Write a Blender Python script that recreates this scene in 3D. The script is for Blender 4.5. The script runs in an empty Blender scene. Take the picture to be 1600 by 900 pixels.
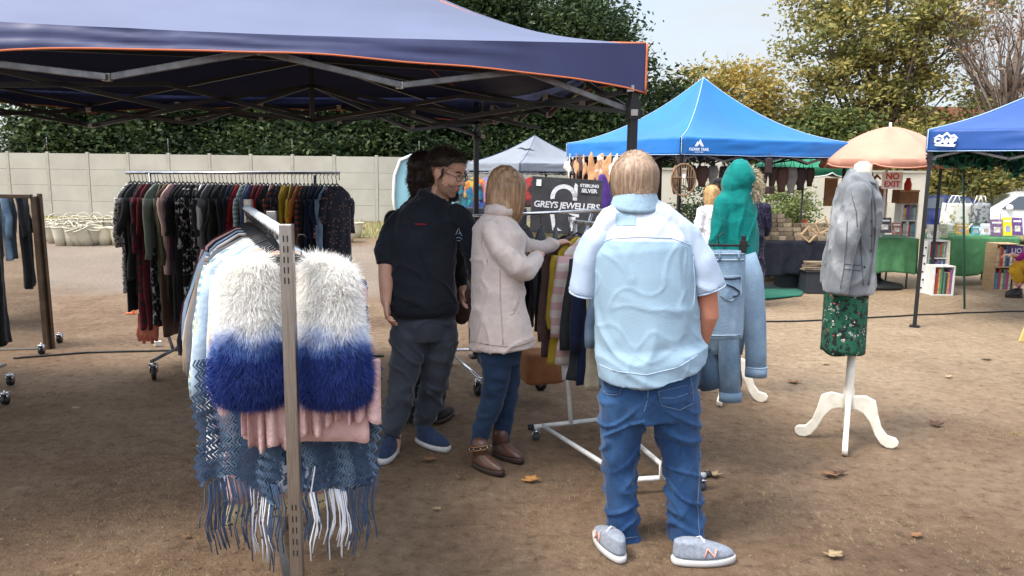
import bpy, bmesh, math, random
import numpy as np
from mathutils import Vector, Matrix, noise
from mathutils.bvhtree import BVHTree
V = Vector; R = math.radians; PI = math.pi
random.seed(7); np.random.seed(7)
S = bpy.context.scene; COL = S.collection
# ---------------------------------------------------------------- camera
F = 1200.0; HC = 1.65; PITCH = math.atan(182/1200); ROLL = R(0.7)
cd = bpy.data.cameras.new('camera'); cam = bpy.data.objects.new('camera', cd); COL.objects.link(cam)
cd.sensor_width = 36; cd.lens = 27; cd.clip_end = 2000; cd.clip_start = .05
CM = Matrix.Rotation(R(90)-PITCH, 4, 'X') @ Matrix.Rotation(ROLL, 4, 'Z')
CM = Matrix.Translation((0, 0, HC)) @ CM
cam.matrix_world = CM
S.camera = cam
def ray(px, py): return (CM.to_3x3() @ V(((px-800)/F, -(py-450)/F, -1)))
def P(px, py, Y):
    d = ray(px, py); return V((0, 0, HC)) + d*(Y/d.y)
def G(px, py, z=0.0):
    d = ray(px, py); return V((0, 0, HC)) + d*((z-HC)/d.z)
def XP(px, Y, z=0.0):          # point at depth Y, height z, on picture column px
    c = P(px, 268, Y); c2 = P(px, 600, Y); t = (z-c.z)/(c2.z-c.z); return c.lerp(c2, t)
# ---------------------------------------------------------------- light
SUN_EL, SUN_AZ = R(57), R(-118)      # azimuth measured from +Y towards +X
SUN_STR, SKY_STR, EXPO = 1.7, 0.15, 1.2
w = bpy.data.worlds.new("World"); S.world = w; w.use_nodes = True
nt = w.node_tree; N = nt.nodes; L = nt.links; N.clear()
out = N.new('ShaderNodeOutputWorld'); bg = N.new('ShaderNodeBackground'); bg.inputs[1].default_value = SKY_STR
sky = N.new('ShaderNodeTexSky'); sky.sky_type = 'NISHITA'; sky.sun_disc = False
sky.sun_elevation = SUN_EL; sky.sun_rotation = SUN_AZ; sky.dust_density = 3; sky.air_density = 1.0; sky.ozone_density = 1.5
tc = N.new('ShaderNodeTexCoord'); mp = N.new('ShaderNodeMapping'); mp.inputs['Scale'].default_value = (1.2, 1.2, 3.5)
ns = N.new('ShaderNodeTexNoise'); ns.inputs['Scale'].default_value = 1.6; ns.inputs['Detail'].default_value = 7; ns.inputs['Roughness'].default_value = .55
rp = N.new('ShaderNodeValToRGB'); rp.color_ramp.elements[0].position = .36; rp.color_ramp.elements[0].color = (.35,.35,.35,1)
rp.color_ramp.elements[1].position = .6; rp.color_ramp.elements[1].color = (.97,.97,.97,1)
cl = N.new('ShaderNodeMix'); cl.data_type = 'RGBA'; cl.inputs['B'].default_value = (2.35, 2.45, 2.55, 1)
L.new(tc.outputs['Generated'], mp.inputs[0]); L.new(mp.outputs[0], ns.inputs[0]); L.new(ns.outputs[0], rp.inputs[0])
L.new(rp.outputs[0], cl.inputs['Factor']); L.new(sky.outputs[0], cl.inputs['A'])
# overcast luminance: the dome grows brighter towards the zenith and round the veiled sun
sx_ = N.new('ShaderNodeSeparateXYZ'); L.new(tc.outputs['Generated'], sx_.inputs[0]); zz_ = N.new('ShaderNodeMapRange'); L.new(sx_.outputs['Z'], zz_.inputs[0]); zz_.inputs['From Min'].default_value = .22; zz_.inputs['From Max'].default_value = .9; zz_.inputs['To Min'].default_value = 1.0; zz_.inputs['To Max'].default_value = 2.4
dt_ = N.new('ShaderNodeVectorMath'); dt_.operation = 'DOT_PRODUCT'; L.new(tc.outputs['Generated'], dt_.inputs[0]); dt_.inputs[1].default_value = (math.sin(SUN_AZ)*math.cos(SUN_EL), math.cos(SUN_AZ)*math.cos(SUN_EL), math.sin(SUN_EL))
gl_ = N.new('ShaderNodeMapRange'); L.new(dt_.outputs['Value'], gl_.inputs[0]); gl_.inputs['From Min'].default_value = .2; gl_.inputs['From Max'].default_value = 1; gl_.inputs['To Min'].default_value = 0; gl_.inputs['To Max'].default_value = 1.3
ad_ = N.new('ShaderNodeMath'); ad_.operation = 'ADD'; L.new(zz_.outputs[0], ad_.inputs[0]); L.new(gl_.outputs[0], ad_.inputs[1])
ml_ = N.new('ShaderNodeVectorMath'); ml_.operation = 'SCALE'; L.new(cl.outputs['Result'], ml_.inputs[0]); L.new(ad_.outputs[0], ml_.inputs['Scale']); L.new(ml_.outputs[0], bg.inputs[0]); L.new(bg.outputs[0], out.inputs[0])
sl = bpy.data.lights.new('sun', 'SUN'); sl.energy = SUN_STR; sl.angle = R(16); sl.color = (1, .95, .87)
so = bpy.data.objects.new('sun', sl); COL.objects.link(so)
sd = V((math.sin(SUN_AZ)*math.cos(SUN_EL), math.cos(SUN_AZ)*math.cos(SUN_EL), math.sin(SUN_EL)))
so.rotation_euler = sd.to_track_quat('Z', 'Y').to_euler()
S.view_settings.view_transform = 'Standard'; S.view_settings.look = 'None'; S.view_settings.exposure = EXPO; S.view_settings.gamma = 1
S.render.engine = 'CYCLES'
S.cycles.max_bounces = 6; S.cycles.transparent_max_bounces = 8
# ---------------------------------------------------------------- materials
MATS = {}
def rgb(c): return (c[0], c[1], c[2], 1)
def mat(name, c, rough=.8, metal=0, c2=None, pattern='noise', scale=8, mixlo=.35, mixhi=.65, bump=.0, bscale=60, sheen=0, spec=.35,
        stretch=(1,1,1), c3=None, transl=0, alpha=None, coat=0, wr=0, wrs=5):
    if name in MATS: return MATS[name]
    m = bpy.data.materials.new(name); MATS[name] = m; m.use_nodes = True
    n = m.node_tree.nodes; l = m.node_tree.links; b = n['Principled BSDF']; o = n['Material Output']
    b.inputs['Base Color'].default_value = rgb(c); b.inputs['Roughness'].default_value = rough; b.inputs['Metallic'].default_value = metal
    b.inputs['Specular IOR Level'].default_value = spec
    if sheen: b.inputs['Sheen Weight'].default_value = sheen; b.inputs['Sheen Roughness'].default_value = .4
    if coat: b.inputs['Coat Weight'].default_value = coat; b.inputs['Coat Roughness'].default_value = .08
    t = n.new('ShaderNodeTexCoord'); mpn = n.new('ShaderNodeMapping'); mpn.inputs['Scale'].default_value = stretch
    l.new(t.outputs['Object'], mpn.inputs[0])
    if c2 is not None:
        fac = None
        if pattern == 'noise':
            x = n.new('ShaderNodeTexNoise'); x.inputs['Scale'].default_value = scale; x.inputs['Detail'].default_value = 6; x.inputs['Roughness'].default_value = .62; fac = x.outputs[0]
        elif pattern == 'voronoi':
            x = n.new('ShaderNodeTexVoronoi'); x.inputs['Scale'].default_value = scale; x.inputs['Randomness'].default_value = 1; fac = x.outputs['Distance']
        elif pattern == 'cells':
            x = n.new('ShaderNodeTexVoronoi'); x.inputs['Scale'].default_value = scale; fac = x.outputs['Color']
        elif pattern in ('stripex', 'stripey', 'stripez'):
            x = n.new('ShaderNodeTexWave'); x.inputs['Scale'].default_value = scale; x.bands_direction = pattern[-1].upper(); x.inputs['Distortion'].default_value = .6; x.inputs['Detail'].default_value = 1; fac = x.outputs['Fac']
        elif pattern == 'wood':
            x = n.new('ShaderNodeTexNoise'); x.inputs['Scale'].default_value = scale; x.inputs['Detail'].default_value = 8; x.inputs['Distortion'].default_value = 1.5; fac = x.outputs[0]
        elif pattern == 'zstep':
            sp = n.new('ShaderNodeSeparateXYZ'); l.new(t.outputs['Object'], sp.inputs[0]); hz = n.new('ShaderNodeMath'); hz.operation = 'MULTIPLY'; hz.inputs[1].default_value = .5; l.new(sp.outputs['Z'], hz.inputs[0]); fac = hz.outputs[0]
        l.new(mpn.outputs[0], x.inputs[0]) if pattern != 'zstep' else None
        r = n.new('ShaderNodeValToRGB'); r.color_ramp.elements[0].position = mixlo; r.color_ramp.elements[0].color = rgb(c)
        r.color_ramp.elements[1].position = mixhi; r.color_ramp.elements[1].color = rgb(c2)
        if c3 is not None:
            e = r.color_ramp.elements.new((mixlo+mixhi)/2); e.color = rgb(c3)
        l.new(fac, r.inputs[0]); l.new(r.outputs[0], b.inputs['Base Color'])
    if bump:
        y = n.new('ShaderNodeTexNoise'); y.inputs['Scale'].default_value = bscale; y.inputs['Detail'].default_value = 5
        l.new(mpn.outputs[0], y.inputs[0])
        bp = n.new('ShaderNodeBump'); bp.inputs['Strength'].default_value = bump; bp.inputs['Distance'].default_value = .01
        l.new(y.outputs[0], bp.inputs['Height']); l.new(bp.outputs[0], b.inputs['Normal'])
    if wr:
        y2 = n.new('ShaderNodeTexNoise'); y2.noise_type = 'RIDGED_MULTIFRACTAL'; y2.inputs['Scale'].default_value = wrs; y2.inputs['Detail'].default_value = 2.2; y2.inputs['Roughness'].default_value = .45; y2.inputs['Distortion'].default_value = 1.1
        m3 = n.new('ShaderNodeMapping'); m3.inputs['Scale'].default_value = (1.15, 1, .62); m3.inputs['Rotation'].default_value = (0, .5, 0); l.new(t.outputs['Object'], m3.inputs[0]); l.new(m3.outputs[0], y2.inputs[0])
        b2 = n.new('ShaderNodeBump'); b2.inputs['Strength'].default_value = min(1, wr); b2.inputs['Distance'].default_value = .02*max(1, wr); l.new(y2.outputs[0], b2.inputs['Height'])
        if bump: l.new(bp.outputs[0], b2.inputs['Normal'])
        l.new(b2.outputs[0], b.inputs['Normal'])
    if transl:
        tr = n.new('ShaderNodeBsdfTranslucent'); tr.inputs[0].default_value = rgb(c if c2 is None else [(a+d)/2 for a, d in zip(c, c2)])
        mx = n.new('ShaderNodeMixShader'); mx.inputs[0].default_value = transl
        l.new(b.outputs[0], mx.inputs[1]); l.new(tr.outputs[0], mx.inputs[2]); l.new(mx.outputs[0], o.inputs[0])
    return m
def cloth(name, c, c2=None, pattern='noise', scale=10, **k):
    if c2 is None: c2 = [v*.72 for v in c]
    k.setdefault('bump', .5); k.setdefault('bscale', 35); k.setdefault('sheen', .15); k.setdefault('rough', .9); k.setdefault('spec', .15); k.setdefault('wr', .45); k.setdefault('wrs', 6)
    return mat(name, c, c2=c2, pattern=pattern, scale=scale, **k)
# ---------------------------------------------------------------- mesh builder
WM = {}
def props(o, label=None, cat=None, group=None, kind=None):
    if label: o['label'] = label
    if cat: o['category'] = cat
    if group: o['group'] = group
    if kind: o['kind'] = kind
    return o
def empty(name, loc, rz=0, label=None, cat=None, group=None):
    o = bpy.data.objects.new(name, None); COL.objects.link(o); o.location = loc; o.rotation_euler = (0, 0, rz)
    o.empty_display_size = .1
    WM[o.name] = Matrix.Translation(loc) @ Matrix.Rotation(rz, 4, 'Z')
    return props(o, label, cat, group)
class MB:
    def __init__(s): s.v = []; s.f = []; s.mi = []; s.m = 0
    def add(s, vs, fs):
        b = len(s.v); s.v.extend([V(p) for p in vs]); s.f.extend([tuple(b+i for i in f) for f in fs]); s.mi.extend([s.m]*len(fs)); return s
    def box(s, c, size, M=None, rz=0):
        c = V(c); x, y, z = [a/2 for a in size]
        vs = [V((i, j, k)) for i in (-x, x) for j in (-y, y) for k in (-z, z)]
        if rz: Mr = Matrix.Rotation(rz, 3, 'Z'); vs = [Mr @ v for v in vs]
        if M is not None: vs = [M.to_3x3() @ v for v in vs]
        return s.add([v+c for v in vs], [(0,1,3,2), (4,6,7,5), (0,4,5,1), (2,3,7,6), (0,2,6,4), (1,5,7,3)])
    def bar(s, a, b, w, h=None, up=(0,0,1)):
        a = V(a); b = V(b); h = h or w; d = b-a; L_ = d.length; d.normalize(); u = V(up)
        if abs(d.dot(u)) > .98: u = V((0, 1, 0))
        x = d.cross(u).normalized(); z = x.cross(d)
        M = Matrix((x, d, z)).transposed()
        return s.box((a+b)/2, (w, L_, h), M)
    def rings(s, rs, caps=True, closed=True):
        n = len(rs[0]); b = len(s.v)
        for r in rs: s.v.extend([V(p) for p in r])
        for i in range(len(rs)-1):
            for j in range(n if closed else n-1):
                k = (j+1) % n
                s.f.append((b+i*n+j, b+i*n+k, b+(i+1)*n+k, b+(i+1)*n+j)); s.mi.append(s.m)
        if caps and closed:
            s.f.append(tuple(b+j for j in reversed(range(n)))); s.mi.append(s.m)
            s.f.append(tuple(b+(len(rs)-1)*n+j for j in range(n))); s.mi.append(s.m)
        return s
    def tube(s, pts, rad, n=8, round_=False, side=None, caps=True):
        """rad: number or list of numbers or (ra, rb) pairs; side: vector for ra axis"""
        pts = [V(p) for p in pts]; m = len(pts)
        if not isinstance(rad, (list,)): rad = [rad]*m
        rad = [(r, r) if not isinstance(r, tuple) else r for r in rad]
        if round_:
            d0 = (pts[0]-pts[1]).normalized(); d1 = (pts[-1]-pts[-2]).normalized()
            r0 = min(rad[0]); r1 = min(rad[-1])
            pts = [pts[0]+d0*r0*.95, pts[0]+d0*r0*.6] + pts + [pts[-1]+d1*r1*.6, pts[-1]+d1*r1*.95]
            q = lambda r, k: (r[0]*k, r[1]*k)
            rad = [q(rad[0], .3), q(rad[0], .78)] + rad + [q(rad[-1], .78), q(rad[-1], .3)]
            m = len(pts)
        rs = []; px = None
        for i in range(m):
            t = (pts[min(i+1, m-1)]-pts[max(i-1, 0)])
            t = t.normalized() if t.length > 1e-9 else V((0, 0, 1))
            ref = V(side) if side is not None else (px if px is not None else (V((1, 0, 0)) if abs(t.x) < .9 else V((0, 1, 0))))
            x = (ref - t*ref.dot(t))
            x = x.normalized() if x.length > 1e-6 else t.orthogonal().normalized()
            y = t.cross(x); px = x
            rs.append([pts[i]+x*rad[i][0]*math.cos(2*PI*j/n)+y*rad[i][1]*math.sin(2*PI*j/n) for j in range(n)])
        return s.rings(rs, caps)
    def ell(s, c, r, M=None, n=16, m=10):
        c = V(c); rs = []
        for i in range(m+1):
            a = -PI/2 + PI*(i*.98+.01*m)/m
            ring = [V((r[0]*math.cos(a)*math.cos(2*PI*j/n), r[1]*math.cos(a)*math.sin(2*PI*j/n), r[2]*math.sin(a))) for j in range(n)]
            rs.append([c+((M.to_3x3() @ p) if M is not None else p) for p in ring])
        return s.rings(rs)
    def lathe(s, prof, c=(0,0,0), n=20):
        c = V(c); return s.rings([[c+V((r*math.cos(2*PI*j/n), r*math.sin(2*PI*j/n), z)) for j in range(n)] for r, z in prof])
    def prism(s, outl, M, th):
        """outl 2D points in local XZ plane; thickness along local Y; M 4x4"""
        n = len(outl)
        a = [M @ V((x, -th/2, z)) for x, z in outl]; b = [M @ V((x, th/2, z)) for x, z in outl]
        return s.add(a+b, [tuple(range(n))]+[tuple(reversed(range(n, 2*n)))]+[(i, i+n, (i+1) % n+n, (i+1) % n) for i in range(n)])
    def ribbon(s, pts, w, side):
        side = V(side).normalized(); vs = []
        m = len(pts)
        for i, p in enumerate(pts):
            ww = w if not isinstance(w, list) else w[i]
            vs += [V(p)-side*ww/2, V(p)+side*ww/2]
        return s.add(vs, [(2*i, 2*i+1, 2*i+3, 2*i+2) for i in range(m-1)])
    def grid(s, fn, nu, nv):
        b = len(s.v)
        for i in range(nu+1):
            for j in range(nv+1): s.v.append(V(fn(i/nu, j/nv)))
        for i in range(nu):
            for j in range(nv):
                a = b+i*(nv+1)+j; s.f.append((a, a+nv+1, a+nv+2, a+1)); s.mi.append(s.m)
        return s
    def xf(s, M): s.v = [M @ p for p in s.v]; return s
    def merge(s, o): return s.add(o.v, o.f)
    def build(s, name, m, parent=None, origin=None, smooth=True, bevel=0, solid=0, sub=0, sharp=None, label=None, cat=None, group=None, kind=None):
        if not s.v: s.add([(0,0,0)]*3, [(0,1,2)])
        if parent is not None: M = WM[parent.name]; Mi = M.inverted()
        else:
            if origin is None:
                xs = [p.x for p in s.v]; ys = [p.y for p in s.v]; zs = [p.z for p in s.v]
                origin = V(((min(xs)+max(xs))/2, (min(ys)+max(ys))/2, min(zs)))
            M = Matrix.Translation(origin); Mi = M.inverted()
        me = bpy.data.meshes.new(name); me.from_pydata([tuple(Mi @ p) for p in s.v], [], s.f)
        for q in (m if isinstance(m, (list, tuple)) else [m]): me.materials.append(q)
        if any(s.mi): me.polygons.foreach_set('material_index', s.mi)
        if smooth: me.polygons.foreach_set('use_smooth', [True]*len(s.f))
        me.update()
        if sharp: me.set_sharp_from_angle(angle=R(sharp))
        o = bpy.data.objects.new(name, me); COL.objects.link(o)
        if parent is not None: o.parent = parent
        else: o.location = origin
        WM[o.name] = M
        if sub: q = o.modifiers.new('s', 'SUBSURF'); q.levels = q.render_levels = sub
        if solid: q = o.modifiers.new('t', 'SOLIDIFY'); q.thickness = solid; q.offset = 0
        if bevel: q = o.modifiers.new('b', 'BEVEL'); q.width = bevel; q.segments = 2; q.limit_method = 'ANGLE'
        return props(o, label, cat, group, kind)
def npmesh(name, verts, faces, mats, midx=None, parent=None, smooth=False, origin=None, **k):
    verts = np.asarray(verts, dtype=np.float64); faces = np.asarray(faces, dtype=np.int32)
    if parent is not None: M = WM[parent.name]
    else:
        if origin is None: origin = (float(verts[:,0].mean()), float(verts[:,1].mean()), float(verts[:,2].min()))
        M = Matrix.Translation(origin)
    Mi = np.array(M.inverted()); v = verts @ Mi[:3,:3].T + Mi[:3,3]
    me = bpy.data.meshes.new(name); n = faces.shape[1]
    me.vertices.add(len(v)); me.vertices.foreach_set('co', v.ravel())
    me.loops.add(faces.size); me.loops.foreach_set('vertex_index', faces.ravel())
    me.polygons.add(len(faces)); me.polygons.foreach_set('loop_start', np.arange(0, faces.size, n, dtype=np.int32))
    for q in mats: me.materials.append(q)
    if midx is not None: me.polygons.foreach_set('material_index', np.asarray(midx, dtype=np.int32))
    me.polygons.foreach_set('use_smooth', np.full(len(faces), smooth))
    me.update(calc_edges=True)
    o = bpy.data.objects.new(name, me); COL.objects.link(o)
    if parent is not None: o.parent = parent
    else: o.location = M.to_translation()
    WM[o.name] = M
    return props(o, **k)
def blend(mb, voxel=.01, smooth=2, fold=None):
    """voxel-merge overlapping closed shapes into one continuous surface; returns a new MB (world coords)"""
    me = bpy.data.meshes.new('tmp'); me.from_pydata([tuple(p) for p in mb.v], [], mb.f)
    o = bpy.data.objects.new('tmp', me); COL.objects.link(o)
    r = o.modifiers.new('r', 'REMESH'); r.mode = 'VOXEL'; r.voxel_size = voxel; r.adaptivity = 0
    if smooth:
        q = o.modifiers.new('s', 'SMOOTH'); q.iterations = smooth; q.factor = .5
    dg = bpy.context.evaluated_depsgraph_get(); dg.update()
    ev = o.evaluated_get(dg); m2 = ev.to_mesh()
    n = len(m2.vertices); co = np.empty(n*3); m2.vertices.foreach_get('co', co); co = co.reshape(-1, 3)
    no = np.empty(n*3); m2.vertices.foreach_get('normal', no); no = no.reshape(-1, 3)
    fs = [tuple(p.vertices) for p in m2.polygons]
    ev.to_mesh_clear(); bpy.data.objects.remove(o); bpy.data.meshes.remove(me)
    out_ = MB(); vs = [V(p) for p in co]
    if fold: vs = [p+V(nn)*fold(p) for p, nn in zip(vs, no)]
    out_.v = vs; out_.f = fs; out_.mi = [0]*len(fs); return out_
def ridge(p, s=(9, 9, 5), seed=0.0):
    q = V((p.x*s[0]+seed, p.y*s[1]+seed*1.7, p.z*s[2]-seed)); n1 = noise.noise(q)
    return (1-abs(n1)*2.2)
def crease(q, s=(4,4,4), seed=0., w=.16, warp=.6):
    q = V((q.x*s[0]+seed, q.y*s[1]-seed, q.z*s[2]+seed*.5)); q += warp*V((noise.noise(q*.7), noise.noise(q*.7+V((7,3,1))), noise.noise(q*.7+V((1,9,4)))))
    n_ = abs(noise.noise(q)); return max(0, 1-n_/w)**1.4
def bvh_of(mb): return BVHTree.FromPolygons([tuple(p) for p in mb.v], mb.f)
def project(bvh, p, d, off=.004):
    h = bvh.ray_cast(V(p), V(d).normalized())
    if h[0] is None: return None
    return h[0]-V(d).normalized()*off
def decal(bvh, quad, d, nu=8, nv=8, off=.004):
    a, b, c, e = [V(q) for q in quad]; mb = MB()
    def fn(u, v):
        p = a.lerp(b, u).lerp(e.lerp(c, u), v); h = project(bvh, p, d, off); return h if h is not None else p
    mb.grid(fn, nu, nv); return mb
def text_mb(body, size, M, depth=.002, bold=0, spacing=1.0, shear=0):
    """text mesh centred on M's origin; text lies in local XZ plane, facing -Y"""
    cu = bpy.data.curves.new('t', 'FONT'); cu.body = body; cu.size = size; cu.align_x = 'CENTER'; cu.align_y = 'CENTER'
    cu.extrude = depth; cu.offset = bold; cu.space_character = spacing; cu.shear = shear; cu.resolution_u = 3
    o = bpy.data.objects.new('t', cu); COL.objects.link(o); dg = bpy.context.evaluated_depsgraph_get(); dg.update()
    m2 = o.evaluated_get(dg).to_mesh(); mb = MB()
    T = M @ Matrix.Rotation(R(90), 4, 'X')
    mb.add([T @ v.co for v in m2.vertices], [tuple(p.vertices) for p in m2.polygons])
    o.evaluated_get(dg).to_mesh_clear(); bpy.data.objects.remove(o); bpy.data.curves.remove(cu); return mb
def build_islands(mb, name, m, parent, **k):
    par = list(range(len(mb.v)))
    def fnd(i):
        while par[i] != i: par[i] = par[par[i]]; i = par[i]
        return i
    for f in mb.f:
        r = fnd(f[0])
        for j in f[1:]: par[fnd(j)] = r
    g = {}
    for f, mi in zip(mb.f, mb.mi): g.setdefault(fnd(f[0]), []).append(f)
    for fs in g.values():
        ids = sorted({i for f in fs for i in f}); mp_ = {i: j for j, i in enumerate(ids)}; q = MB(); q.add([mb.v[i] for i in ids], [tuple(mp_[i] for i in f) for f in fs]); q.build(name, m, parent, **k)
def copy_tree(o, parent=None):
    c = o.copy(); COL.objects.link(c)
    if parent is not None: c.parent = parent
    for ch in [x for x in bpy.data.objects if x.parent == o]: copy_tree(ch, c)
    return c
def TR(loc, rz=0, rx=0, ry=0, s=1): return Matrix.Translation(loc) @ Matrix.Rotation(rz, 4, 'Z') @ Matrix.Rotation(rx, 4, 'X') @ Matrix.Rotation(ry, 4, 'Y') @ Matrix.Scale(s, 4)
# shared materials
m_chrome = mat('chrome steel', (.6,.6,.62), .25, 1, c2=(.42,.42,.44), scale=30)
m_steel = mat('brushed steel', (.42,.4,.38), .38, 1, c2=(.3,.28,.26), scale=12, stretch=(20,20,1), bump=.1)
m_dkmetal = mat('dark painted steel', (.018,.018,.02), .4, .3, spec=.5)
m_greymetal = mat('grey coated steel', (.2,.2,.21), .35, .7, c2=(.12,.12,.125), scale=20)
m_whitepaint = mat('white painted metal', (.72,.72,.7), .45, c2=(.5,.49,.46), scale=22, mixlo=.3, mixhi=.75)
m_blackplas = mat('black plastic', (.012,.012,.013), .45)
m_rubber = mat('grey rubber', (.05,.05,.052), .7)
m_cream = mat('cream painted wood', (.74,.7,.6), .5, c2=(.6,.55,.45), scale=14, bump=.1)
m_white = mat('white board', (.75,.75,.73), .6, c2=(.62,.62,.6), scale=10)
m_wood = mat('pale wood', (.52,.38,.22), .7, c2=(.38,.25,.13), pattern='wood', scale=9, stretch=(1,1,8), bump=.2)
m_card = mat('brown board', (.26,.14,.07), .8, c2=(.2,.1,.05), scale=12)
# ================================================================ GROUND
def gz(x, y):
    d = 0.012*noise.noise(V((x*.7, y*.7, 0)))+.006*noise.noise(V((x*3, y*3, 5)))
    far = min(1, max(0, (y-15)/9))*min(1, max(0, (x-3)/5)); return d-.42*far
def ground():
    m = bpy.data.materials.new('bare soil'); m.use_nodes = True; n = m.node_tree.nodes; l = m.node_tree.links; b = n['Principled BSDF']
    b.inputs['Roughness'].default_value = .95; b.inputs['Specular IOR Level'].default_value = .15
    t = n.new('ShaderNodeTexCoord')
    def nz(sc, det=8, ro=.6, st=(1,1,1), dist=0):
        mpn = n.new('ShaderNodeMapping'); mpn.inputs['Scale'].default_value = st; l.new(t.outputs['Object'], mpn.inputs[0])
        x = n.new('ShaderNodeTexNoise'); x.inputs['Scale'].default_value = sc; x.inputs['Detail'].default_value = det; x.inputs['Roughness'].default_value = ro; x.inputs['Distortion'].default_value = dist
        l.new(mpn.outputs[0], x.inputs[0]); return x.outputs[0]
    def ramp(f, stops):
        r = n.new('ShaderNodeValToRGB'); e = r.color_ramp.elements
        e[0].position, e[0].color = stops[0][0], rgb(stops[0][1]); e[1].position, e[1].color = stops[-1][0], rgb(stops[-1][1])
        for p, c in stops[1:-1]: q = e.new(p); q.color = rgb(c)
        l.new(f, r.inputs[0]); return r.outputs[0]
    def mix(f, a, b_, mode='MIX'):
        x = n.new('ShaderNodeMix'); x.data_type = 'RGBA'; x.blend_type = mode
        if isinstance(f, float): x.inputs['Factor'].default_value = f
        else: l.new(f, x.inputs['Factor'])
        l.new(a, x.inputs['A']) if not isinstance(a, tuple) else setattr(x.inputs['A'], 'default_value', rgb(a))
        l.new(b_, x.inputs['B']) if not isinstance(b_, tuple) else setattr(x.inputs['B'], 'default_value', rgb(b_))
        return x.outputs['Result']
    def math_(op, a, b_=None, clamp=False):
        x = n.new('ShaderNodeMath'); x.operation = op; x.use_clamp = clamp
        for i, q in enumerate((a, b_)):
            if q is None: continue
            if isinstance(q, (int, float)): x.inputs[i].default_value = q
            else: l.new(q, x.inputs[i])
        return x.outputs[0]
    base = ramp(nz(.55, 10, .68, dist=.4), [(.3, (.112,.073,.048)), (.46, (.168,.112,.072)), (.58, (.225,.157,.105)), (.75, (.285,.21,.145))])
    fine = ramp(nz(14, 10, .75), [(.3, (.34,.29,.26)), (.45, (.8,.78,.75)), (.6, (1.0,.99,.97)), (.74, (1.5,1.48,1.42))])
    c = mix(1.0, base, fine, 'MULTIPLY')
    # dry grass flecks
    gf = ramp(nz(38, 4, .6, (1, .35, 1), 2.0), [(.58, (0,0,0)), (.66, (1,1,1))]); gm = ramp(nz(.9, 5, .6), [(.45, (0,0,0)), (.62, (1,1,1))])
    c = mix(math_('MULTIPLY', math_('MULTIPLY', gf, gm), .45), c, (.36,.3,.15))
    # dark damp patches
    dk = ramp(nz(1.7, 9, .7, (1,1.6,1), .8), [(.56, (0,0,0)), (.72, (1,1,1))]); c = mix(math_('MULTIPLY', dk, .5), c, (.11,.07,.043))
    # small pebbles
    vo = n.new('ShaderNodeTexVoronoi'); vo.inputs['Scale'].default_value = 26; l.new(t.outputs['Object'], vo.inputs[0])
    pe = ramp(vo.outputs['Distance'], [(.09, (1,1,1)), (.14, (0,0,0))]); pm = ramp(nz(2.4), [(.52, (0,0,0)), (.6, (1,1,1))])
    peb = math_('MULTIPLY', pe, pm);     # zones
    sp = n.new('ShaderNodeSeparateXYZ'); l.new(t.outputs['Object'], sp.inputs[0]); X, Y = sp.outputs[0], sp.outputs[1]
    wob = math_('MULTIPLY', math_('SUBTRACT', nz(.8, 6), .5), 3.0); Yw = math_('ADD', Y, wob); Xw = math_('ADD', X, wob)
    def band(v, a, b_, s): return math_('MULTIPLY', math_('DIVIDE', math_('SUBTRACT', v, a), s, True), math_('DIVIDE', math_('SUBTRACT', b_, v), s, True))
    grav = ramp(nz(22, 8, .8), [(.3, (.12,.1,.08)), (.5, (.22,.19,.155)), (.7, (.34,.3,.25))])
    c = mix(math_('MULTIPLY', band(Yw, 9.6, 17.2, 1.2), math_('MULTIPLY', math_('DIVIDE', math_('SUBTRACT', 1.0, Xw), 3.0, True), .6)), c, grav)
    pale = ramp(nz(1.2, 9, .7), [(.3, (.27,.195,.125)), (.7, (.42,.33,.225))])  # brighter sunlit ground beyond the canopy shade, painted into the soil colour
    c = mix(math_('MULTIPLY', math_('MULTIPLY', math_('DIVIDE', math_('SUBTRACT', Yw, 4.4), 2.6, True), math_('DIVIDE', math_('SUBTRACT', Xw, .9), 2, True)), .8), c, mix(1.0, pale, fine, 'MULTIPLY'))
    grs = ramp(nz(9, 8, .8), [(.3, (.1,.085,.035)), (.55, (.2,.19,.08)), (.75, (.31,.26,.14))])
    c = mix(math_('MULTIPLY', math_('DIVIDE', math_('SUBTRACT', Yw, 17.6), 2.0, True), .85), c, grs)
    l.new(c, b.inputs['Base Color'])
    bp = n.new('ShaderNodeBump'); bp.inputs['Strength'].default_value = 1; bp.inputs['Distance'].default_value = .03
    h = math_('ADD', math_('ADD', nz(5, 12, .75), math_('MULTIPLY', nz(40, 6, .7), .35)), math_('MULTIPLY', peb, .1))
    l.new(h, bp.inputs['Height']); l.new(bp.outputs[0], b.inputs['Normal'])
    def axis(lo, mid0, mid1, hi, step):
        a = list(np.arange(mid0, mid1, step)); x = mid0; s = step; left = []
        while x > lo: s *= 1.35; x -= s; left.append(x)
        x = mid1; s = step; right = []
        while x < hi: s *= 1.35; right.append(x); x += s
        return left[::-1]+a+right+[hi]
    xs = axis(-420, -8, 9, 420, .22); ys = axis(-60, 0, 26, 900, .22); mb = MB()
    for y in ys:
        for x in xs: mb.v.append(V((x, y, gz(x, y))))
    nx = len(xs)
    for j in range(len(ys)-1):
        for i in range(nx-1): a = j*nx+i; mb.f.append((a, a+1, a+nx+1, a+nx)); mb.mi.append(0)
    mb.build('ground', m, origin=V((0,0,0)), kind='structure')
ground()
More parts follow.
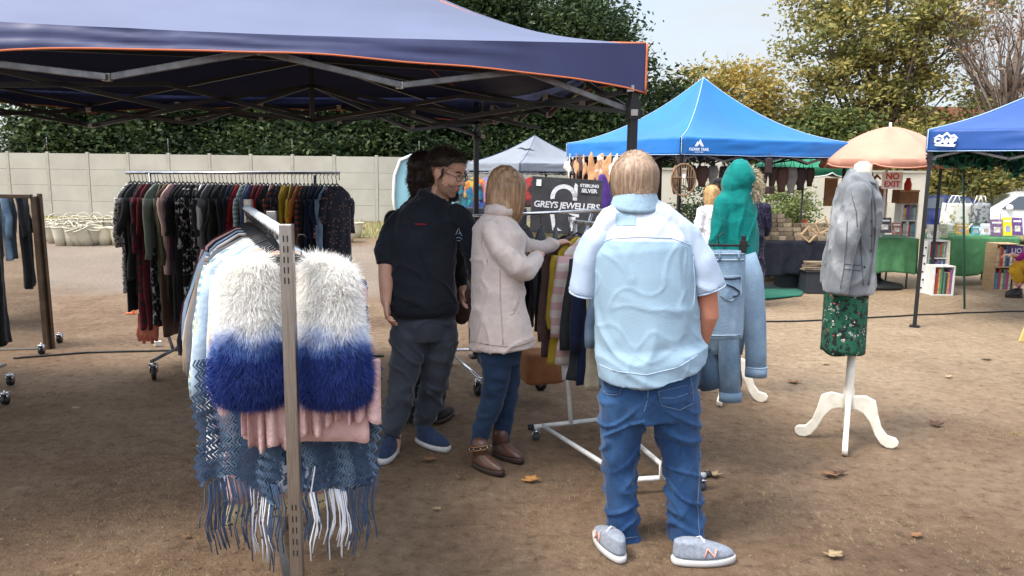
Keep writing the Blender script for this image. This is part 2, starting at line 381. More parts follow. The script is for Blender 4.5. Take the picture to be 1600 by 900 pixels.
# ================================================================ WALLS
m_wall = mat('weathered cream concrete', (.40,.375,.32), .85, c2=(.31,.285,.24), scale=.9, bump=.3, bscale=25, mixlo=.3, mixhi=.7)
m_wallpost = mat('cream concrete post', (.37,.345,.29), .85, c2=(.3,.27,.225), scale=3, bump=.3)
def panel_wall(name, label, a, b, h, npan, tops=True, wires=True):
    a = V(a); b = V(b); d = (b-a); L_ = d.length; u = d.normalized(); rz = math.atan2(u.y, u.x)
    root = empty(name, (a+b)/2, 0, label, 'wall')
    for i in range(npan+1):
        p = a+d*(i/npan); MB().box(p+V((0,0,(h+.06)/2)), (.10, .10, h+.03), rz=rz).build('post', m_wallpost, root, smooth=False, bevel=.01)
        if wires and i % 3 == 0:
            q = MB(); q.tube([p+V((0,0,h+.05)), p+V((0,0,h+.5))], .011, 6)
            for k in range(4): q.box(p+V((0,0,h+.16+k*.1)), (.03,.03,.025))
            q.build('wire_bracket', m_greymetal, root)
    for i in range(npan):
        p = a+d*((i+.5)/npan); n = 4; mb = MB()
        for k in range(n):
            z0 = h*k/n; mb.box(p+V((0,0,z0+h/n/2)), (L_/npan-.11, .075, h/n-.006), rz=rz)
        mb.build('wall_panel', m_wall, root, smooth=False, bevel=.005)
    if False:
        mb = MB()
        for k in range(4): MB().tube([a+V((0,0,h+.16+k*.1)), b+V((0,0,h+.16+k*.1))], .002, 4).build('wire', m_greymetal, root)
    return root
WA = XP(-260, 26.5); WB = XP(655, 24.5)
panel_wall('boundary_wall', 'cream precast concrete panel wall with electric fence brackets on the left', (WA.x, 26.0, 0), (WB.x, 24.6, 0), 2.06, 15)
panel_wall('boundary_wall', 'shaded cream panel wall seen under the grey gazebo behind the jewellery sign', (WB.x+.3, 25.2, -.05), (4.2, 27.5, -.3), 2.06, 5, wires=False)
m_wall2 = mat('pale plaster', (.5,.46,.38), .85, c2=(.42,.385,.32), scale=.8, bump=.2)
mb = MB(); mb.box((8.95, 25.9, .62), (9.7, .2, 2.3)); rt = mb.build('garden_wall', m_wall2, smooth=False, bevel=.01, label='plain pale plaster wall behind the shrub and the green umbrella', cat='wall')
MB().box((8.95, 25.9, 1.80), (9.8, .3, .07)).build('coping', m_wallpost, rt, smooth=False)
mb = MB(); mb.box((30, 42, .55), (24, .2, 2.1)); rt = mb.build('garden_wall', m_wall2, smooth=False, label='long white wall across the road behind the parked cars', cat='wall')
MB().box((30, 42, 1.65), (24.1, .32, .1)).build('coping', m_white, rt, smooth=False)
# ================================================================ TREES
def leafcloud(centers, radii, n, size, flat=.6, clumps=None, seed=1, cl_s=0):
    rg = np.random.RandomState(seed); centers = np.array(centers, float); radii = np.array(radii, float)
    vol = radii.prod(1)**.7; pr = vol/vol.sum(); nc = clumps or max(20, n//60)
    li = rg.choice(len(centers), nc, p=pr); d = rg.normal(size=(nc, 3)); d /= np.linalg.norm(d, axis=1)[:,None]
    rr = rg.uniform(.45, 1.08, nc)[:,None]**.7
    cc = centers[li]+d*rr*radii[li]; cr = rg.uniform(.5, 1.25, nc)
    ci = rg.randint(0, nc, n); off = rg.normal(size=(n,3))*np.array([1,1,.55]); s = max(size*7, cl_s)
    p = cc[ci]+off*(cr[ci][:,None]*s*.5)
    a = rg.normal(size=(n,3)); a[:,2] *= flat; a /= np.linalg.norm(a, axis=1)[:,None]
    b = np.cross(a, rg.normal(size=(n,3))); b /= np.linalg.norm(b, axis=1)[:,None]
    sz = size*rg.uniform(.6, 1.4, n)[:,None]
    v = np.stack([p-a*sz*.9, p+b*sz*.42-a*sz*.1, p+a*sz*.9, p-b*sz*.42-a*sz*.1], 1).reshape(-1, 3)
    f = np.arange(n*4).reshape(-1, 4); tone = rg.randint(0, 3, nc)[ci]; flip = rg.rand(n) < .25; tone[flip] = rg.randint(0, 3, flip.sum())
    return v, f, tone, cc
def tree(label, base, h, lobes, nleaf, lsize, mats, bark, group=None, trunk_r=.22, nlimb=14, seed=1, bare=0, name='tree', cat='tree', clumps=None, tl=None):
    base = V(base); rg = random.Random(seed); root = empty(name, base, 0, label, cat, group)
    cs = [base+V(l[0]) for l in lobes]; v, f, tone, cc = leafcloud([tuple(c) for c in cs], [l[1] for l in lobes], nleaf, lsize, seed=seed, clumps=clumps, cl_s=.95 if h > 8 else 0)
    tb = MB(); top = base+V((0,0,h*.55)); hs = []
    pts = [base+V((0,0,-.3)), base+V((rg.uniform(-.1,.1),0,h*.15)), base+V((rg.uniform(-.25,.25),rg.uniform(-.2,.2),h*.35)), base+V((rg.uniform(-.4,.4),rg.uniform(-.3,.3),h*.6)), base+V((rg.uniform(-.5,.5),0,h*.85))]
    tb.tube(pts, [trunk_r*1.2, trunk_r, trunk_r*.75, trunk_r*.45, trunk_r*.15], 10)
    idx = rg.sample(range(len(cc)), min(len(cc), nlimb*3))
    for k, i in enumerate(idx):
        e = V(cc[i]); t = rg.uniform(.15, .8); q = t*4; j = min(3, int(q)); s = pts[j].lerp(pts[j+1], q-j)
        if s.z > e.z-.2: s = pts[1].lerp(pts[2], rg.random())
        mid = s.lerp(e, .5)+V((rg.uniform(-.3,.3), rg.uniform(-.3,.3), rg.uniform(0,.35)))
        r = trunk_r*(.4 if k < nlimb else .14); tb.tube([s, mid, e], [r, r*.55, r*.12], 5)
        if bare:
            for _ in range(bare):
                a = mid.lerp(e, rg.random()); d = (e-s).normalized()+V((rg.uniform(-1,1), rg.uniform(-.6,.6), rg.uniform(-.3,1))); a2 = a+d*rg.uniform(.4, 1.1)
                tb.tube([a, a2], [r*.3, r*.06], 3); 
                for _ in range(3): b = a.lerp(a2, rg.random()); tb.tube([b, b+(d+V((rg.uniform(-1,1), rg.uniform(-1,1), rg.uniform(-.6,.8)))).normalized()*rg.uniform(.25,.7)], [r*.12, r*.03], 3)
    tb.build('trunk', bark, root)
    npmesh('crown', v, f, mats, tone, root)
    return root
bark = mat('grey brown bark', (.1,.075,.055), .95, c2=(.05,.038,.03), scale=9, stretch=(1,1,.3), bump=.6)
barkp = mat('pale twig bark', (.26,.2,.165), .9, c2=(.17,.13,.105), scale=9, bump=.3)
def lm(n, c): return mat(n, c, .6, c2=[v*.7 for v in c], scale=1.2, transl=.3, spec=.25)
LD = [lm('dark leaf a', (.03,.055,.018)), lm('dark leaf b', (.07,.105,.03)), lm('dark leaf c', (.022,.042,.016))]  # lighter b tone imitates lit clumps, light put into the leaf colour
LO = [lm('olive leaf a', (.27,.25,.075)), lm('olive leaf b', (.4,.33,.1)), lm('olive leaf c', (.18,.19,.06))]
LY = [lm('yellow leaf a', (.42,.32,.08)), lm('yellow leaf b', (.25,.24,.07)), lm('yellow leaf c', (.5,.34,.09))]
LG = [lm('mid leaf a', (.14,.18,.05)), lm('mid leaf b', (.22,.24,.07)), lm('mid leaf c', (.09,.125,.04))]
LR = [lm('rust leaf a', (.26,.12,.06)), lm('rust leaf b', (.34,.2,.1)), lm('rust leaf c', (.18,.09,.05))]
GD = 'dark evergreens behind the panel wall'
dks = [(-15.5, 29.5, 9, 'dense dark evergreen at the far left behind the panel wall'), (-10.6, 30.5, 9.5, 'dark evergreen behind the wall left of the long clothes rack'),
       (-6.0, 29.5, 9.5, 'dark evergreen behind the wall above the long clothes rack'), (-1.6, 30.5, 10, 'tall dark evergreen rising above the navy gazebo roof'),
       (2.4, 31.0, 8.6, 'dark evergreen standing above the grey gazebo, right end of the dark row')]
for i, (x, y, h, lab) in enumerate(dks):
    lob = [((0,0,h*.62), (2.6,2.2,h*.3)), ((-1.6,-.4,h*.45), (1.7,1.6,h*.22)), ((1.7,-.2,h*.42), (1.7,1.6,h*.22)), ((.5,-.8,h*.3), (2.2,1.4,h*.16)), ((-1.6,-1.0,2.1), (2.2,1.2,1.2)), ((1.6,-1.0,2.2), (2.2,1.2,1.3)), ((0,-.6,1.0),(3,1,.9)), ((.4,.2,h*.82), (1.6,1.5,h*.16))]
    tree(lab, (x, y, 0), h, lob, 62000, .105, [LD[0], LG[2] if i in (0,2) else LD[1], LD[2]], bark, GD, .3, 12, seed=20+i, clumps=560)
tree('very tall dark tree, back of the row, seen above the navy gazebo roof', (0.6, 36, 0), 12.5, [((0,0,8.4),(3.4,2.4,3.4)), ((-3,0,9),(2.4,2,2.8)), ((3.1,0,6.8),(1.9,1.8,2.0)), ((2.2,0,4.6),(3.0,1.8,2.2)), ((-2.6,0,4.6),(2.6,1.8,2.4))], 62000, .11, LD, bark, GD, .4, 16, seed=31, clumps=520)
tree('dark conifer sliver beside the navy gazebo corner post', (6.2, 33, -.3), 6.6, [((0,0,3.6),(1.3,1.2,2.4)), ((-.6,0,2.6),(1.6,1.2,1.9))], 9000, .15, LD, bark, GD, .2, 6, seed=33, clumps=200)
tree('yellowing tree with thin bare tips behind the blue gazebo peak', (10.3, 36, -.4), 8.4, [((0,0,5.4),(1.7,1.5,1.6)), ((-1.2,0,6.2),(1.3,1.2,.9)), ((1.5,0,4.6),(1.3,1.2,1.1)), ((-.5,0,4.0),(2.2,1.3,1.2)), ((.8,0,6.3),(.8,.8,.7))], 12000, .12, LY, barkp, None, .16, 14, seed=41, bare=3, clumps=210)
tree('low bushy green tree in the gap right of the blue gazebo peak', (13.4, 35, -.4), 5.6, [((0,0,3.2),(2.3,1.6,1.7)), ((-1.9,0,2.8),(1.6,1.3,1.4)), ((1.8,0,2.9),(1.8,1.4,1.7)), ((.7,0,4.3),(1.1,1,.8))], 16000, .13, LG, bark, None, .18, 9, seed=43, clumps=300)
tree('wide dusty hedge tree low behind the peach parasol', (17.5, 34.5, -.4), 5.2, [((0,0,2.6),(3.4,1.6,1.8)), ((3,0,2.2),(2.8,1.4,1.4))], 14000, .13, LO, bark, None, .2, 9, seed=44, clumps=280)
big = [((0,0,9.2),(3.0,2.2,2.2)), ((-2.3,0,7.7),(2.2,1.8,1.9)), ((2.4,0,8.0),(2.4,1.9,2.1)), ((-1.5,0,5.2),(2.6,1.8,1.4)), ((2.6,0,5.2),(2.4,1.8,1.6)), ((0.3,0,6.6),(2.4,1.6,1.6)), ((-.6,-.4,3.3),(2.7,1.7,1.2)), ((2.9,0,3.1),(2.0,1.5,1.1)), ((-2.8,0,9.7),(1.5,1.3,1.4)), ((3.8,0,10.2),(1.6,1.4,1.5))]
tree('largest olive green tree, airy layered crown above the peach parasol', (16.6, 36, -.4), 12, big, 30000, .13, LO, bark, None, .3, 26, seed=46, bare=3, clumps=350)
tree('leafless tree with many pinkish grey branches at the right edge', (21.6, 34, -.4), 10.5, [((0,0,7.5),(3.2,2,2.6)), ((1.5,0,4.8),(3.0,1.8,1.8)), ((-1.5,0,8.6),(2,1.6,1.7))], 1500, .1, LR, barkp, None, .3, 30, seed=52, bare=7, clumps=150)
tree('thin rusty leaved bare tree far behind the navy gazebo post', (8.2, 40, -.4), 7.4, [((0,0,5.2),(2.2,1.5,1.8))], 1400, .1, LR, barkp, None, .12, 14, seed=53, bare=6, clumps=90)
tree('leafless tree with a reddish haze of twigs behind the white car', (25.5, 41, -.4), 7.6, [((0,0,4.4),(3.2,1.6,2.0))], 1800, .1, LR, barkp, None, .2, 22, seed=54, bare=6, clumps=120)
def shrub(label, base, h, w_, n, mats, seed, lsize=.05):
    return tree(label, base, h, [((0,0,h*.6),(w_*.5,w_*.45,h*.42)), ((-w_*.2,0,h*.35),(w_*.4,w_*.35,h*.3)), ((w_*.2,0,h*.45),(w_*.35,w_*.3,h*.34))], n, lsize, mats, bark, None, .04, 14, seed=seed, name='shrub', cat='shrub', clumps=90)
shrub('bushy grey green shrub under the green umbrella by the pale wall', (XP(1212, 19.5).x, 19.5, -.35), 1.75, 1.7, 5200, LG, 61)
shrub('thin young sapling right of the bushy shrub by the pale wall', (XP(1244, 19.2).x, 19.2, -.35), 1.9, .75, 900, LG, 62, .05)
shrub('dark shrub behind the blonde woman under the blue gazebo', (XP(1092, 19.5).x, 19.5, -.3), 1.8, 1.3, 3200, LD, 63)
# ground cover of fallen leaves and creeper at the wall foot
v, f, t_, _ = leafcloud([(XP(1180+i*22, 18.5).x, 18.8+.3*(i % 3), -.34) for i in range(11)], [(.6,1.0,.14)]*11, 5200, .05, seed=70, clumps=260)
npmesh('leaf_litter', v, f, LR, t_, kind='stuff')
v, f, t_, _ = leafcloud([(XP(1200+i*22, 16.5).x, 16.8, -.2) for i in range(10)], [(.5,.9,.05)]*10, 2600, .045, seed=71, clumps=160)
npmesh('grass', v, f, LG, t_, kind='stuff')
def grass_strip(name, n, fn, h, mats, seed):
    rg = np.random.RandomState(seed); p = np.array([fn(rg) for _ in range(n)]); hh = h*rg.uniform(.4,1.3,n)
    a = rg.uniform(0, 2*PI, n); dx = np.stack([np.cos(a), np.sin(a), 0*a], 1)*.006*(h/.08); ln = rg.normal(size=(n,3))*h*.4; ln[:,2] = 0
    v = np.stack([p-dx, p+dx, p+ln+np.stack([0*a,0*a,hh],1)], 1).reshape(-1,3)
    npmesh(name, v, np.arange(n*3).reshape(-1,3), mats, rg.randint(0, len(mats), n), kind='stuff')
m_dg = mat('dry grass', (.36,.29,.14), .9); m_gg = mat('green grass', (.13,.16,.05), .9)
grass_strip('grass', 9000, lambda r: (r.uniform(-19, -1), r.uniform(18.6, 24.5), 0), .13, [m_dg, m_gg, m_dg], 3)
def tuft(r):
    c = tufts[r.randint(len(tufts))]; x = c[0]+r.normal()*c[2]; y = c[1]+r.normal()*c[2]; return (x, y, gz(x, y))
rr = random.Random(5); tufts = [(*G(rr.uniform(20,1600), rr.uniform(560,900))[:2], rr.choice((.05,.12,.3,.4))) for _ in range(70)]+[(*G(1588, 677)[:2], .025)]*6
grass_strip('grass', 4200, tuft, .014, [m_dg, m_dg, mat('brown straw', (.2,.14,.08), .9)], 4)
# twigs and crumbs of soil
mb = MB(); mb2 = MB()
for i in range(1100):
    g = G(rr.uniform(-20,1620), 520+400*rr.random()**.8); z = gz(g.x, g.y); a = rr.uniform(0, 2*PI); s = rr.choice((.004,.005,.006,.009))*rr.uniform(.6,1.3)
    if i % 4 == 0:
        l_ = s*rr.uniform(2,5); d = V((math.cos(a), math.sin(a), 0))*l_; mb.tube([g+V((0,0,z+.004))-d, g+V((0,0,z+.008)), g+V((0,0,z+.003))+d*.8+V((d.y,-d.x,0))*.2], .0016, 4)
    else: mb2.ell(g+V((0,0,z+s*.15)), (s, s*.7, s*.45), Matrix.Rotation(a, 3, 'Z'), 6, 4)
mb.build('twig_litter', mat('twig', (.13,.085,.05), .9), kind='stuff'); mb2.build('soil_crumbs', mat('soil crumb', (.12,.075,.045), .95, c2=(.2,.135,.085), scale=3), kind='stuff')
def dry_leaf(label, px, py, size, col, seed, curl=.25):
    g = G(px, py); r = random.Random(seed); mb = MB(); n = 30; rot = r.uniform(0, 2*PI); pts = []
    for i in range(n):
        a = 2*PI*i/n; lobe = .55+.45*abs(math.cos(a*2.5))**1.5; lobe *= .85+.3*r.random(); pts.append((math.cos(a+rot)*lobe*size, math.sin(a+rot)*lobe*size*.85))
    c = (0,0); z0 = gz(g.x, g.y)+.012
    def zz(x, y): return z0+size*curl*(.5+noise.noise(V((x*14+seed, y*14, 0)))*1.3+.5*((x*x+y*y)/size**2))
    vs = [V((g.x, g.y, zz(0,0)))]+[V((g.x+x*.55, g.y+y*.55, zz(x*.55,y*.55))) for x, y in pts]+[V((g.x+x, g.y+y, zz(x,y))) for x, y in pts]
    mb.add(vs, [(0, 1+i, 1+(i+1) % n) for i in range(n)]+[(1+i, 1+n+i, 1+n+(i+1) % n, 1+(i+1) % n) for i in range(n)])
    m = mat('dry leaf '+str(col), col, .8, c2=[v*.5 for v in col], scale=18, bump=.5, transl=.2)
    mb.build('dry_leaf', m, smooth=True, solid=.0015, label=label, cat='leaf', group='dry leaves on the soil')
OR = (.55,.27,.08); BR = (.3,.15,.07); TN = (.45,.32,.18)
for i, (lab, x, y, s, c) in enumerate([
    ('bright orange dry leaf on the soil right of the brown boots', 829, 753, .052, OR), ('brown dry leaf between the hooded man and the brown boots', 672, 722, .05, BR),
    ('curled tan leaf beside the right ankle of the man in jeans', 1114, 746, .055, TN), ('large rust brown leaf in front of the cream mannequin stand', 1297, 745, .055, BR),
    ('dark brown leaf touching the rust leaf by the mannequin stand', 1312, 742, .04, (.12,.06,.035)), ('pale curled leaf on the soil at the far right', 1541, 562, .06, TN),
    ('pair-like crumpled leaf left of the mannequin pole', 1240, 598, .06, BR), ('light flat leaf low at the right in front of the shoe', 1303, 873, .045, TN),
    ('tiny cream leaf on the soil below the brown boots', 683, 799, .022, TN), ('small cream leaf in the middle of the bare ground at right', 1482, 590, .035, TN),
    ('dark crumbled leaf on the bare ground right of the stand', 1462, 665, .05, (.14,.07,.04)), ('tan leaf lying just left of the denim jackets', 1290, 570, .04, TN),
    ('small brown leaf near the right picture edge low down', 1432, 842, .03, BR), ('brown leaf left of the slotted steel post near the bottom', 292, 842, .02, BR),
    ('tan leaf under the long clothes rack beside the caster', 245, 541, .04, TN), ('small tan leaf in the shade left of the fur vest', 120, 640, .03, TN)]):
    dry_leaf(lab, x, y, s, c, 100+i)
# power cable across the soil
def cable(pts, label):
    c = [V((p.x, p.y, gz(p.x, p.y)+.012)) for p in pts]; out_ = []
    for i in range(len(c)-1):
        for k in range(12): t = k/12; q = c[i].lerp(c[i+1], t); q.y += .02*noise.noise(V((q.x*2,0,0))); q.z = gz(q.x, q.y)+.011; out_.append(q)
    mb = MB(); mb.tube(out_+[c[-1]], .009, 6); mb.build('power_cable', m_blackplas, label=label, cat='cable')
cable([G(20,562), G(140,552), G(300,548), G(470,551), G(600,557)], 'black power cable on the soil under the long clothes rack at left')
cable([G(1150,505), G(1290,502), G(1430,493), G(1560,488), G(1700,486)], 'black power cable on the soil behind the mannequin in the grey jacket')
# house far behind
hm = mat('pale render', (.6,.58,.54), .85, c2=(.52,.5,.46), scale=1)
hr = empty('house', (10.4, 52, -.5), 0, 'distant house with a white gable and grey roof beside the navy gazebo post', 'house')
MB().box((10.4, 52, 2.2), (5.5, 7, 5.4)).build('wall', hm, hr, smooth=False)
mb = MB(); mb.prism([(-3.3,0), (3.3,0), (0,2.0)], TR((10.4, 52, 4.95)), 7.8); mb.build('roof', mat('grey roof tile', (.11,.11,.12), .8), hr, smooth=False)
mb = MB(); mb.bar((7.0,48.0,4.95), (10.4,48.0,7.05), .1, .28); mb.bar((13.8,48.0,4.95), (10.4,48.0,7.05), .1, .28); mb.prism([(-2.9,0),(2.9,0),(0,1.7)], TR((10.4, 48.06, 4.95)), .06); mb.build('gable_board', m_white, hr, smooth=False)
hr = empty('house', (36, 58, -.5), 0, 'distant white house with barred windows behind the white car', 'house')
MB().box((36, 58, 2.0), (20, 7, 4.2)).build('wall', hm, hr, smooth=False)
mb = MB(); mb.prism([(-11,0), (11,0), (8,2.4), (-8,2.4)], TR((36, 58, 4.0)), 8); mb.build('roof', mat('red roof tile', (.26,.1,.06), .85), hr, smooth=False)
for i in range(5):
    x = 27.5+i*3.6; w0 = MB().box((x, 54.46, 2.2), (1.7,.06,1.3)).build('window', m_white, hr, smooth=False)
    MB().box((x, 54.41, 2.2), (1.5,.04,1.1)).build('pane', mat('dark glass', (.03,.035,.04), .1, spec=.6), w0, smooth=False)
# ================================================================ GAZEBOS
def gazebo(label, C, ang, Lu, Lv, zb, zt, zp, mf, mtrim, raise_=.0, flip=1, quad=.9, legs=(0,1,2,3), legw=.04, legm=None, truss=True, period=.63, seams=True, hub_drop=.25, group=None, hi=None, lo=None, inner=True, lowwave=.012, raise_top=0, midquad=None, inmat=None):
    midquad = quad if midquad is None else midquad
    u = V((math.cos(ang), math.sin(ang), 0)); v = V((-math.sin(ang), math.cos(ang), 0))*flip; C = V((C[0], C[1], 0)); legm = legm or m_dkmetal
    cor = [C, C+u*Lu, C+u*Lu+v*Lv, C+v*Lv]; h = min(Lu, Lv)/2
    if Lu >= Lv: r0, r1 = C+u*h+v*h, C+u*(Lu-h)+v*h
    else: r0, r1 = C+u*h+v*h, C+u*h+v*(Lv-h)
    rid = [r0, r1, r1, r0] if Lu >= Lv else [r0, r0, r1, r1]
    cen = (cor[0]+cor[2])/2
    root = empty('gazebo', cen, 0, label, 'gazebo', group)
    can = MB(); trim = MB(); seam = MB()
    er = lambda s: raise_*abs(math.sin(PI*s*(2 if Lu > 5 else 1)))**.6
    et = lambda s: raise_top*max(0, math.sin(PI*s))
    def prof(t, s): q = quad+(midquad-quad)*math.sin(PI*s)**.5 if 0 < s < 1 else quad; return (1-q)*t+q*t*t
    for i in range(4):
        a, b = cor[i], cor[(i+1) % 4]; ra, rb = rid[i], rid[(i+1) % 4]; outn = ((a+b)/2-cen); outn.z = 0; outn.normalize()
        e = (b-a); le = e.length; nu_ = int(le*10); sd = i*13.7
        def fn(s, t, a=a, b=b, ra=ra, rb=rb):
            p = a.lerp(b, s).lerp(ra.lerp(rb, s), t)
            p.z = zt+et(s)*(1-t)+(zp-zt)*prof(t, s)-.07*math.sin(PI*t)*math.sin(PI*min(1,s))**2
            p.z += .012*(1-t)*noise.noise(V((s*le*4, t*3, sd)))*(1 if 0 < t < 1 else 0); return p
        can.m = 0; can.grid(fn, nu_, 22)
        def fv(s, t, a=a, b=b, outn=outn):
            p = a.lerp(b, s); z0 = zt+et(s); hgt = (zt-zb)+et(s)-er(s)
            p.z = z0-hgt*t+(lowwave*noise.noise(V((s*le*2.2, sd, 2)))*t)
            wv = .012*noise.noise(V((s*le*5+t*2.5, t*2.2, sd)))+.008*noise.noise(V((s*le*1.5, t*6, sd)))
            p += outn*(.012+.035*t*math.sin(PI*s)+wv*math.sin(PI*min(1,s*1.0))); return p
        can.m = 1; can.grid(fv, nu_, 8)
        trim.tube([fv(k/nu_, 1.0) for k in range(nu_+1)], .0045, 6)
        if seams: seam.tube([fn(0, k/22)+V((0,0,.004)) for k in range(23)]+[], .0065, 5); seam.tube([fv(0, k/6)+outn*.004 for k in range(7)], .006, 5)
    nr = lambda f_: (can.v[f_[1]]-can.v[f_[0]]).cross(can.v[f_[2]]-can.v[f_[0]])
    sr = nr(can.f[len(can.f)//8]).z < 0; i0 = next(i for i, q in enumerate(can.mi) if q == 1 and i > 40); mid = can.v[can.f[i0][0]]-cen; mid.z = 0; sv = nr(can.f[i0]).dot(mid) < 0
    can.f = [tuple(reversed(f_)) if ((sr and q == 0) or (sv and q == 1)) else f_ for f_, q in zip(can.f, can.mi)]
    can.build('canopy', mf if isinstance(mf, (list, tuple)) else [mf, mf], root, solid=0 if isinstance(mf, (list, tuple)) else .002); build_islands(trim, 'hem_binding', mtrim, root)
    if seams: build_islands(seam, 'seam_piping', mtrim, root)
    for i in legs:
        c = cor[i]+(cen-cor[i]).normalized()*.05; rz = math.atan2(u.y, u.x); lg = MB().box(c+V((0,0,zt/2-.02)), (legw, legw, zt-.04), rz=rz); lg.build('leg', legm, root, smooth=False, bevel=.003)
        MB().box(c+V((0,0,.012)), (.1,.1,.012), rz=rz).build('foot_plate', m_blackplas, root, smooth=False)
        MB().box(c+V((0,0,zb-.08)), (legw+.018, legw+.018, .09), rz=rz).build('leg_bracket', m_blackplas, root, smooth=False)
    if truss:
        hi = hi or zt-.12; lo = lo or zb-.08
        for i in range(4):
            a, b = cor[i], cor[(i+1) % 4]; e = b-a; le = e.length; k = max(2, round(le/period)); mb = MB(); jn = MB(); inn = (cen-(a+b)/2).normalized()*.05
            for z1, z2, sgn in ((hi, lo, 1), (lo, hi, 1)):
                if (i == 0 and raise_) and z1 == hi: continue
                for j in range(k):
                    za, zc = (z1, z2) if j % 2 == 0 else (z2, z1); pa = a.lerp(b, j/k)+inn+V((0,0,za+er(j/k))); pb = a.lerp(b, (j+1)/k)+inn*(1.0 if z1 == hi else 1.5)+V((0,0,zc+er((j+1)/k)))
                    mb.bar(pa, pb, .016, .028); jn.box(pb, (.034,.026,.03))
            mb.build('truss', m_greymetal if i == 0 else m_dkmetal, root, smooth=False, bevel=.003); build_islands(jn, 'truss_joint', m_steel if raise_ else m_greymetal, root, smooth=False)
        if inner:
            mb = MB()
            tops = [rid[0], rid[1]] if Lu >= Lv else [rid[1], rid[2]]
            for tp in {tuple(q): q for q in tops}.values():
                pk = V((tp.x, tp.y, zp-.03)); hb = V((tp.x, tp.y, lo-.02+.02)); mb.tube([pk, hb], .016, 6)
                for q in cor+[(cor[i]+cor[(i+1) % 4])/2 for i in range(4)]:
                    if (q-tp).length > h*1.6: continue
                    m_ = q.lerp(tp, .5); mb.bar(V((q.x,q.y,hi)), V((m_.x,m_.y,lo)), .014,.022); mb.bar(V((m_.x,m_.y,lo)), V((tp.x,tp.y,hi+.1)), .014,.022)
                    mb.bar(V((q.x,q.y,lo)), V((m_.x,m_.y,hi)), .014,.022); mb.bar(V((m_.x,m_.y,hi)), V((tp.x,tp.y,lo)), .014,.022)
                    mb.bar(V((q.x,q.y,hi+.04)), V((tp.x,tp.y,hi+.25)), .014,.022)
            mb.build('inner_strut', m_dkmetal, root, smooth=False)
    return root, cor, u, v
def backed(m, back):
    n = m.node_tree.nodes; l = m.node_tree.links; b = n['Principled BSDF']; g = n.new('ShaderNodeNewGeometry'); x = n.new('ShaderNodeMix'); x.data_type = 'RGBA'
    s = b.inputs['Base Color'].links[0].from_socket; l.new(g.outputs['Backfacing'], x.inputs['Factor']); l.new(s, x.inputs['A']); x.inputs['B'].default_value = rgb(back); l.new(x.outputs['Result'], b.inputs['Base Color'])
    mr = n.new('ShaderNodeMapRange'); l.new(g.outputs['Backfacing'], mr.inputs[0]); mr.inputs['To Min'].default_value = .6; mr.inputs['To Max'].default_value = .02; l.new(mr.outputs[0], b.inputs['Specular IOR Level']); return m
m_navytop = backed(mat('navy roof fabric with painted sky sheen', (.072,.088,.165), .45, c2=(.054,.066,.128), scale=1.1, bump=.1, bscale=7, spec=.6, wr=.5, wrs=1.3), (.028,.035,.085))  # roof top lighter than the valance: sky sheen put into the base colour
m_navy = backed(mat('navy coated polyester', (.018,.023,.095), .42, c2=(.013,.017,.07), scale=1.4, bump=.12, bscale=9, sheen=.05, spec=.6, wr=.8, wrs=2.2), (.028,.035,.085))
m_orange = mat('orange binding', (.48,.13,.05), .7)
m_blue = mat('bright blue polyester', (.012,.17,.50), .55, c2=(.01,.14,.43), scale=1.5, bump=.12, bscale=9, sheen=.1, spec=.4, wr=.35, wrs=1.6, transl=.12)
m_bluet = mat('light blue binding', (.35,.5,.7), .7)
m_rblue = mat('deep blue polyester', (.010,.065,.27), .5, c2=(.008,.052,.21), scale=1.5, bump=.1, bscale=9, sheen=.1, spec=.4, wr=.35, wrs=1.8)
m_greyt = mat('grey tent polyester', (.19,.21,.24), .6, c2=(.16,.175,.2), scale=1.5, sheen=.2)
C1 = P(1006, 150, 3.9)
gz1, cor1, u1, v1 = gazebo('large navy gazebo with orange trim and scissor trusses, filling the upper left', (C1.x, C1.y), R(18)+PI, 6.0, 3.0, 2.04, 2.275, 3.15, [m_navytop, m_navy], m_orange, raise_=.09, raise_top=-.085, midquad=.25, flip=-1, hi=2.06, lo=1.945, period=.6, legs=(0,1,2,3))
C2 = P(1063, 241, 10.2)
gz2, cor2, u2, v2 = gazebo('bright blue peaked gazebo with a mountain logo over the leather stall', (C2.x, C2.y), R(25), 3.05, 3.05, P(1063,241,10.2).z, P(1063,214,10.2).z, 3.12, m_blue, m_bluet, quad=.72, period=.76, inner=True)
def logo_frame(a, b, s, z, out=.03):
    """frame on the outside of a vertical fabric edge a-b"""
    p = V(a).lerp(V(b), s); d = (V(b)-V(a)).normalized(); return Matrix.Translation(V((p.x, p.y, z))) @ Matrix.Rotation(math.atan2(d.y, d.x), 4, 'Z') @ Matrix.Translation((0, -out, 0))
m_print = mat('white print', (.78,.8,.82), .7)
LM = logo_frame(cor2[0], cor2[1], .085, (C2.z+P(1063,214,10.2).z)/2, .055)
mb = MB(); mb.prism([(-.075,-.005),(-.03,.06),(-.015,.045),(.012,.09),(.075,-.005),(.03,-.005),(.0,.03),(-.03,-.005)], LM, .004); mb.merge(text_mb('OZARK TRAIL', .052, LM @ Matrix.Translation((0,0,-.045)), .002, .001)); mb.merge(text_mb('PREMIUM GEAR', .02, LM @ Matrix.Translation((0,0,-.08)), .001)); mb.build('printed_logo', m_print, gz2, smooth=False)
C3 = P(1448, 236, 8.35)
gz3, cor3, u3, v3 = gazebo('deep blue gazebo with a white mountain logo at the right edge', (C3.x, C3.y), R(-31), 3.0, 3.0, C3.z, P(1448,203,8.35).z, 2.95, m_rblue, m_bluet, quad=.45, period=.75)
LM = logo_frame(cor3[0], cor3[1], .055, (C3.z+P(1448,203,8.35).z)/2-.0, .06)
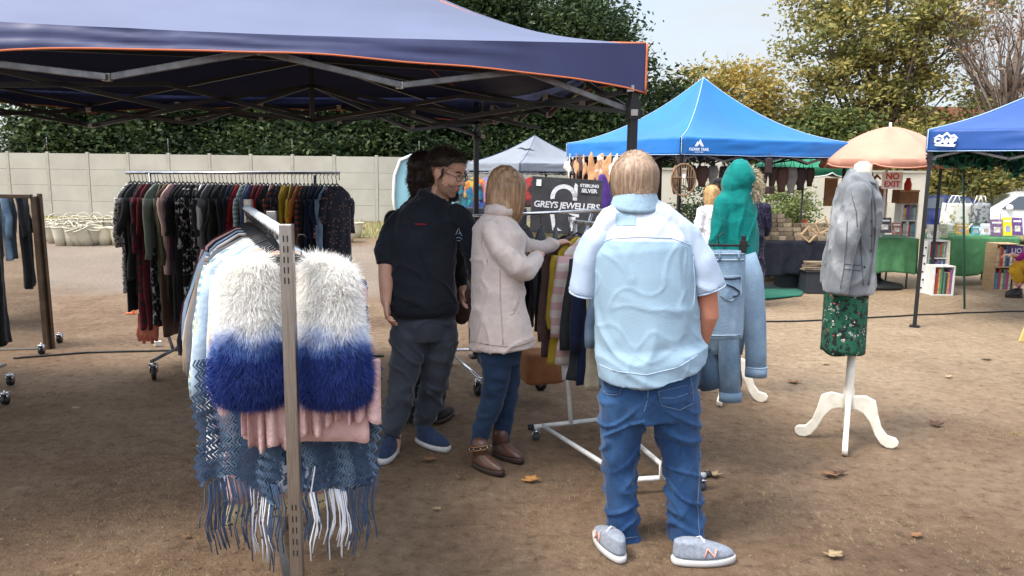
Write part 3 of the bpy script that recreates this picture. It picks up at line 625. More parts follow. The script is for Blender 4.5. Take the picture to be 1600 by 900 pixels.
mb = MB(); mb.prism([(-.11,.02),(-.06,.06),(-.03,.045),(.01,.085),(.05,.05),(.08,.06),(.12,.02),(.1,.02),(.07,.04),(.045,.025),(.01,.06),(-.03,.022),(-.06,.04),(-.09,.02)], LM, .004); mb.merge(text_mb('CAMP', .075, LM @ Matrix.Translation((0,0,-.01)), .002, .005)); mb.prism([(-.1,-.045),(.1,-.045),(.09,-.068),(-.08,-.06)], LM, .004); mb.build('printed_logo', m_print, gz3, smooth=False)
C4 = P(738, 268, 20.5)
gz4, cor4, u4, v4 = gazebo('grey peaked gazebo with small bird-like marks far behind the woman', (P(812,268,18.8).x, 18.8), R(33), 2.75, 2.75, 1.66, 1.86, P(808,212,21).z, m_greyt, mat('dark blue hem', (.06,.1,.2), .7), quad=.6, period=.7)
mb = MB(); T = Matrix.Translation(P(822, 234, 19.6)) @ Matrix.Rotation(R(20), 4, 'Z') @ Matrix.Rotation(R(-50), 4, 'X')
mb.prism([(-.22,.05),(-.1,.09),(0,.03),(.1,.06),(.22,-.04),(.06,0),(-.02,-.03),(-.1,.03)], T, .01); mb.build('printed_mark', m_blackplas, gz4, smooth=False)
# ---- parasols
def parasol(label, px, Y, zedge, ztop, r, nseg, mf, mhem, pole_m, scal=.12, rot=0):
    c = XP(px, Y, 0); root = empty('parasol', (c.x, Y, gz(c.x, Y)), 0, label, 'parasol'); mb = MB(); vs = []; K = 10; n = nseg*10
    for k in range(K+1):
        t = k/K; ring = []
        for j in range(n):
            a = 2*PI*j/n+rot; ph = (j % 10)/10; dip = math.sin(PI*ph); rr_ = r*t*(1-.06*dip*t)
            z = ztop-(ztop-zedge)*(t**1.7)-.06*dip*t*(1-t)*2; ring.append(V((c.x+rr_*math.cos(a), Y+rr_*math.sin(a), z)))
        vs.append(ring)
    last = vs[-1]; fl = []
    for j in range(n):
        ph = (j % 10)/10; p = last[j].copy(); p.z -= scal*(.55+.45*math.sin(PI*ph)**.5); p.x += (p.x-c.x)*.02; p.y += (p.y-Y)*.02; fl.append(p)
    mb.rings(vs+[fl], caps=False); mb.build('canopy', mf, root, solid=.003, sharp=40)
    hb = MB(); hb.tube(fl+[fl[0]], .012, 5, caps=False); hb.build('hem', mhem, root)
    MB().tube([(c.x, Y, -.02), (c.x, Y, ztop+.06)], .019, 8).build('pole', pole_m, root)
    for j in range(nseg):
        p = last[j*10]; MB().tube([V((c.x, Y, ztop-.02)), vs[5][j*10]-V((0,0,.03)), p-V((0,0,.015))], .006, 4).build('rib', m_whitepaint, root)
    return root, c
m_peach = mat('faded peach canvas', (.70,.38,.27), .85, c2=(.60,.31,.22), scale=2, transl=.3)
m_green = mat('green canvas', (.02,.2,.1), .8, c2=(.015,.15,.075), scale=2, transl=.15)
um1, uc1 = parasol('large faded peach parasol with scalloped edge over the book stall', 1370, 11.4, P(1391,250,11.4).z, P(1391,198,11.4).z, .93, 8, m_peach, m_peach, m_whitepaint, rot=R(10))
mb = MB(); mb.lathe([(.02,.0),(.34,.0),(.36,.03),(.34,.07),(.12,.1),(.045,.14),(.045,.4),(.02,.4)], (uc1.x, 11.4, 0)); mb.build('base', m_blackplas, um1)
um2, uc2 = parasol('green parasol with white piped scallops behind the blue gazebo', 1246, 13.6, P(1262,262,13.6).z, P(1262,236,13.6).z, .98, 8, m_green, m_white, m_greymetal, rot=R(5), scal=.16)
MB().lathe([(.02,.0),(.25,.0),(.25,.05),(.05,.08),(.03,.3),(.02,.3)], (uc2.x, 13.6, 0)).build('base', m_blackplas, um2)
# ================================================================ GARMENTS
PAL = {}
def gm(k): return PAL[k]
def defp(k, *a, **kw): PAL[k] = cloth('cloth '+k, *a, **kw)
defp('black', (.012,.012,.014), (.02,.02,.022)); defp('charcoal', (.035,.037,.04)); defp('navy', (.014,.02,.05)); defp('offwhite', (.62,.58,.52)); defp('white', (.7,.7,.72), (.6,.6,.63))
defp('red', (.3,.015,.02)); defp('maroon', (.09,.015,.02)); defp('mustard', (.5,.36,.045), (.42,.29,.03)); defp('orange', (.5,.17,.03)); defp('olive', (.09,.095,.06)); defp('sage', (.16,.2,.17)); defp('teal', (.01,.17,.16))
defp('grey', (.19,.19,.2)); defp('plum', (.07,.03,.05)); defp('pink', (.58,.38,.36), (.5,.31,.3)); defp('palepink', (.66,.45,.42)); defp('blue', (.05,.1,.24)); defp('skyblue', (.36,.46,.56)); defp('cream', (.6,.52,.38)); defp('tan', (.4,.29,.18)); defp('brown', (.09,.05,.035))
defp('darkfloral', (.4,.16,.12), (.015,.018,.03), 'voronoi', 34, mixlo=.16, mixhi=.26); defp('pinkfloral', (.03,.035,.06), (.5,.25,.25), 'noise', 30, mixlo=.5, mixhi=.56); defp('redfloral', (.16,.02,.03), (.03,.03,.035), 'noise', 22, mixlo=.45, mixhi=.55); defp('bwleaf', (.012,.012,.014), (.5,.5,.5), 'noise', 26, mixlo=.55, mixhi=.58)
defp('bwsmall', (.55,.53,.5), (.05,.05,.05), 'noise', 60, mixlo=.5, mixhi=.55); defp('plaid', (.22,.05,.04), (.03,.035,.04), 'stripez', 7, mixlo=.4, mixhi=.5); defp('mintstripe', (.45,.55,.55), (.2,.3,.33), 'stripez', 9, mixlo=.4, mixhi=.55)
defp('bluewhite', (.6,.64,.68), (.35,.42,.5), 'noise', 14, mixlo=.45, mixhi=.6); defp('leopard', (.03,.02,.015), (.6,.5,.3), 'voronoi', 60, mixlo=.2, mixhi=.34); defp('coral', (.6,.2,.13), (.5,.16,.11), transl=.3); defp('yellowstripe', (.6,.55,.3), (.4,.42,.4), 'stripex', 20)
defp('quilt', (.14,.09,.08), (.08,.05,.045), 'noise', 9); defp('pinkstripe', (.62,.4,.38), (.7,.62,.56), 'stripez', 3.2, mixlo=.45, mixhi=.55); defp('denim', (.1,.16,.24), (.2,.29,.38), 'noise', 7, bump=.4, bscale=160); defp('lightdenim', (.23,.32,.41), (.12,.19,.27), 'noise', 5, bump=.4, bscale=150)
defp('darkdenim', (.035,.06,.1), (.06,.1,.15), 'noise', 8, bump=.4, bscale=160); defp('leather', (.075,.035,.025), (.05,.022,.016), rough=.45, spec=.5, sheen=0); defp('knitpink', (.62,.42,.38), (.5,.3,.27), 'stripez', 40, bump=1, bscale=90)
m_hanger = m_blackplas
def hanger_mb(w, hz=-.085):
    mb = MB(); mb.tube([V((.0,0,-.055)), V((0,0,-.03)), V((-.012,0,-.012)), V((-.015,0,.004)), V((-.005,0,.019)), V((.01,0,.02)), V((.02,0,.008))], .0022, 5)
    mb.tube([V((-w/2*.92,0,-.155)), V((-w*.2,0,-.105)), V((-.03,0,-.068)), V((0,0,-.055)), V((.03,0,-.068)), V((w*.2,0,-.105)), V((w/2*.92,0,-.155))], [(.004,.007)]*7, 6); return mb
def garment_mb(w, l, th, seed, flare=1.0, neck=.075, folds=3.0, hemwave=.02, top=-.075, strap=False, droop=.0):
    rg = random.Random(seed); ph = rg.uniform(0, 9); mb = MB(); n = 32; rs = []
    zs = [top, top-.008, top-.03, top-.055, top-.085, top-.11, top-.15]; hw = [neck, neck+.015, neck+.4*(w/2-neck), neck+.75*(w/2-neck), w/2, w/2*1.03, w/2*1.01]
    m = max(8, int(l/.045)); 
    for k in range(1, m+1): t = k/m; zs.append(top-.15-(l-.15)*t); hw.append(w/2*(1+(flare-1)*t)*(1+.03*math.sin(t*7+ph)))
    for k, z in enumerate(zs):
        q = max(0, (top-.06-z))/l; ht = .012+th/2*min(1, q*5); amp = th*.55*min(1, q*2.2); ring = []
        for j in range(n):
            a = 2*PI*j/n; x = hw[k]*math.copysign(abs(math.cos(a))**.8, math.cos(a)); y = ht*math.copysign(abs(math.sin(a))**.7, math.sin(a))
            y += amp*(math.sin(x*folds*14+ph+q*1.5)*.5+noise.noise(V((x*7, z*2.2+ph, seed)))*.9); x += .012*noise.noise(V((z*9, y*9, seed+3)))
            zz = z+(hemwave*noise.noise(V((x*11, y*20, seed+5))) if k == len(zs)-1 else 0)+droop*(abs(x)/(w/2))**2*(-1 if q > .5 else 0)
            ring.append(V((x, y, zz)))
        rs.append(ring)
    mb.rings(rs); return mb
def sleeve_mb(side, w, sl, th, seed, top=-.075, out=.05, sr=1.0):
    rg = random.Random(seed+side); x = side*w/2*.93; pts = []; rad = []; m = 7
    for k in range(m+1):
        t = k/m; pts.append(V((x+side*out*math.sin(t*1.6)+.012*noise.noise(V((t*4, seed, side))), rg.uniform(-.006,.006)+.03*t*noise.noise(V((seed*1.3, t, 2)))*3, top-.115-sl*t))); rad.append((.062*sr*(1-.32*t)*(1+.1*noise.noise(V((t*9,seed,7)))), min(.035, th*.75)*(1-.2*t)))
    mb = MB(); mb.tube(pts, rad, 14, side=(1,0,0)); return mb
def garment(kind, label, m, loc, rz, w=.42, l=.75, th=.035, sleeve=.0, seed=1, flare=1.0, group=None, tilt=0, cat=None, parts=False, hanger=True, out=.05, sr=1.0, **k):
    body = garment_mb(w, l, th, seed, flare, **k)
    T = TR(loc, rz, 0, tilt); m_ = PAL[m] if isinstance(m, str) else m
    root = empty(kind, T.to_translation(), rz, label, cat or kind.replace('_', ' '), group)
    body.xf(T).build('fabric', m_, root)
    if sleeve:
        for s in (-1, 1): sleeve_mb(s, w, sleeve, th, seed, out=out, sr=sr).xf(T).build('sleeve', m_, root)
    if hanger: hanger_mb(w).xf(T).build('hanger', m_hanger, root)
    return root
def caster(c, r=.05, mw=None, parent=None, rz=0):
    c = V(c); mb = MB(); ax = V((math.cos(rz), math.sin(rz), 0))*.014
    mb.tube([c+V((0,0,r))-ax, c+V((0,0,r))+ax], r, 18); w_ = mb.build('wheel', mw or m_rubber, parent)
    MB().tube([c+V((0,0,r))-ax*1.2, c+V((0,0,r))+ax*1.2], r*.45, 12).build('hub', m_greymetal, w_)
    f = MB(); f.bar(c+V((0,0,r))-ax*1.6, c-ax*1.6+V((0,0,2.3*r)), .006,.03); f.bar(c+V((0,0,r))+ax*1.6, c+ax*1.6+V((0,0,2.3*r)), .006,.03); f.box(c+V((0,0,2.35*r)), (.05,.05,.008)); f.tube([c+V((0,0,2.3*r)), c+V((0,0,2.9*r))], .008); f.build('caster_fork', m_chrome, parent)
# ---- long rack at the back left
Yr = 6.3; A = P(197, 270, Yr); B = P(531, 270, Yr); zr = A.z
rk = empty('clothes_rack', (XP(365,Yr).x, Yr, 0), 0, 'long chrome clothes rack packed with dark dresses, parallel to the panel wall', 'clothes rack')
MB().tube([A, B], .0125, 10).build('rail', m_chrome, rk)
e = MB(); e.tube([B+V((-.005,0,0)), B+V((-.005,0,-.06))], .004, 6); e.build('rail_end', m_chrome, rk)
for px in (262, 500):
    xa = XP(px, Yr).x; m = MB(); xb = XP(276 if px < 300 else 515, Yr).x
    m.tube([(xa-.06 if px<300 else xa, Yr, zr), (xa-.02, Yr, .42), (xa+.02, Yr-.02, .30), (xb+.03, Yr-.12, .17)], .013, 8); m.build('upright', m_greymetal, rk)
    m = MB(); m.tube([(xb+.03, Yr-.5, .16), (xb+.03, Yr+.35, .16)], .014, 8); m.build('foot_bar', m_greymetal, rk)
    caster((xb+.02, Yr-.45, 0), .055, m_blackplas, rk, R(20)); caster((xb+.02, Yr+.33, 0), .055, m_blackplas, rk, R(-15))
MB().tube([(XP(276,Yr).x+.03, Yr-.05, .17), (XP(515,Yr).x+.03, Yr-.05, .17)], .012, 8).build('bottom_bar', m_greymetal, rk)
far = [ # kind, colour words, material, length, sleeve, width
 ('dress','cream speckled blouse','bwsmall',.98,.4),('dress','black lace skirt','black',1.12,0),('shirt','black top with white collar','charcoal',.9,.3),('dress','black long dress','black',1.05,.4),('dress','red and black floral dress','redfloral',1.32,.45),('dress','deep maroon patterned dress','maroon',1.3,.3),('dress','grey and black mottled dress','bwleaf',1.25,0),('shirt','dusty teal blouse','sage',.6,.5),
 ('dress','olive drab long coat','olive',1.1,.55),('dress','dark grey green dress','olive',1.3,.3),('dress','faded brown long skirt','brown',1.34,0),('shirt','pale mauve top','palepink',.85,.3),('dress','plum long cardigan','plum',.95,.5),('dress','black crepe dress','black',1.2,.3),('dress','black velvet dress','black',1.22,0),('shirt','black and white leaf print dress','bwleaf',1.15,.4),
 ('dress','zebra streaked black dress','bwleaf',1.1,.3),('dress','black printed tunic','bwleaf',1.0,.4),('shirt','white striped shirt','white',.6,.3),('dress','charcoal grey dress','charcoal',.95,.3),('shirt','ash grey cardigan','grey',.7,.5),('shirt','black sleeveless top','black',.7,0),('shirt','black blouse with white trim','black',.75,.3),('shirt','charcoal ribbed jumper','charcoal',.7,.4),
 ('shirt','black cotton shirt','black',.72,.4),('shirt','dark navy knit','navy',.7,.4),('shirt','black polo shirt','black',.7,.2),('shirt','dark red cardigan','red',.6,.45),('shirt','pale green blouse','mintstripe',.6,.4),('shirt','light grey blouse','grey',.62,.3),('shirt','deep blue blouse','blue',.66,.4),('shirt','crimson shirt','red',.66,.45),
 ('shirt','black shirt beside the crimson one','black',.7,.3),('shirt','bright red blouse with a hanging sleeve','red',.55,.5),('shirt','black wrap top','black',.7,.3),('shirt','lilac grey top','palepink',.62,.3),('shirt','orange red checked top','plaid',.6,.3),('shirt','dark floral top','darkfloral',.66,.3),
 ('dress','mustard yellow pleated dress','mustard',.95,0),('dress','second fold of mustard yellow cloth','mustard',.93,0),('dress','golden mustard cardigan','mustard',.9,.2),('shirt','maroon knitted top','maroon',.66,.3),('shirt','orange ochre scarf-trimmed top','orange',.6,.3),('shirt','striped earthy poncho','plaid',.8,.3),
 ('shirt','black jersey jacket','black',.9,.5),('dress','navy blue long coat','navy',1.0,.5),('dress','dark navy dress','navy',1.08,.3),('dress','black long coat near the right end','black',1.1,.5),('dress','navy satin dress','navy',1.12,.2),('shirt','blue denim shirt','denim',.6,.45),('dress','pink and navy floral dress','pinkfloral',.8,.3),('dress','multicoloured patterned long dress','darkfloral',1.12,.3)]
ordn = lambda i: ['first','second','third','fourth','fifth','sixth','seventh','eighth','ninth','tenth','eleventh','twelfth'][i]
nf = len(far); rg = random.Random(11)
for i, (kd, cw, mk, ln, sl) in enumerate(far):
    t = (i+.4)/nf; x = A.x+.02+(B.x-A.x-.03)*t; last = i-(nf-7)
    if i < 12: pos = ordn(i)+' from the left end'
    elif i >= nf-12: pos = ordn(nf-1-i)+' from the right end'
    else: pos = 'number %d from the left' % (i+1)
    rz = R(90+rg.uniform(-7,7)-(max(0,last)*2.6)); zt_ = zr+.0
    garment('hanging_'+kd, cw+', '+pos+' of the back rack', mk, (x, Yr+rg.uniform(-.01,.01), zt_-.012), rz, w=rg.uniform(.36,.44), l=ln*rg.uniform(.9,.98)-.06, th=rg.uniform(.024,.036), sleeve=sl*.95, seed=200+i, flare=rg.uniform(.95,1.15), group='garments on the long back rack', cat=kd)
mb = MB(); 
for k in range(5): x0 = XP(226+k*5, 6.15).x; mb.ribbon([V((x0, 6.15+.01*k, .47)), V((x0+.005, 6.14, .38)), V((x0-.012+.005*k, 6.13, .30)), V((x0-.02+.008*k, 6.14, .24-.02*(k%2)))], [.05,.06,.055,.02], (1,.3,0))
mb.build('chiffon_scarf', PAL['coral'], solid=.002, label='coral red chiffon scarf trailing below the long back rack', cat='scarf')
for (px, py, lab, kd) in ((247, 541, 'small pale square wrapper on the soil left of the caster', 0), (205, 491, 'short orange tape scrap on the soil below the dresses at left', 1)):
    g = G(px, py); m = MB()
    if kd == 0: m.box(g+V((0,0,.022)), (.055,.04,.042), rz=.4); m.box(g+V((0,0,.046)), (.06,.045,.004), rz=.4)
    elif kd == 1: m.box(g+V((0,0,.012)), (.11,.03,.012), rz=.2); m.box(g+V((.03,0,.03)), (.03,.02,.03), rz=.5)
    else: m.lathe([(.07,0),(.07,.015),(.03,.02),(.022,.2),(.012,.34)], g, 10)
    m.build('wrapper' if kd == 0 else 'tape_scrap' if kd == 1 else 'marker_cone', m_white if kd == 0 else mat('safety orange', (.75,.13,.03), .6), smooth=False, bevel=.003, label=lab, cat='litter' if kd < 2 else 'cone')
# ---- near rack along the view, slotted steel post in front
pN = P(450, 372, 2.42); zN = pN.z; pF = V((P(383,325,4.2).x, 4.2, zN)); rdir = (pF-pN).normalized(); rzN = math.atan2(rdir.y, rdir.x)-PI/2
rn = empty('clothes_rack', (pN.x, pN.y-.02, 0), 0, 'near clothes rack with a slotted steel post, loaded behind the fur vest', 'clothes rack')
def slot_post(x, y, h, name='upright'):
    m = MB(); m.box((x, y, h/2), (.041, .03, h)); u_ = m.build(name, m_steel, rn, smooth=False, bevel=.003); s = MB(); z = h-.05
    zs = [h-.045-.033*k for k in range(5)]+[.55-.04*k for k in range(5)]+[.30-.04*k for k in range(4)]
    for z in zs:
        for dx in (-.006, .006): s.box((x+dx, y-.0155, z), (.0035,.002,.02))
    build_islands(s, 'slot', m_blackplas, u_, smooth=False)
base_post = XP(462, 2.40, .35); topp = P(450, 350, 2.40); xpost = (base_post.x+topp.x)/2
slot_post(xpost, 2.40, topp.z); slot_post(pF.x, 4.25, zN+.05); 
pF2 = P(412, 337, 3.3); slot_post(pF2.x+.02, 3.35, zN+.035)
m = MB(); m.tube([V((xpost, 2.41, zN)), pF], .014, 10); m.build('rail', m_chrome, rn)
for (x, y) in ((xpost, 2.40), (pF.x, 4.25)):
    MB().bar((x-.34, y, .09), (x+.34, y, .09), .045, .04).build('foot_bar', m_steel, rn, smooth=False)
    for s in (-.32, .32): caster((x+s, y, 0), .028, m_blackplas, rn)
MB().bar((xpost, 2.4, .09), (pF.x, 4.25, .09), .03, .03).build('bottom_bar', m_steel, rn, smooth=False)
near = [('blouse','deep wine printed blouse','maroon',.62,.5),('blouse','rose brown cardigan','pink',.68,.52),('jacket','black fleece jacket','black',.7,.5),('blouse','grey blue shirt','skyblue',.6,.4),('blouse','navy jersey top','navy',.66,.5),('blouse','white cotton shirt','white',.68,.52),('blouse','tan knitted jumper','tan',.64,.5),('jacket','black button jacket','black',.72,.52),('blouse','grey striped shirt','grey',.6,.5),
 ('blouse','pale cream blouse','offwhite',.72,.5),('blouse','mint striped long sleeved top','mintstripe',.74,.56),('blouse','pale blue patterned shirt','bluewhite',.98,.5),('blouse','cream yellow striped shirt','yellowstripe',.66,.5),('blouse','white ribbed top','white',.96,.56),('blouse','icy blue knitted jumper','skyblue',.8,.5),('blouse','white long cardigan with blue dashes','bluewhite',.98,.56),
 ('blouse','beige ribbed knit','cream',.86,.52),('blouse','rose pink cardigan','knitpink',.92,.55),('blouse','pale pink long blouse','palepink',.96,.55),('dress','leopard print dress','leopard',1.08,0),('blouse','pink long blouse just behind the fur vest','pink',.97,.55)]
rg = random.Random(4); nn = len(near)
for i, (kd, cw, mk, ln, sl) in enumerate(near):
    t = .95-.79*((i+.5)/nn)**.85; p = pN.lerp(pF, t)
    pos = (ordn(i)+' from the back of the near rack') if i < 11 else (ordn(nn-1-i)+' behind the fur vest')
    garment('hanging_'+kd, cw+', '+pos, mk, (p.x, p.y, zN-.012), rzN+R(rg.uniform(-5,5)+8), w=rg.uniform(.40,.44) if i < nn-6 else .38, l=ln*.93, th=rg.uniform(.026,.04), out=.15-.006*i+rg.uniform(-.015,.015), sr=.68, sleeve=sl, seed=300+i, flare=rg.uniform(1.1,1.3) if i < nn-6 else 1.12, group='garments on the near rack', cat=kd, folds=rg.uniform(1.5,3))
# rail loops of clear hook covers
m = MB()
for k in range(46):
    p = pN.lerp(pF, .03+.9*k/46); a = rg.uniform(-.2,.2); m.tube([p+V((0.016*math.cos(q)*1.3, a*.02, .018*math.sin(q)+.004)) for q in [PI*j/6 for j in range(7)]], .0045, 5)
build_islands(m, 'hook_loop', mat('frosted clear plastic', (.62,.66,.68), .3, c2=(.4,.44,.46), scale=40, spec=.7), rn)
# ---- fur vest
VY = 2.5; TV = TR((P(449,372,VY).x, VY, zN-.02), R(3))
fv = empty('fur_vest', TV.to_translation(), R(3), 'fluffy sleeveless fur vest, white above and royal blue below, hung behind the steel post', 'vest')
def vest_side(s):
    mb = MB(); rs = []
    prof = [(-.055,.06,.13,.03),(-.085,.05,.215,.05),(-.13,.055,.235,.075),(-.2,.045,.232,.085),(-.3,.03,.25,.095),(-.38,.022,.262,.1),(-.45,.02,.272,.1),(-.5,.03,.27,.09),(-.535,.05,.25,.06)]
    for z, xi, xo, dp in prof:
        c = (xi+xo)/2; hw = (xo-xi)/2; rs.append([V((s*.93*(c+hw*math.cos(a)), dp*.5*math.sin(a)*1.1, z-.0)) for a in [2*PI*j/20 for j in range(20)]])
    mb.rings(rs if s > 0 else [list(reversed(r)) for r in rs]); return mb
m_furbase = mat('fur backing', (.75,.7,.62), .95, c2=(.01,.035,.22), c3=(.4,.48,.62), pattern='zstep', mixlo=-.30, mixhi=-.36)
# note: ramp on object Z (white above, royal blue below)
MATS.pop('fur backing'); 
def furmat(name, mode):
    m = bpy.data.materials.new(name); m.use_nodes = True; n = m.node_tree.nodes; l = m.node_tree.links; b = n['Principled BSDF']
    b.inputs['Roughness'].default_value = .6; b.inputs['Sheen Weight'].default_value = .3; b.inputs['Specular IOR Level'].default_value = .3
    t = n.new('ShaderNodeTexCoord'); sp = n.new('ShaderNodeSeparateXYZ'); l.new(t.outputs['Object'], sp.inputs[0])
    x = n.new('ShaderNodeTexNoise'); x.inputs['Scale'].default_value = 14; x.inputs['Detail'].default_value = 5; l.new(t.outputs['Object'], x.inputs[0])
    a = n.new('ShaderNodeMath'); a.operation = 'MULTIPLY_ADD'; a.inputs[1].default_value = .16; l.new(x.outputs[0], a.inputs[0]); l.new(sp.outputs['Z'], a.inputs[2])
    r = n.new('ShaderNodeValToRGB'); mr = n.new('ShaderNodeMapRange'); mr.inputs['From Min'].default_value = -.5; mr.inputs['From Max'].default_value = 0
    l.new(a.outputs[0], mr.inputs[0]); l.new(mr.outputs[0], r.inputs[0]); e = r.color_ramp.elements
    e[0].position = .0; e[0].color = (.003,.022,.17,1); e[1].position = 1; e[1].color = (.93,.91,.86,1)
    for p, c in ((.40,(.004,.035,.24,1)),(.47,(.10,.2,.5,1)),(.54,(.6,.66,.8,1)),(.64,(.93,.92,.89,1))): q = e.new(p); q.color = c
    l.new(r.outputs[0], b.inputs['Base Color'])
    tr = n.new('ShaderNodeBsdfTranslucent'); l.new(r.outputs[0], tr.inputs[0]); mx = n.new('ShaderNodeMixShader'); mx.inputs[0].default_value = .35; l.new(b.outputs[0], mx.inputs[1]); l.new(tr.outputs[0], mx.inputs[2]); l.new(mx.outputs[0], n['Material Output'].inputs[0]); return m
m_fur = furmat('dip dyed fur', 0)
def fur(mb, n, length, width, grav, rgs):
    rg = np.random.RandomState(rgs); tri = []
    P0 = []; 
    ar = []; fl = []
    for f in mb.f:
        p = [mb.v[i] for i in f]
        for k in range(1, len(p)-1):
            a, b, c = p[0], p[k], p[k+1]; nrm = (b-a).cross(c-a); A_ = nrm.length
            if A_ > 1e-9: fl.append((a, b-a, c-a, nrm/A_)); ar.append(A_)
    ar = np.array(ar); mc = sum(mb.v, V())/len(mb.v); sg = sum((1 if (f_[0]-mc).dot(f_[3]) > 0 else -1) for f_ in fl); fl = [(q[0], q[1], q[2], q[3]*(1 if sg > 0 else -1)) for q in fl]
    idx = rg.choice(len(fl), n, p=ar/ar.sum()); a = np.array([fl[i][0] for i in idx]); b = np.array([fl[i][1] for i in idx]); c = np.array([fl[i][2] for i in idx]); nn_ = np.array([fl[i][3] for i in idx])
    u_ = rg.rand(n, 1); v_ = rg.rand(n, 1); sw = (u_+v_) > 1; u_[sw] = 1-u_[sw]; v_[sw] = 1-v_[sw]; p0 = a+b*u_+c*v_
    cl = np.array([[noise.noise(V(q)*22), noise.noise(V(q)*22+V((9,0,0))), noise.noise(V(q)*22+V((0,9,0)))] for q in p0]) 
    d = nn_+rg.normal(size=(n,3))*.42+cl*.6+np.array([0,0,-grav]); d /= np.linalg.norm(d, axis=1)[:,None]; L_ = length*rg.uniform(.45,1.15,n)[:,None]
    p1 = p0+d*L_*.5; d2 = d+np.array([0,0,-grav*.9])+cl*.3; d2 /= np.linalg.norm(d2, axis=1)[:,None]; p2 = p1+d2*L_*.5
    sd = np.cross(d, rg.normal(size=(n,3))); sd /= np.linalg.norm(sd, axis=1)[:,None]; w_ = width/2
    v = np.stack([p0-sd*w_, p0+sd*w_, p1+sd*w_*.8, p1-sd*w_*.8, p2+sd*w_*.15, p2-sd*w_*.15], 1).reshape(-1,3); k = np.arange(n)*6
    f = np.concatenate([np.stack([k,k+1,k+2,k+3],1), np.stack([k+3,k+2,k+4,k+5],1)]); return v, f
for s in (-1, 1):
    sm = vest_side(s).xf(TV); pn = sm.build('front_panel', m_fur, fv); v, f = fur(sm, 52000, .042, .0014, .45, 9+s); npmesh('fur_pile', v, f, [m_fur], None, pn)
lin = MB(); lin.grid(lambda a, b: TV @ V((-.06+.12*a, .05+.006*math.sin(a*14), -.07-.43*b)), 10, 10); lin.build('lining', mat('white satin lining', (.72,.74,.8), .4, c2=(.6,.63,.7), scale=8, bump=.3), fv, solid=.003)
hanger_mb(.44).xf(TV @ Matrix.Translation((0,.01,.02))).build('hanger', m_hanger, fv)
b_ = MB(); b_.tube([TV @ V((-.09,-.0,-.075)), TV @ V((0,.02,-.052)), TV @ V((.09,-.0,-.075)), TV @ V((.1,.02,-.12)), TV @ V((0,.035,-.13)), TV @ V((-.1,.02,-.12)), TV @ V((-.09,0,-.075))], [(.008,.02)]*7, 6); b_.build('collar', PAL['black'], fv)
# ---- pink frilled top below the vest
T2 = TR((P(470,372,2.56).x, 2.56, zN-.02), R(4)); pk = empty('frilled_top', T2.to_translation(), R(4), 'dusty pink crinkled top with a frilly hem showing below the fur vest', 'top')
def frill(u_, v_):
    x = -.21+.47*u_; z = -.4-.24*v_-.05*v_*math.sin(u_*5+.6)-.035*v_*abs(math.sin(u_*14)); amp = .008+.022*v_**2; return T2 @ V((x+.008*math.sin(u_*60)*v_, -.035+amp*math.sin(u_*70+2*math.sin(u_*9))+.01*math.sin(u_*22), z))
m = MB(); m.grid(frill, 150, 16); m.build('skirt_frill', cloth('pink crinkle', (.64,.42,.40), (.54,.34,.32), scale=20, bump=1, bscale=60), pk, solid=.003)
garment_mb(.42, .62, .04, 77).xf(T2).build('bodice', PAL['pink'], pk); hanger_mb(.42).xf(T2).build('hanger', m_hanger, pk)
# ---- fringed net shawl
T3 = TR((P(448,372,2.66).x, 2.66, zN-.02), R(5)); sh = empty('fringed_shawl', T3.to_translation(), R(5), 'dark blue and white openwork shawl with long knotted fringes under the pink frill', 'shawl')
mdark = cloth('ink blue yarn', (.03,.05,.09), (.05,.08,.14), bump=.4); mwhite = cloth('white yarn', (.7,.71,.74), (.6,.61,.66), bump=.4); mmid = cloth('slate yarn', (.13,.19,.27), (.06,.10,.16), bump=.4)
rg = random.Random(8); bases = [MB(), MB(), MB()]
def hem(x): return -.92-.05*math.cos(x*9)+.03*math.sin(x*23)+(.10 if abs(x) < .07 else 0)
def shp(x, z, k): return T3 @ V((x+.01*math.sin(z*30+x*9), -.04+.03*math.sin(x*19+z*2)+.012*math.sin(x*47+k), z))
for side in (-1, 1):
    x = .0+.035
    while x < .305:
        X0 = side*x; zt_ = -.42; zb_ = hem(X0); nz_ = int((zt_-zb_)/.018)
        for mb_i, off in ((0, 0), (2, .006), (0, .012)):
            pts = [shp(X0+((-1)**k)*.0075+off*side, zt_-.018*k+rg.uniform(-.003,.003), mb_i) for k in range(nz_)]; bases[mb_i].ribbon(pts, [rg.uniform(.005,.009) for _ in pts], (1,.2,.1))
        x += .011
        for q in range(3):
            if rg.random() < .8:
                wht = (X0 > .06 and X0 < .2 and rg.random() < .55) or (-.16 < X0 < -.09 and rg.random() < .4); fl_ = rg.uniform(.12,.26) if not wht else rg.uniform(.15,.25); xx = X0+rg.uniform(-.008,.008); sw = rg.uniform(-.012,.012)
                bases[1 if wht else 0].tube([shp(xx, zb_+.02, 1), shp(xx+sw*.3, zb_-fl_*.35, 1), shp(xx+sw*.8, zb_-fl_*.7, 1), shp(xx+sw, zb_-fl_, 1)], [.0022,.0022,.002,.0028] if not wht else [.0026]*4, 5)
bases[0].build('dark_net', mdark, sh); bases[2].build('slate_net', mmid, sh); build_islands(bases[1], 'fringe_strand', mwhite, sh)
m = garment_mb(.52, .86, .05, 78, flare=1.05); m.xf(T3 @ Matrix.Translation((0,.06,0))).build('backing', cloth('blue white print', (.42,.47,.54), (.03,.055,.11), 'noise', 40, mixlo=.42, mixhi=.5), sh)
hanger_mb(.42).xf(T3).build('hanger', m_hanger, sh)
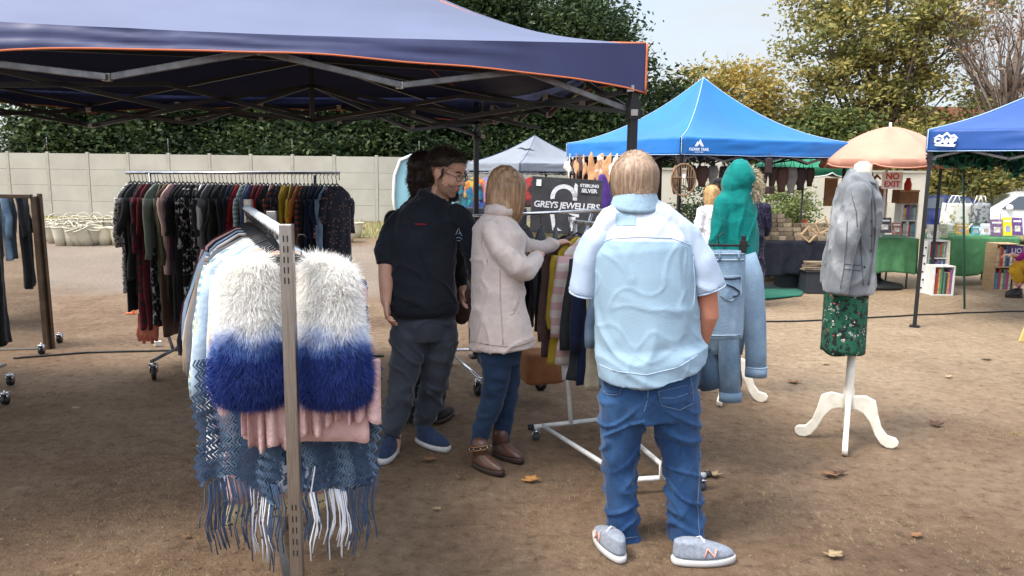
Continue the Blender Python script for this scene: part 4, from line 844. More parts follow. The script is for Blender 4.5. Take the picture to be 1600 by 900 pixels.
# ================================================================ RIGHT-HAND WHITE RACK
FL = V((.40, 4.95, 0)); NR = V((.98, 3.95, 0)); dR = (NR-FL).normalized(); zR = 1.335; rzR = math.atan2(dR.y, dR.x)-PI/2
pR = V((-dR.y, dR.x, 0)) # left of travel
wr = empty('clothes_rack', (FL+NR)/2, 0, 'white pipe clothes rack with casters, between the woman and the man in the pale shirt', 'clothes rack')
a0 = G(833, 667, .085); a1 = G(975, 651, .085); b0 = G(968, 751, .085); b1 = G(1102, 742, .085); um = G(892, 661, .085); bm = G(1034, 748, .085)
def pipe(pts, name='pipe', r=.014, m=None, parent=None): return MB().tube(pts, r, 10).build(name, m or m_whitepaint, parent or wr)
pipe([a0, a1], 'foot_bar'); pipe([b0, b1], 'foot_bar'); pipe([a0.lerp(a1,.1), b0.lerp(b1,.12)], 'bottom_bar')
pipe([um, um+V((-.03,.03,.33)), V((FL.x+.02, FL.y, .75)), V((FL.x, FL.y, zR))], 'upright'); pipe([bm, bm+V((.02,-.0,.3)), V((NR.x, NR.y, .8)), V((NR.x, NR.y, zR))], 'upright'); pipe([V((FL.x, FL.y, zR)), V((NR.x, NR.y, zR))], 'rail')
pipe([bm+V((0,0,.0)), bm+V((.02,.12,.03)), G(1000,697,.085), G(992,690,.085)], 'brace')
for p in (a0, a1, b0, b1):
    d = (a1-a0).normalized(); e = -1 if (p is a0 or p is b0) else 1
    MB().tube([p, p+d*.03*e], .019, 10).build('end_cap', m_blackplas, wr); caster((p.x-d.x*e*.02, p.y, 0), .026, m_rubber, wr, R(25))
rg = random.Random(21)
rl = [('jacket','short black fabric jacket, farthest back on the white rack','black',.7,.5,-.02,.42,1.0),
 ('jacket','brown quilted jacket on the white rack touching the cream coat','quilt',.80,.55,.03,.46,1.2),('cardigan','mustard yellow cardigan between the quilted and the pink garments','mustard',.84,.45,.10,.45,1.15),('top','white cotton top hanging low under the pink striped one','white',.94,0,.15,.38,1.05),('blouse','pale pink blouse with light stripes on the white rack','pinkstripe',.82,.5,.17,.45,1.13),
 ('jacket','black leather-look jacket between the pink blouse and the pale shirt','charcoal',.90,.56,.26,.44,1.14),('jacket','navy zip jacket tight behind the black one on the white rack','navy',.92,.55,.31,.42,1.07),('trousers','cream beige trousers hanging lowest on the white rack','cream',.95,0,.36,.40,1.0),('shirt','light blue denim shirt hidden mostly by the man in the pale shirt','lightdenim',.9,.5,.46,.38,1.0),('jacket','dark jacket almost hidden behind the man in the pale shirt','charcoal',.9,.5,.62,.4,1.0)]
for i, (kd, lab, mk, ln, sl, t, w_, fl) in enumerate(rl):
    p = FL.lerp(NR, t); garment(('sleeveless_blouse' if kd == 'top' else 'hanging_'+kd), lab, mk, (p.x, p.y, zR-.012), rzR+R(rg.uniform(-5,5)), w=w_*.9, l=ln*.95, th=.045, sleeve=sl, seed=400+i, flare=1+(fl-1)*1.9, group='garments on the white rack', cat=kd, folds=2)
# quilting lines on the quilted jacket come from its material bump
PAL['quilt'].node_tree.nodes['Principled BSDF'].inputs['Roughness'].default_value = .55
# orange brown bag low on the rack, dark storage bag
MB().box((P(848,578,5.35).x, 5.35, P(848,578,5.35).z+.03), (.3,.2,.24), rz=.3).build('storage_bag', mat('tan bag', (.33,.14,.05), .7, c2=(.24,.1,.04), scale=9), bevel=.04, label='orange brown bag hanging low beneath the mustard cardigan', cat='bag')
# ---- denim: skirt clipped to hanger, denim jacket sleeves
def pleat(fn, nu, nv, m, name, parent, th=.004): return MB().grid(fn, nu, nv).build(name, m, parent, solid=th)
Yd = 3.84; TD = TR((P(1122,385,Yd).x, Yd, P(1122,385,Yd).z), R(5)); ds = empty('denim_skirt', TD.to_translation(), R(5), 'faded light denim skirt with a dark piped pocket clipped to a black hanger', 'skirt')
PPM = F/Yd
def loft_skirt(w0, w1, z0, z1, dep, seed, n=40):
    rs = []; K = 24
    for k in range(K+1):
        t = k/K; z = z0+(z1-z0)*t; hw = (w0+(w1-w0)*min(1,t*1.4))/2; d_ = dep*(.45+.55*min(1,t*2)); rs.append([V((hw*math.copysign(abs(math.cos(a))**.75, math.cos(a))+.006*noise.noise(V((t*4,a,seed))), d_*math.sin(a)+.012*t*noise.noise(V((math.cos(a)*3, t*2, seed)))+.006*math.sin(math.cos(a)*14+seed)*t, z+(.008*noise.noise(V((a*2,seed,1))) if k in (0,K) else 0))) for a in [2*PI*j/n for j in range(n)]])
    return MB().rings(rs)
sk = loft_skirt(.285, .30, -.02, -.47, .05, 3).xf(TD); bv = bvh_of(sk); sk.build('skirt_body', PAL['lightdenim'], ds)
dn = TD.to_3x3() @ V((0,1,0))
def on(x, z, off=.003, b=None, T=None, D=None):
    T = T or TD; q = T @ V((x, -.5, z)); h = project(b or bv, q, D or dn, off); return h if h is not None else T @ V((x,-.06,z))
m_stitch = mat('pale denim seam', (.34,.42,.48), .9); m_navystitch = mat('dark piping', (.02,.03,.06), .7)
for z in (-.035, -.065, -.445): MB().tube([on(-.135+.27*k/14, z) for k in range(15)], .0028, 5).build('seam', m_stitch, ds)
pk_ = [(.005,-.145),(.115,-.145),(.118,-.235),(.062,-.27),(.003,-.24)]
mb = MB(); mb.grid(lambda u_, v_: on(.004+.112*u_, -.145-(.095+.03*math.sin(PI*u_))*v_, .006), 10, 10); mb.build('pocket', cloth('pocket denim', (.2,.29,.38), (.12,.19,.27), scale=7), ds)
mb = MB(); mb.tube([on(x, z, .008) for x, z in pk_+[pk_[0]]], .002, 5); mb.build('pocket_seam', m_stitch, ds)
mb = MB(); mb.tube([on(x, z, .01) for x, z in [(.006,-.155),(.06,-.158),(.112,-.155)]], .005, 6); mb.build('pocket_piping', m_navystitch, ds)
mb = MB(); mb.tube([on(x, z, .01) for x, z in [(.0,-.183),(.03,-.184),(.07,-.198),(.1,-.218),(.108,-.232),(.09,-.243),(.07,-.246)]], .0045, 6); mb.build('pocket_motif', m_navystitch, ds)
for k in (-.1, .0, .1): MB().tube([on(k, -.02, .004), on(k, -.068, .006)], .006, 5).build('belt_loop', PAL['lightdenim'], ds)
h = MB(); h.bar(TD @ V((-.13,0,.005)), TD @ V((.16,0,.005)), .012, .012); h.box(TD @ V((.13,0,.0)), (.03,.035,.06)); h.box(TD @ V((.13,0,.04)), (.02,.02,.03)); h.box(TD @ V((-.11,0,.0)), (.03,.035,.06)); h.tube([TD @ V((0,0,.0)), TD @ V((0,0,.05)), TD @ V((.02,0,.07))], .003, 6); h.build('clip_hanger', m_blackplas, ds, smooth=False, bevel=.002)
def sleeve_thing(name, label, m, pts, rads, cat, cuff=None, seed=1):
    pts = [P(*p) for p in pts]; mb = MB(); dense = []; dr = []
    for i in range(len(pts)-1):
        for k in range(8): t = k/8; dense.append(pts[i].lerp(pts[i+1], t)); dr.append(rads[i]+(rads[i+1]-rads[i])*t)
    dense.append(pts[-1]); dr.append(rads[-1])
    mb.tube(dense, [(r*(1+.10*noise.noise(V((i*.5,seed,0)))), r*.6*(1+.2*noise.noise(V((i*.6,seed,4))))) for i, r in enumerate(dr)], 18, side=(1,.2,0)); o = mb.build(name, m, label=label, cat=cat)
    for q in (cuff or []):
        p0 = dense[q]; d_ = (dense[min(q+1,len(dense)-1)]-dense[q-1]).normalized(); MB().tube([p0-d_*.003, p0+d_*.003], [(dr[q]*1.06, dr[q]*.66)]*2, 18, side=(1,.2,0)).build('seam', m_stitch, o)
    return o
# light denim jacket behind the skirt (its sleeve hangs at the right)
T4 = TR((P(1120,380,4.02).x, 4.02, P(1120,384,4.02).z), R(4)); lj = empty('denim_jacket', T4.to_translation(), R(4), 'pale blue denim jacket behind the denim skirt, long sleeve hanging at the right', 'jacket', None)
garment_mb(.36, .5, .05, 88).xf(T4).build('jacket_body', PAL['lightdenim'], lj)
pts = [P(1166,398,4.0), P(1176,430,3.98), P(1180,500,3.96), P(1181,550,3.95), P(1181,587,3.95)]
mb = MB(); mb.tube(pts, [(.05,.04),(.054,.045),(.056,.045),(.056,.042),(.055,.04)], 18, side=(1,0,0)); mb.build('sleeve', PAL['lightdenim'], lj)
MB().tube([pts[4]+V((0,0,.045)), pts[4]-V((0,0,.004))], [(.058,.044)]*2, 18, side=(1,0,0)).build('cuff', PAL['lightdenim'], lj); MB().tube([pts[4]+V((0,0,.052)), pts[4]+V((0,0,.046))], [(.0585,.045)]*2, 18, side=(1,0,0)).build('seam', m_stitch, lj)
hanger_mb(.4).xf(T4).build('hanger', m_hanger, lj)
T5 = TR((P(1105,470,4.1).x, 4.1, P(1105,452,4.1).z+.15), R(8)); dj = empty('denim_jacket', T5.to_translation(), R(8), 'mid blue denim jacket hanging lower behind the faded denim skirt', 'jacket')
garment_mb(.42, .62, .06, 89, flare=1.0).xf(T5).build('jacket_body', PAL['darkdenim'], dj); hanger_mb(.4).xf(T5).build('hanger', m_hanger, dj)
pts = [P(1137,520,4.0), P(1139,560,3.98), P(1141,626,3.97)]; MB().tube(pts, [(.06,.045),(.058,.042),(.058,.04)], 18, side=(1,0,0)).build('sleeve', PAL['denim'], dj)
MB().tube([pts[2]+V((0,0,.05)), pts[2]-V((0,0,.002))], [(.061,.043)]*2, 18, side=(1,0,0)).build('cuff', PAL['denim'], dj)
pts = [P(1100,545,4.02), P(1108,590,4.0), P(1112,606,4.0)]; MB().tube(pts, [(.07,.05),(.065,.05),(.06,.045)], 16, side=(1,0,0)).build('sleeve', PAL['darkdenim'], dj)
T6 = TR((P(1010,470,4.15).x, 4.12, 1.29), R(10)); garment('hanging_trousers', 'dark denim trousers seen between the legs of the man in the pale shirt', 'darkdenim', T6.to_translation(), R(12), w=.3, l=.9, th=.05, seed=95, group='garments on the white rack', cat='trousers')
# ================================================================ CHROME RACK BEHIND
cr = empty('clothes_rack', (-.1, 5.9, 0), 0, 'chrome clothes rack with black wheels, behind the woman in the cream coat', 'clothes rack')
A = V((-.40, 5.9, 1.30)); B = V((.72, 6.05, 1.36))
pipe([A, B], 'rail', .013, m_chrome, cr)
q0 = G(700,547,.12); q1 = G(852,541,.12); q2 = G(750,592,.12); q3 = G(842,585,.12)
pipe([q0, G(800,546,.12)], 'foot_bar', .012, m_chrome, cr); pipe([G(703,549,.12), q2], 'bottom_bar', .012, m_chrome, cr); pipe([G(805,560,.12), G(827,582,.12)], 'bottom_bar', .012, m_chrome, cr); pipe([G(743,594,.12), q3], 'foot_bar', .014, m_chrome, cr)
up0 = G(735,545,.12); pipe([up0, V((A.x+.05, A.y, 1.3))], 'upright', .013, m_chrome, cr); pipe([q3, V((B.x-.1, B.y, 1.33))], 'upright', .013, m_chrome, cr)
caster((G(747,618).x, G(747,618).y, 0), .05, m_blackplas, cr, R(30)); caster((G(845,610).x, G(845,610).y, 0), .045, m_blackplas, cr, R(60)); caster((q0.x, q0.y, 0), .04, m_blackplas, cr)
for i, (px, mk, lab, ln, sl, kd) in enumerate([(724,'leather','brown leather jacket hanging between the hooded man and the cream coat',.6,.45,'jacket'),(738,'brown','dark brown jacket behind the brown leather jacket',.68,.5,'jacket'),(822,'black','black dress hanging behind the outstretched cream sleeve',.8,.3,'dress'),(845,'black','black jumper under the jewellery sign',.62,.5,'jumper'),(868,'charcoal','dark charcoal shirt right under the jewellery sign',.6,.4,'shirt'),(890,'black','black coat behind the hand of the woman',.7,.5,'coat')]):
    x = XP(px, 5.95, 1.3).x; garment('hanging_'+kd, lab, mk, (x, 5.95, 1.30), R(20 if i < 2 else 62+i*5), w=.40, l=ln, th=.05, sleeve=sl, seed=500+i, group='garments on the chrome rack', cat=kd)
# brown handbag hanging low
hb = empty('handbag', P(722,480,5.0), 0, 'brown leather shoulder bag hanging behind the hip of the hooded man', 'bag')
mb = MB(); c = P(721, 470, 5.0); mb.ell(c, (.085,.06,.16), n=18, m=12); mb.build('bag_body', PAL['leather'], hb); MB().tube([P(714,420,5.0), P(711,350,5.0), P(728,350,5.0), P(731,425,5.0)], (.008), 6).build('strap', PAL['leather'], hb)
# ================================================================ SIGN
SY = 7.2; sc_ = P(885, 322, SY); TS = Matrix.Translation(sc_) @ Matrix.Rotation(R(3), 4, 'Z') @ Matrix.Rotation(R(-10), 4, 'X') @ Matrix.Rotation(R(3), 4, 'Y')
sg = empty('chalk_sign', sc_, R(3), 'black jewellery stall sign hand lettered in white with a horseshoe arch', 'sign')
m_board = mat('black chalk board', (.02,.02,.022), .75, c2=(.045,.045,.048), scale=7); m_chalk = mat('white sign paint', (.68,.68,.7), .8, c2=(.4,.4,.42), scale=60)
MB().box((0,0,0), (.66,.02,.52)).xf(TS).build('board', m_board, sg, smooth=False, bevel=.003)
TT = TS @ Matrix.Translation((0,-.0125,0))
text_mb('GREYS JEWELLERS', .082, TT @ Matrix.Translation((0,0,.0)), .0015, .002, .93, .1).build('lettering', m_chalk, sg, smooth=False)
mb = MB()
def arcpt(a, r): return TT @ V((-.03+r*math.cos(a), 0, .075+r*math.sin(a)))
mb.add([arcpt(R(a), r) for a in range(0, 191, 10) for r in (.085,.125)], [(2*i,2*i+1,2*i+3,2*i+2) for i in range(19)])
mb.add([TT @ V((x,0,z)) for x, z in ((.055,.055),(.095,.055),(.095,.2),(.07,.22),(.055,.15))], [(0,1,2,3,4)]); mb.add([TT @ V((x,0,z)) for x, z in ((-.155,-.06),(-.115,-.06),(-.09,-.2),(-.03,-.235),(-.12,-.235))], [(0,1,2,3,4)]); mb.add([TT @ V((x,0,z)) for x, z in ((.02,-.07),(.12,-.07),(.12,-.10),(.09,-.10),(.09,-.23),(.05,-.23),(.05,-.10),(.02,-.10))], [(0,1,2,3),(3,7,6,4),(4,5,6,6)][:2]+[(4,5,6,7)]); mb.build('painted_arch', m_chalk, sg, smooth=False)
MB().box((0,0,0), (.17,.004,.1)).xf(TT @ Matrix.Translation((.21,0,.17))).build('small_plaque', m_board, sg, smooth=False)
text_mb('STERLING', .04, TT @ Matrix.Translation((.205,-.005,.198)), .001, .0015).build('lettering', m_chalk, sg, smooth=False); text_mb('SILVER', .05, TT @ Matrix.Translation((.205,-.005,.15)), .001, .0018).build('lettering', m_chalk, sg, smooth=False)
mb = MB(); mb.box((-.27,-.003,.2), (.045,.004,.06)); mb.xf(TT).build('price_tag', m_white, sg, smooth=False)
for a, b in (((-.28,.03,-.2),(-.34,.1,-1.25)), ((.28,.03,-.2),(.34,.1,-1.25)), ((0,.05,.2),(0,.45,-1.15))):
    q = sc_+V(b); q.z = 0; MB().bar(TS @ V(a), q, .025, .02).build('easel_leg', m_wood, sg, smooth=False)
# ================================================================ LEATHER STALL under the blue gazebo
m_hide = mat('cowhide', (.42,.22,.11), .85, c2=(.75,.68,.58), scale=7, mixlo=.52, mixhi=.58, bump=.3, sheen=.3)
def hide(px, py, Y, w, h, label, m, seed, rz=0, group='hides hung along the edge of the blue gazebo'):
    c = P(px, py, Y); rg = random.Random(seed); n = 26; pts = []
    for i in range(n):
        a = 2*PI*i/n; r_ = 1+.25*math.cos(4*a+.6)*(.5+.5*rg.random())+.12*rg.uniform(-1,1); pts.append((w*.5*math.cos(a)*r_, h*.5*math.sin(a)*r_-h*.5))
    T = TR(c, rz); mb = MB(); vs = [T @ V((0,0,-h*.5))]
    for k, s in enumerate((.35,.7,1.0)):
        for x, z in pts: x2, z2 = x*s, (z+h*.5)*s-h*.5; vs.append(T @ V((x2, .03*math.sin(x2*30+seed)+.02*noise.noise(V((x2*9,z2*9,seed))), z2)))
    mb.add(vs, [(0,1+i,1+(i+1)%n) for i in range(n)]+[(1+k*n+i, 1+(k+1)*n+i, 1+(k+1)*n+(i+1)%n, 1+k*n+(i+1)%n) for k in range(2) for i in range(n)]); return mb.build('hide', m, solid=.006, label=label, cat='hide', group=group)
m_hides = [m_hide, mat('tan hide', (.5,.27,.13), .8, c2=(.36,.18,.08), scale=6, sheen=.3), mat('white hide', (.7,.64,.55), .85, c2=(.5,.36,.24), scale=5, mixlo=.55, mixhi=.65, sheen=.3)]
for i, (px, w_, h_, k, lab) in enumerate([(889,.17,.36,2,'white hide with a brown edge, leftmost under the blue gazebo'),(901,.16,.34,1,'plain tan hide second from the left under the blue gazebo'),(914,.14,.36,0,'spotted narrow hide third from the left under the blue gazebo'),(924,.17,.48,1,'long tan hide, the longest of the row under the blue gazebo'),(938,.17,.48,0,'brown and white hide with dangling legs next to the longest one'),(950,.17,.38,1,'small tan hide near the rusty edge beside the pale one'),(962,.2,.42,2,'pale hide just left of the head of the man in the pale shirt')]):
    hide(px, 243, 12.0-i*.2, w_, h_, lab, m_hides[k], 40+i, R(-60))
hide(905, 243, 12.3, .3, .33, 'dark brown hide behind the row of tan ones', mat('dark hide', (.07,.035,.025), .8, c2=(.12,.06,.04), scale=5), 60, R(-60))
m_dleather = mat('dark leather', (.045,.022,.018), .6, c2=(.025,.014,.012), scale=6, spec=.4)
# dark canvas back wall of the stall
d1 = (cor2[2]-cor2[1]).normalized(); 
def sheet(a, b, z0, z1, m, name, label, cat, wave=.03, parent=None):
    a = V(a); b = V(b); d = (b-a); nrm = V((-d.y, d.x, 0)).normalized()
    mb = MB().grid(lambda u_, v_: V((a.x+d.x*u_, a.y+d.y*u_, z1+(z0-z1)*v_+.02*noise.noise(V((u_*9,1,1)))*v_))+nrm*wave*math.sin(u_*d.length*9+v_)*(.3+.7*v_), int(d.length*20), 12); return mb.build(name, m, solid=.004, label=label, cat=cat)
b3 = cor2[3]; b2 = cor2[2]; bI = b3.lerp(b2, .02)
sheet(b3.lerp(b2,.0)+V((.1,-.1,0)), b3.lerp(b2,.62)+V((0,-.1,0)), .95, 1.93, m_dleather, 'dark_backdrop', 'dark brown backdrop cloth at the back of the leather stall', 'backdrop')
# hanging leather goods along the right-front and back rails
rg = random.Random(9)
names = [('leather_bag','bag'),('leather_apron','apron'),('leather_pouch','pouch')]
for i in range(13):
    t = .14+.78*i/13; p = cor2[0].lerp(cor2[1], t)+V((-.25*.42,.35,0)) ; h_ = rg.uniform(.26,.46); w_ = rg.uniform(.12,.2); z1 = 1.86; nm, ct = names[i % 3]
    mb = MB(); rs = []
    for k in range(7): q = k/6; ww = w_*(.55+.45*math.sin(PI*min(1,q*1.1+.12)))/1; rs.append([V((p.x+ww/2*math.cos(a), p.y+.035*math.sin(a), z1-.1-h_*q)) for a in [2*PI*j/12 for j in range(12)]])
    mb.rings(rs); lb = ('%s dark leather item along the front right edge of the blue gazebo' % ordn(i)) if i < 12 else 'last item of dark leather at the far right end of the blue gazebo edge'
    o = mb.build(nm, mat('leather goods %d' % (i % 4), [(.05,.025,.02),(.09,.04,.028),(.16,.15,.14),(.03,.02,.018)][i % 4], .6, c2=[(.03,.015,.012),(.06,.03,.02),(.3,.28,.25),(.05,.03,.03)][i % 4], scale=6), label=lb, cat=ct, group='dark leather goods hung under the blue gazebo')
    MB().tube([V((p.x-w_*.2,p.y,z1-.12)), V((p.x,p.y,z1+.06)), V((p.x+w_*.2,p.y,z1-.12))], .006, 5).build('strap', m_dleather, o)
m_wicker = mat('woven wood', (.28,.17,.09), .8, c2=(.14,.08,.045), pattern='stripez', scale=25, bump=.8, bscale=60)
for (px, py, Y, w_, h_, rz, lab) in ((1068,281,10.0,.155,.41,0,'oval woven wooden frame hanging in front of the near gazebo pole'),(1055,281,10.15,.14,.36,R(65),'darker round wooden frame turned edge-on behind the oval one')):
    c = P(px, py, Y); T = TR(c, rz); o = empty('woven_wall_hanging', c, rz, lab, 'frame'); ring = [T @ V((w_*math.cos(a), 0, h_/2*math.sin(a))) for a in [2*PI*j/28 for j in range(29)]]
    MB().tube(ring, .011, 8, caps=False).build('rim', m_wicker, o)
    for k in range(-4, 5): x = w_*k/5; zz = h_/2*math.sqrt(max(0, 1-(k/5)**2)); MB().tube([T @ V((x,.004*(k%2),-zz)), T @ V((x,-.004*(k%2),zz))], .0045, 5).build('slat', m_wicker, o)
    MB().tube([T @ V((-w_,0,.03)), T @ V((w_,0,.03))], .008, 6).build('crossbar', m_wicker, o)
    MB().box((0,0,0),(.04,.01,.05)).xf(T @ Matrix.Translation((.0,-.02,.05))).build('tag', m_white, o, smooth=False)
    MB().tube([T @ V((0,0,h_/2)), T @ V((0,0,h_/2+.14))], .005, 5).build('cord', m_dleather, o)
c = P(1202, 297, 10.6); o = empty('wind_chime', c, 0, 'dark block shaped chime hanging under the right corner of the blue gazebo', 'chime'); MB().box(c, (.11,.1,.1), rz=.4).build('block', m_dleather, o, smooth=False, bevel=.01); MB().tube([c, c+V((-.03,0,.5))], .007, 5).build('cord', m_blackplas, o); MB().box(c+V((-.03,0,.33)), (.09,.05,.2)).build('upper_block', m_dleather, o, smooth=False, bevel=.01)
mb = MB(); c = P(941, 292, 9.0); mb.tube([c+V((0,0,.1)), c+V((.01,0,.0)), c+V((0,0,-.15)), c+V((.01,0,-.3))], [.05,.08,.12,.14], 14, round_=True); mb.build('purple_garment', cloth('purple fleece', (.07,.03,.18)), label='purple garment bundle hanging right behind the jewellery sign', cat='garment')
mb = MB(); mb.tube([P(912,262,11), P(938,278,11), P(960,282,11)], [.03,.035,.03], 8); 
o = MB().box(P(930,330,9.4), (.5,.35,.25)).build('wicker_basket', m_wicker, bevel=.03, label='brown wicker basket right behind the jewellery sign', cat='basket')
# ================================================================ BLACK TABLE WITH WOODEN BLOCKS
TY = 10.9; tl = P(1186, 378, TY).x; tr_ = P(1352, 378, TY).x; TZ = P(1260, 378, TY).z
bt = empty('market_table', ((tl+tr_)/2, TY+.35, 0), 0, 'long trestle table under a black cloth, stacked with wooden blocks', 'table'); m_fold = cloth('black cloth', (.012,.013,.02), (.02,.022,.032))
MB().box(((tl+tr_)/2, TY+.35, TZ-.02), (tr_-tl, .7, .035)).build('tabletop', m_wood, bt, smooth=False)
for x in (tl+.1, tr_-.1):
    for y in (TY+.08, TY+.62): MB().bar((x,y,0),(x,y,TZ-.03),.03).build('leg', m_greymetal, bt, smooth=False)
def drape(x0, x1, y0, y1, z, hang, m, label, seed=0, side=.1):
    rg = np.random.RandomState(seed); mb = MB(); nx = int((x1-x0)*22); ny = 8; H = 12
    def fn(u_, v_):   # v: back edge -> front edge -> hem
        x = x0+(x1-x0)*u_; 
        if v_ < .3: return V((x, y1+(y0-y1)*v_/.3, z+.004))
        q = (v_-.3)/.7; w_ = .035*q*(math.sin(x*17+seed)+.6*math.sin(x*31+seed*2)); return V((x+.01*math.sin(x*40)*q, y0-.012-.02*q+w_*.8, z+.002-(hang+.03*math.sin(x*5+seed))*q))
    mb.grid(fn, nx, 20)
    for s, xx in ((-1, x0), (1, x1)): mb.grid(lambda u_, v_: V((xx+s*(.008+.02*v_+.02*v_*math.sin(u_*18)), y0+(y1-y0)*u_, z+.002-hang*v_)), 14, 10)
    return mb.build('tablecloth', m, solid=.003, label=label, cat='tablecloth')
drape(tl-.01, tr_+.01, TY, TY+.7, TZ, TZ-.22, m_fold, 'black cloth hanging from the table of wooden blocks', 3)
m_blocks = [mat('block wood %d' % i, c, .8, c2=[v*.6 for v in c], pattern='wood', scale=14, bump=.3) for i, c in enumerate([(.30,.23,.15),(.21,.16,.105),(.38,.30,.2),(.16,.12,.08)])]
rg = random.Random(3); n_ = 0
RW = ['bottom','second','third','fourth','fifth','sixth']
cols_ = [(1199,4),(1211,6),(1223,6),(1235,5),(1247,4),(1259,4),(1271,4),(1283,4),(1295,4),(1307,4),(1319,3)]
bz = .062
for ci, (px, hh) in enumerate(cols_):
    for k in range(hh):
        x = P(px, 370, TY+.12).x+rg.uniform(-.012,.012); y = TY+.14+k*.035+rg.uniform(-.02,.02); ang = rg.uniform(-.15,.15)
        MB().box((x, y, TZ+.006+bz*(k+.5)), (.105, .085, bz-.006), rz=ang).build('wooden_block', m_blocks[rg.randrange(4)], smooth=False, bevel=.004, label='wooden block in the %s layer, %s column from the left of the black table' % (RW[k], ordn(ci)), cat='block', group='wooden blocks stacked on the black table')
for i, (px, py, a, lab) in enumerate([(1264,366,.7,'pale square wooden frame leaning tilted on the stacked blocks'),(1285,353,-.5,'pale square wooden frame leaning highest on the stacked blocks')]):
    c = P(px, py, TY-.02); T = TR(c, 0, 0, a); o = MB()
    for q in range(4): b_ = [(-.08,0,.08),(.08,0,.08),(.08,0,-.08),(-.08,0,-.08)]; o.bar(T @ V(b_[q]), T @ V(b_[(q+1)%4]), .03, .018)
    o.build('picture_frame', m_wood, smooth=False, label=lab, cat='frame', group='square frames on the blocks')
m_bin = mat('dark blue grey plastic', (.03,.035,.045), .5, c2=(.022,.026,.035), scale=5)
def tote(px, py, w_, h_, d_, label, lid=True):
    g = G(px, py); o = empty('storage_bin', (g.x, g.y+d_/2, 0), 0, label, 'bin'); m = MB(); m.prism([(-w_/2*.9,.0),(w_/2*.9,0),(w_/2,h_),(-w_/2,h_)], TR((g.x, g.y+d_/2, .005)), d_); m.build('tub', m_bin, o, smooth=False, bevel=.015); MB().box((g.x, g.y+d_/2, h_+.012), (w_+.03, d_+.03, .02)).build('rim', m_blackplas, o, smooth=False, bevel=.006); return g
g = tote(1275, 460, .30, .30, .34, 'dark plastic bin with wooden slats piled on its lid'); tote(1233, 452, .28, .2, .3, 'low dark plastic bin in the shade under the black table')
for k in range(5): MB().box((g.x+.0+.01*k, g.y+.17, .335+k*.026), (.34-.03*(k%2), .09, .02), rz=rg.uniform(-.15,.15)).build('timber_plank', m_blocks[(k*2) % 3], smooth=False, bevel=.003, label='pale wooden slat, %s from the bottom of the pile on the bin' % ordn(k), cat='slat', group='slats piled on the bin')
for k in range(3): q = G(1200+9*k, 440-k*2); MB().box((q.x, q.y+.1, .04+.0*k), (.2,.2,.06), rz=.3*k).build('wooden_offcut', m_blocks[k], smooth=False, bevel=.004, label='wooden offcut, %s from the left, on the ground by the green mat' % ordn(k), cat='offcut', group='offcuts on the ground')
a, b, c_, e = G(1192,470), G(1252,464), G(1262,448), G(1188,446); MB().grid(lambda u_, v_: a.lerp(b,u_).lerp(e.lerp(c_,u_),v_)+V((0,0,.022+.006*noise.noise(V((u_*5,v_*5,3))))), 16, 10).build('ground_mat', cloth('green mat', (.01,.13,.08), (.008,.1,.06)), solid=.004, label='green mat lying on the soil below the black table', cat='mat')
co = G(1258,378,-.1); pc = P(1258, 340, 13.0); o = empty('traffic_cone', (pc.x,13.0,0), 0, 'small orange cone standing beyond the wooden blocks', 'cone'); zc = P(1258,345,13).z
MB().box((pc.x, 13, .015), (.3,.3,.03)).build('base', mat('safety orange', (.75,.13,.03), .6), o, smooth=False); MB().lathe([(.12,.03),(.035,zc+.02),(.0,zc+.03)], (pc.x,13,0), 14).build('cone_body', mat('safety orange', (.75,.13,.03), .6), o)
# ================================================================ BOOK STALL
m_gcloth = cloth('green table cloth', (.1,.27,.12), (.07,.2,.09)); 
def table(label, clabel, x0px, x1px, Y, py_top, hangpx, name='market_table', d_=.75, seed=1):
    x0 = P(x0px, py_top, Y).x; x1 = P(x1px, py_top, Y).x; z = P((x0px+x1px)/2, py_top, Y).z; o = empty(name, ((x0+x1)/2, Y+d_/2, 0), 0, label, 'table')
    MB().box(((x0+x1)/2, Y+d_/2, z-.02), (x1-x0, d_, .035)).build('tabletop', m_white, o, smooth=False)
    for x in (x0+.08, x1-.08):
        for y in (Y+.06, Y+d_-.06): MB().tube([(x,y,0),(x,y,z-.03)], .014, 8).build('leg', m_greymetal, o)
    drape(x0-.01, x1+.01, Y, Y+d_, z, z-P(0,hangpx,Y).z if False else hangpx, m_gcloth, clabel, seed, .05); return x0, x1, z
xa0, xa1, za = table('trestle table under a green cloth beneath the peach parasol', 'green cloth draped off the table under the peach parasol', 1350, 1434, 11.2, 373, .52, seed=2)
xb0, xb1, zb_ = table('trestle table under a green cloth at the right with books along it', 'green cloth draped off the long book table at the right', 1486, 1592, 11.7, 370, .58, seed=5)
BC = [(.5,.06,.05),(.05,.15,.35),(.6,.45,.1),(.1,.3,.15),(.55,.52,.45),(.05,.05,.06),(.35,.1,.3),(.15,.35,.42),(.6,.28,.1),(.7,.68,.6)]
def bm_(i): c = BC[i % 10]; return mat('book cover %d' % (i % 10), c, .45, c2=[v*.55+.05 for v in c], pattern='noise', scale=24, mixlo=.5, mixhi=.56)
def books_up(x0, x1, y, z, hmax, lab, seed, place):
    rg = random.Random(seed); x = x0; i = 0
    while x < x1-.02 and i < 12:
        t = rg.uniform(.018,.034); h_ = hmax*rg.uniform(.74,.96); o = MB().box((x+t/2, y, z+h_/2), (t-.002, .14, h_)).build('book', bm_(rg.randrange(10)), smooth=False, label='upright book, %s from the left %s' % (ordn(i), place), cat='book', group='books '+place); MB().box((x+t/2, y+.003, z+h_/2), (t-.008, .138, h_-.0)).xf(Matrix.Translation((0,0,.002))).build('pages', m_white, o, smooth=False); x += t; i += 1
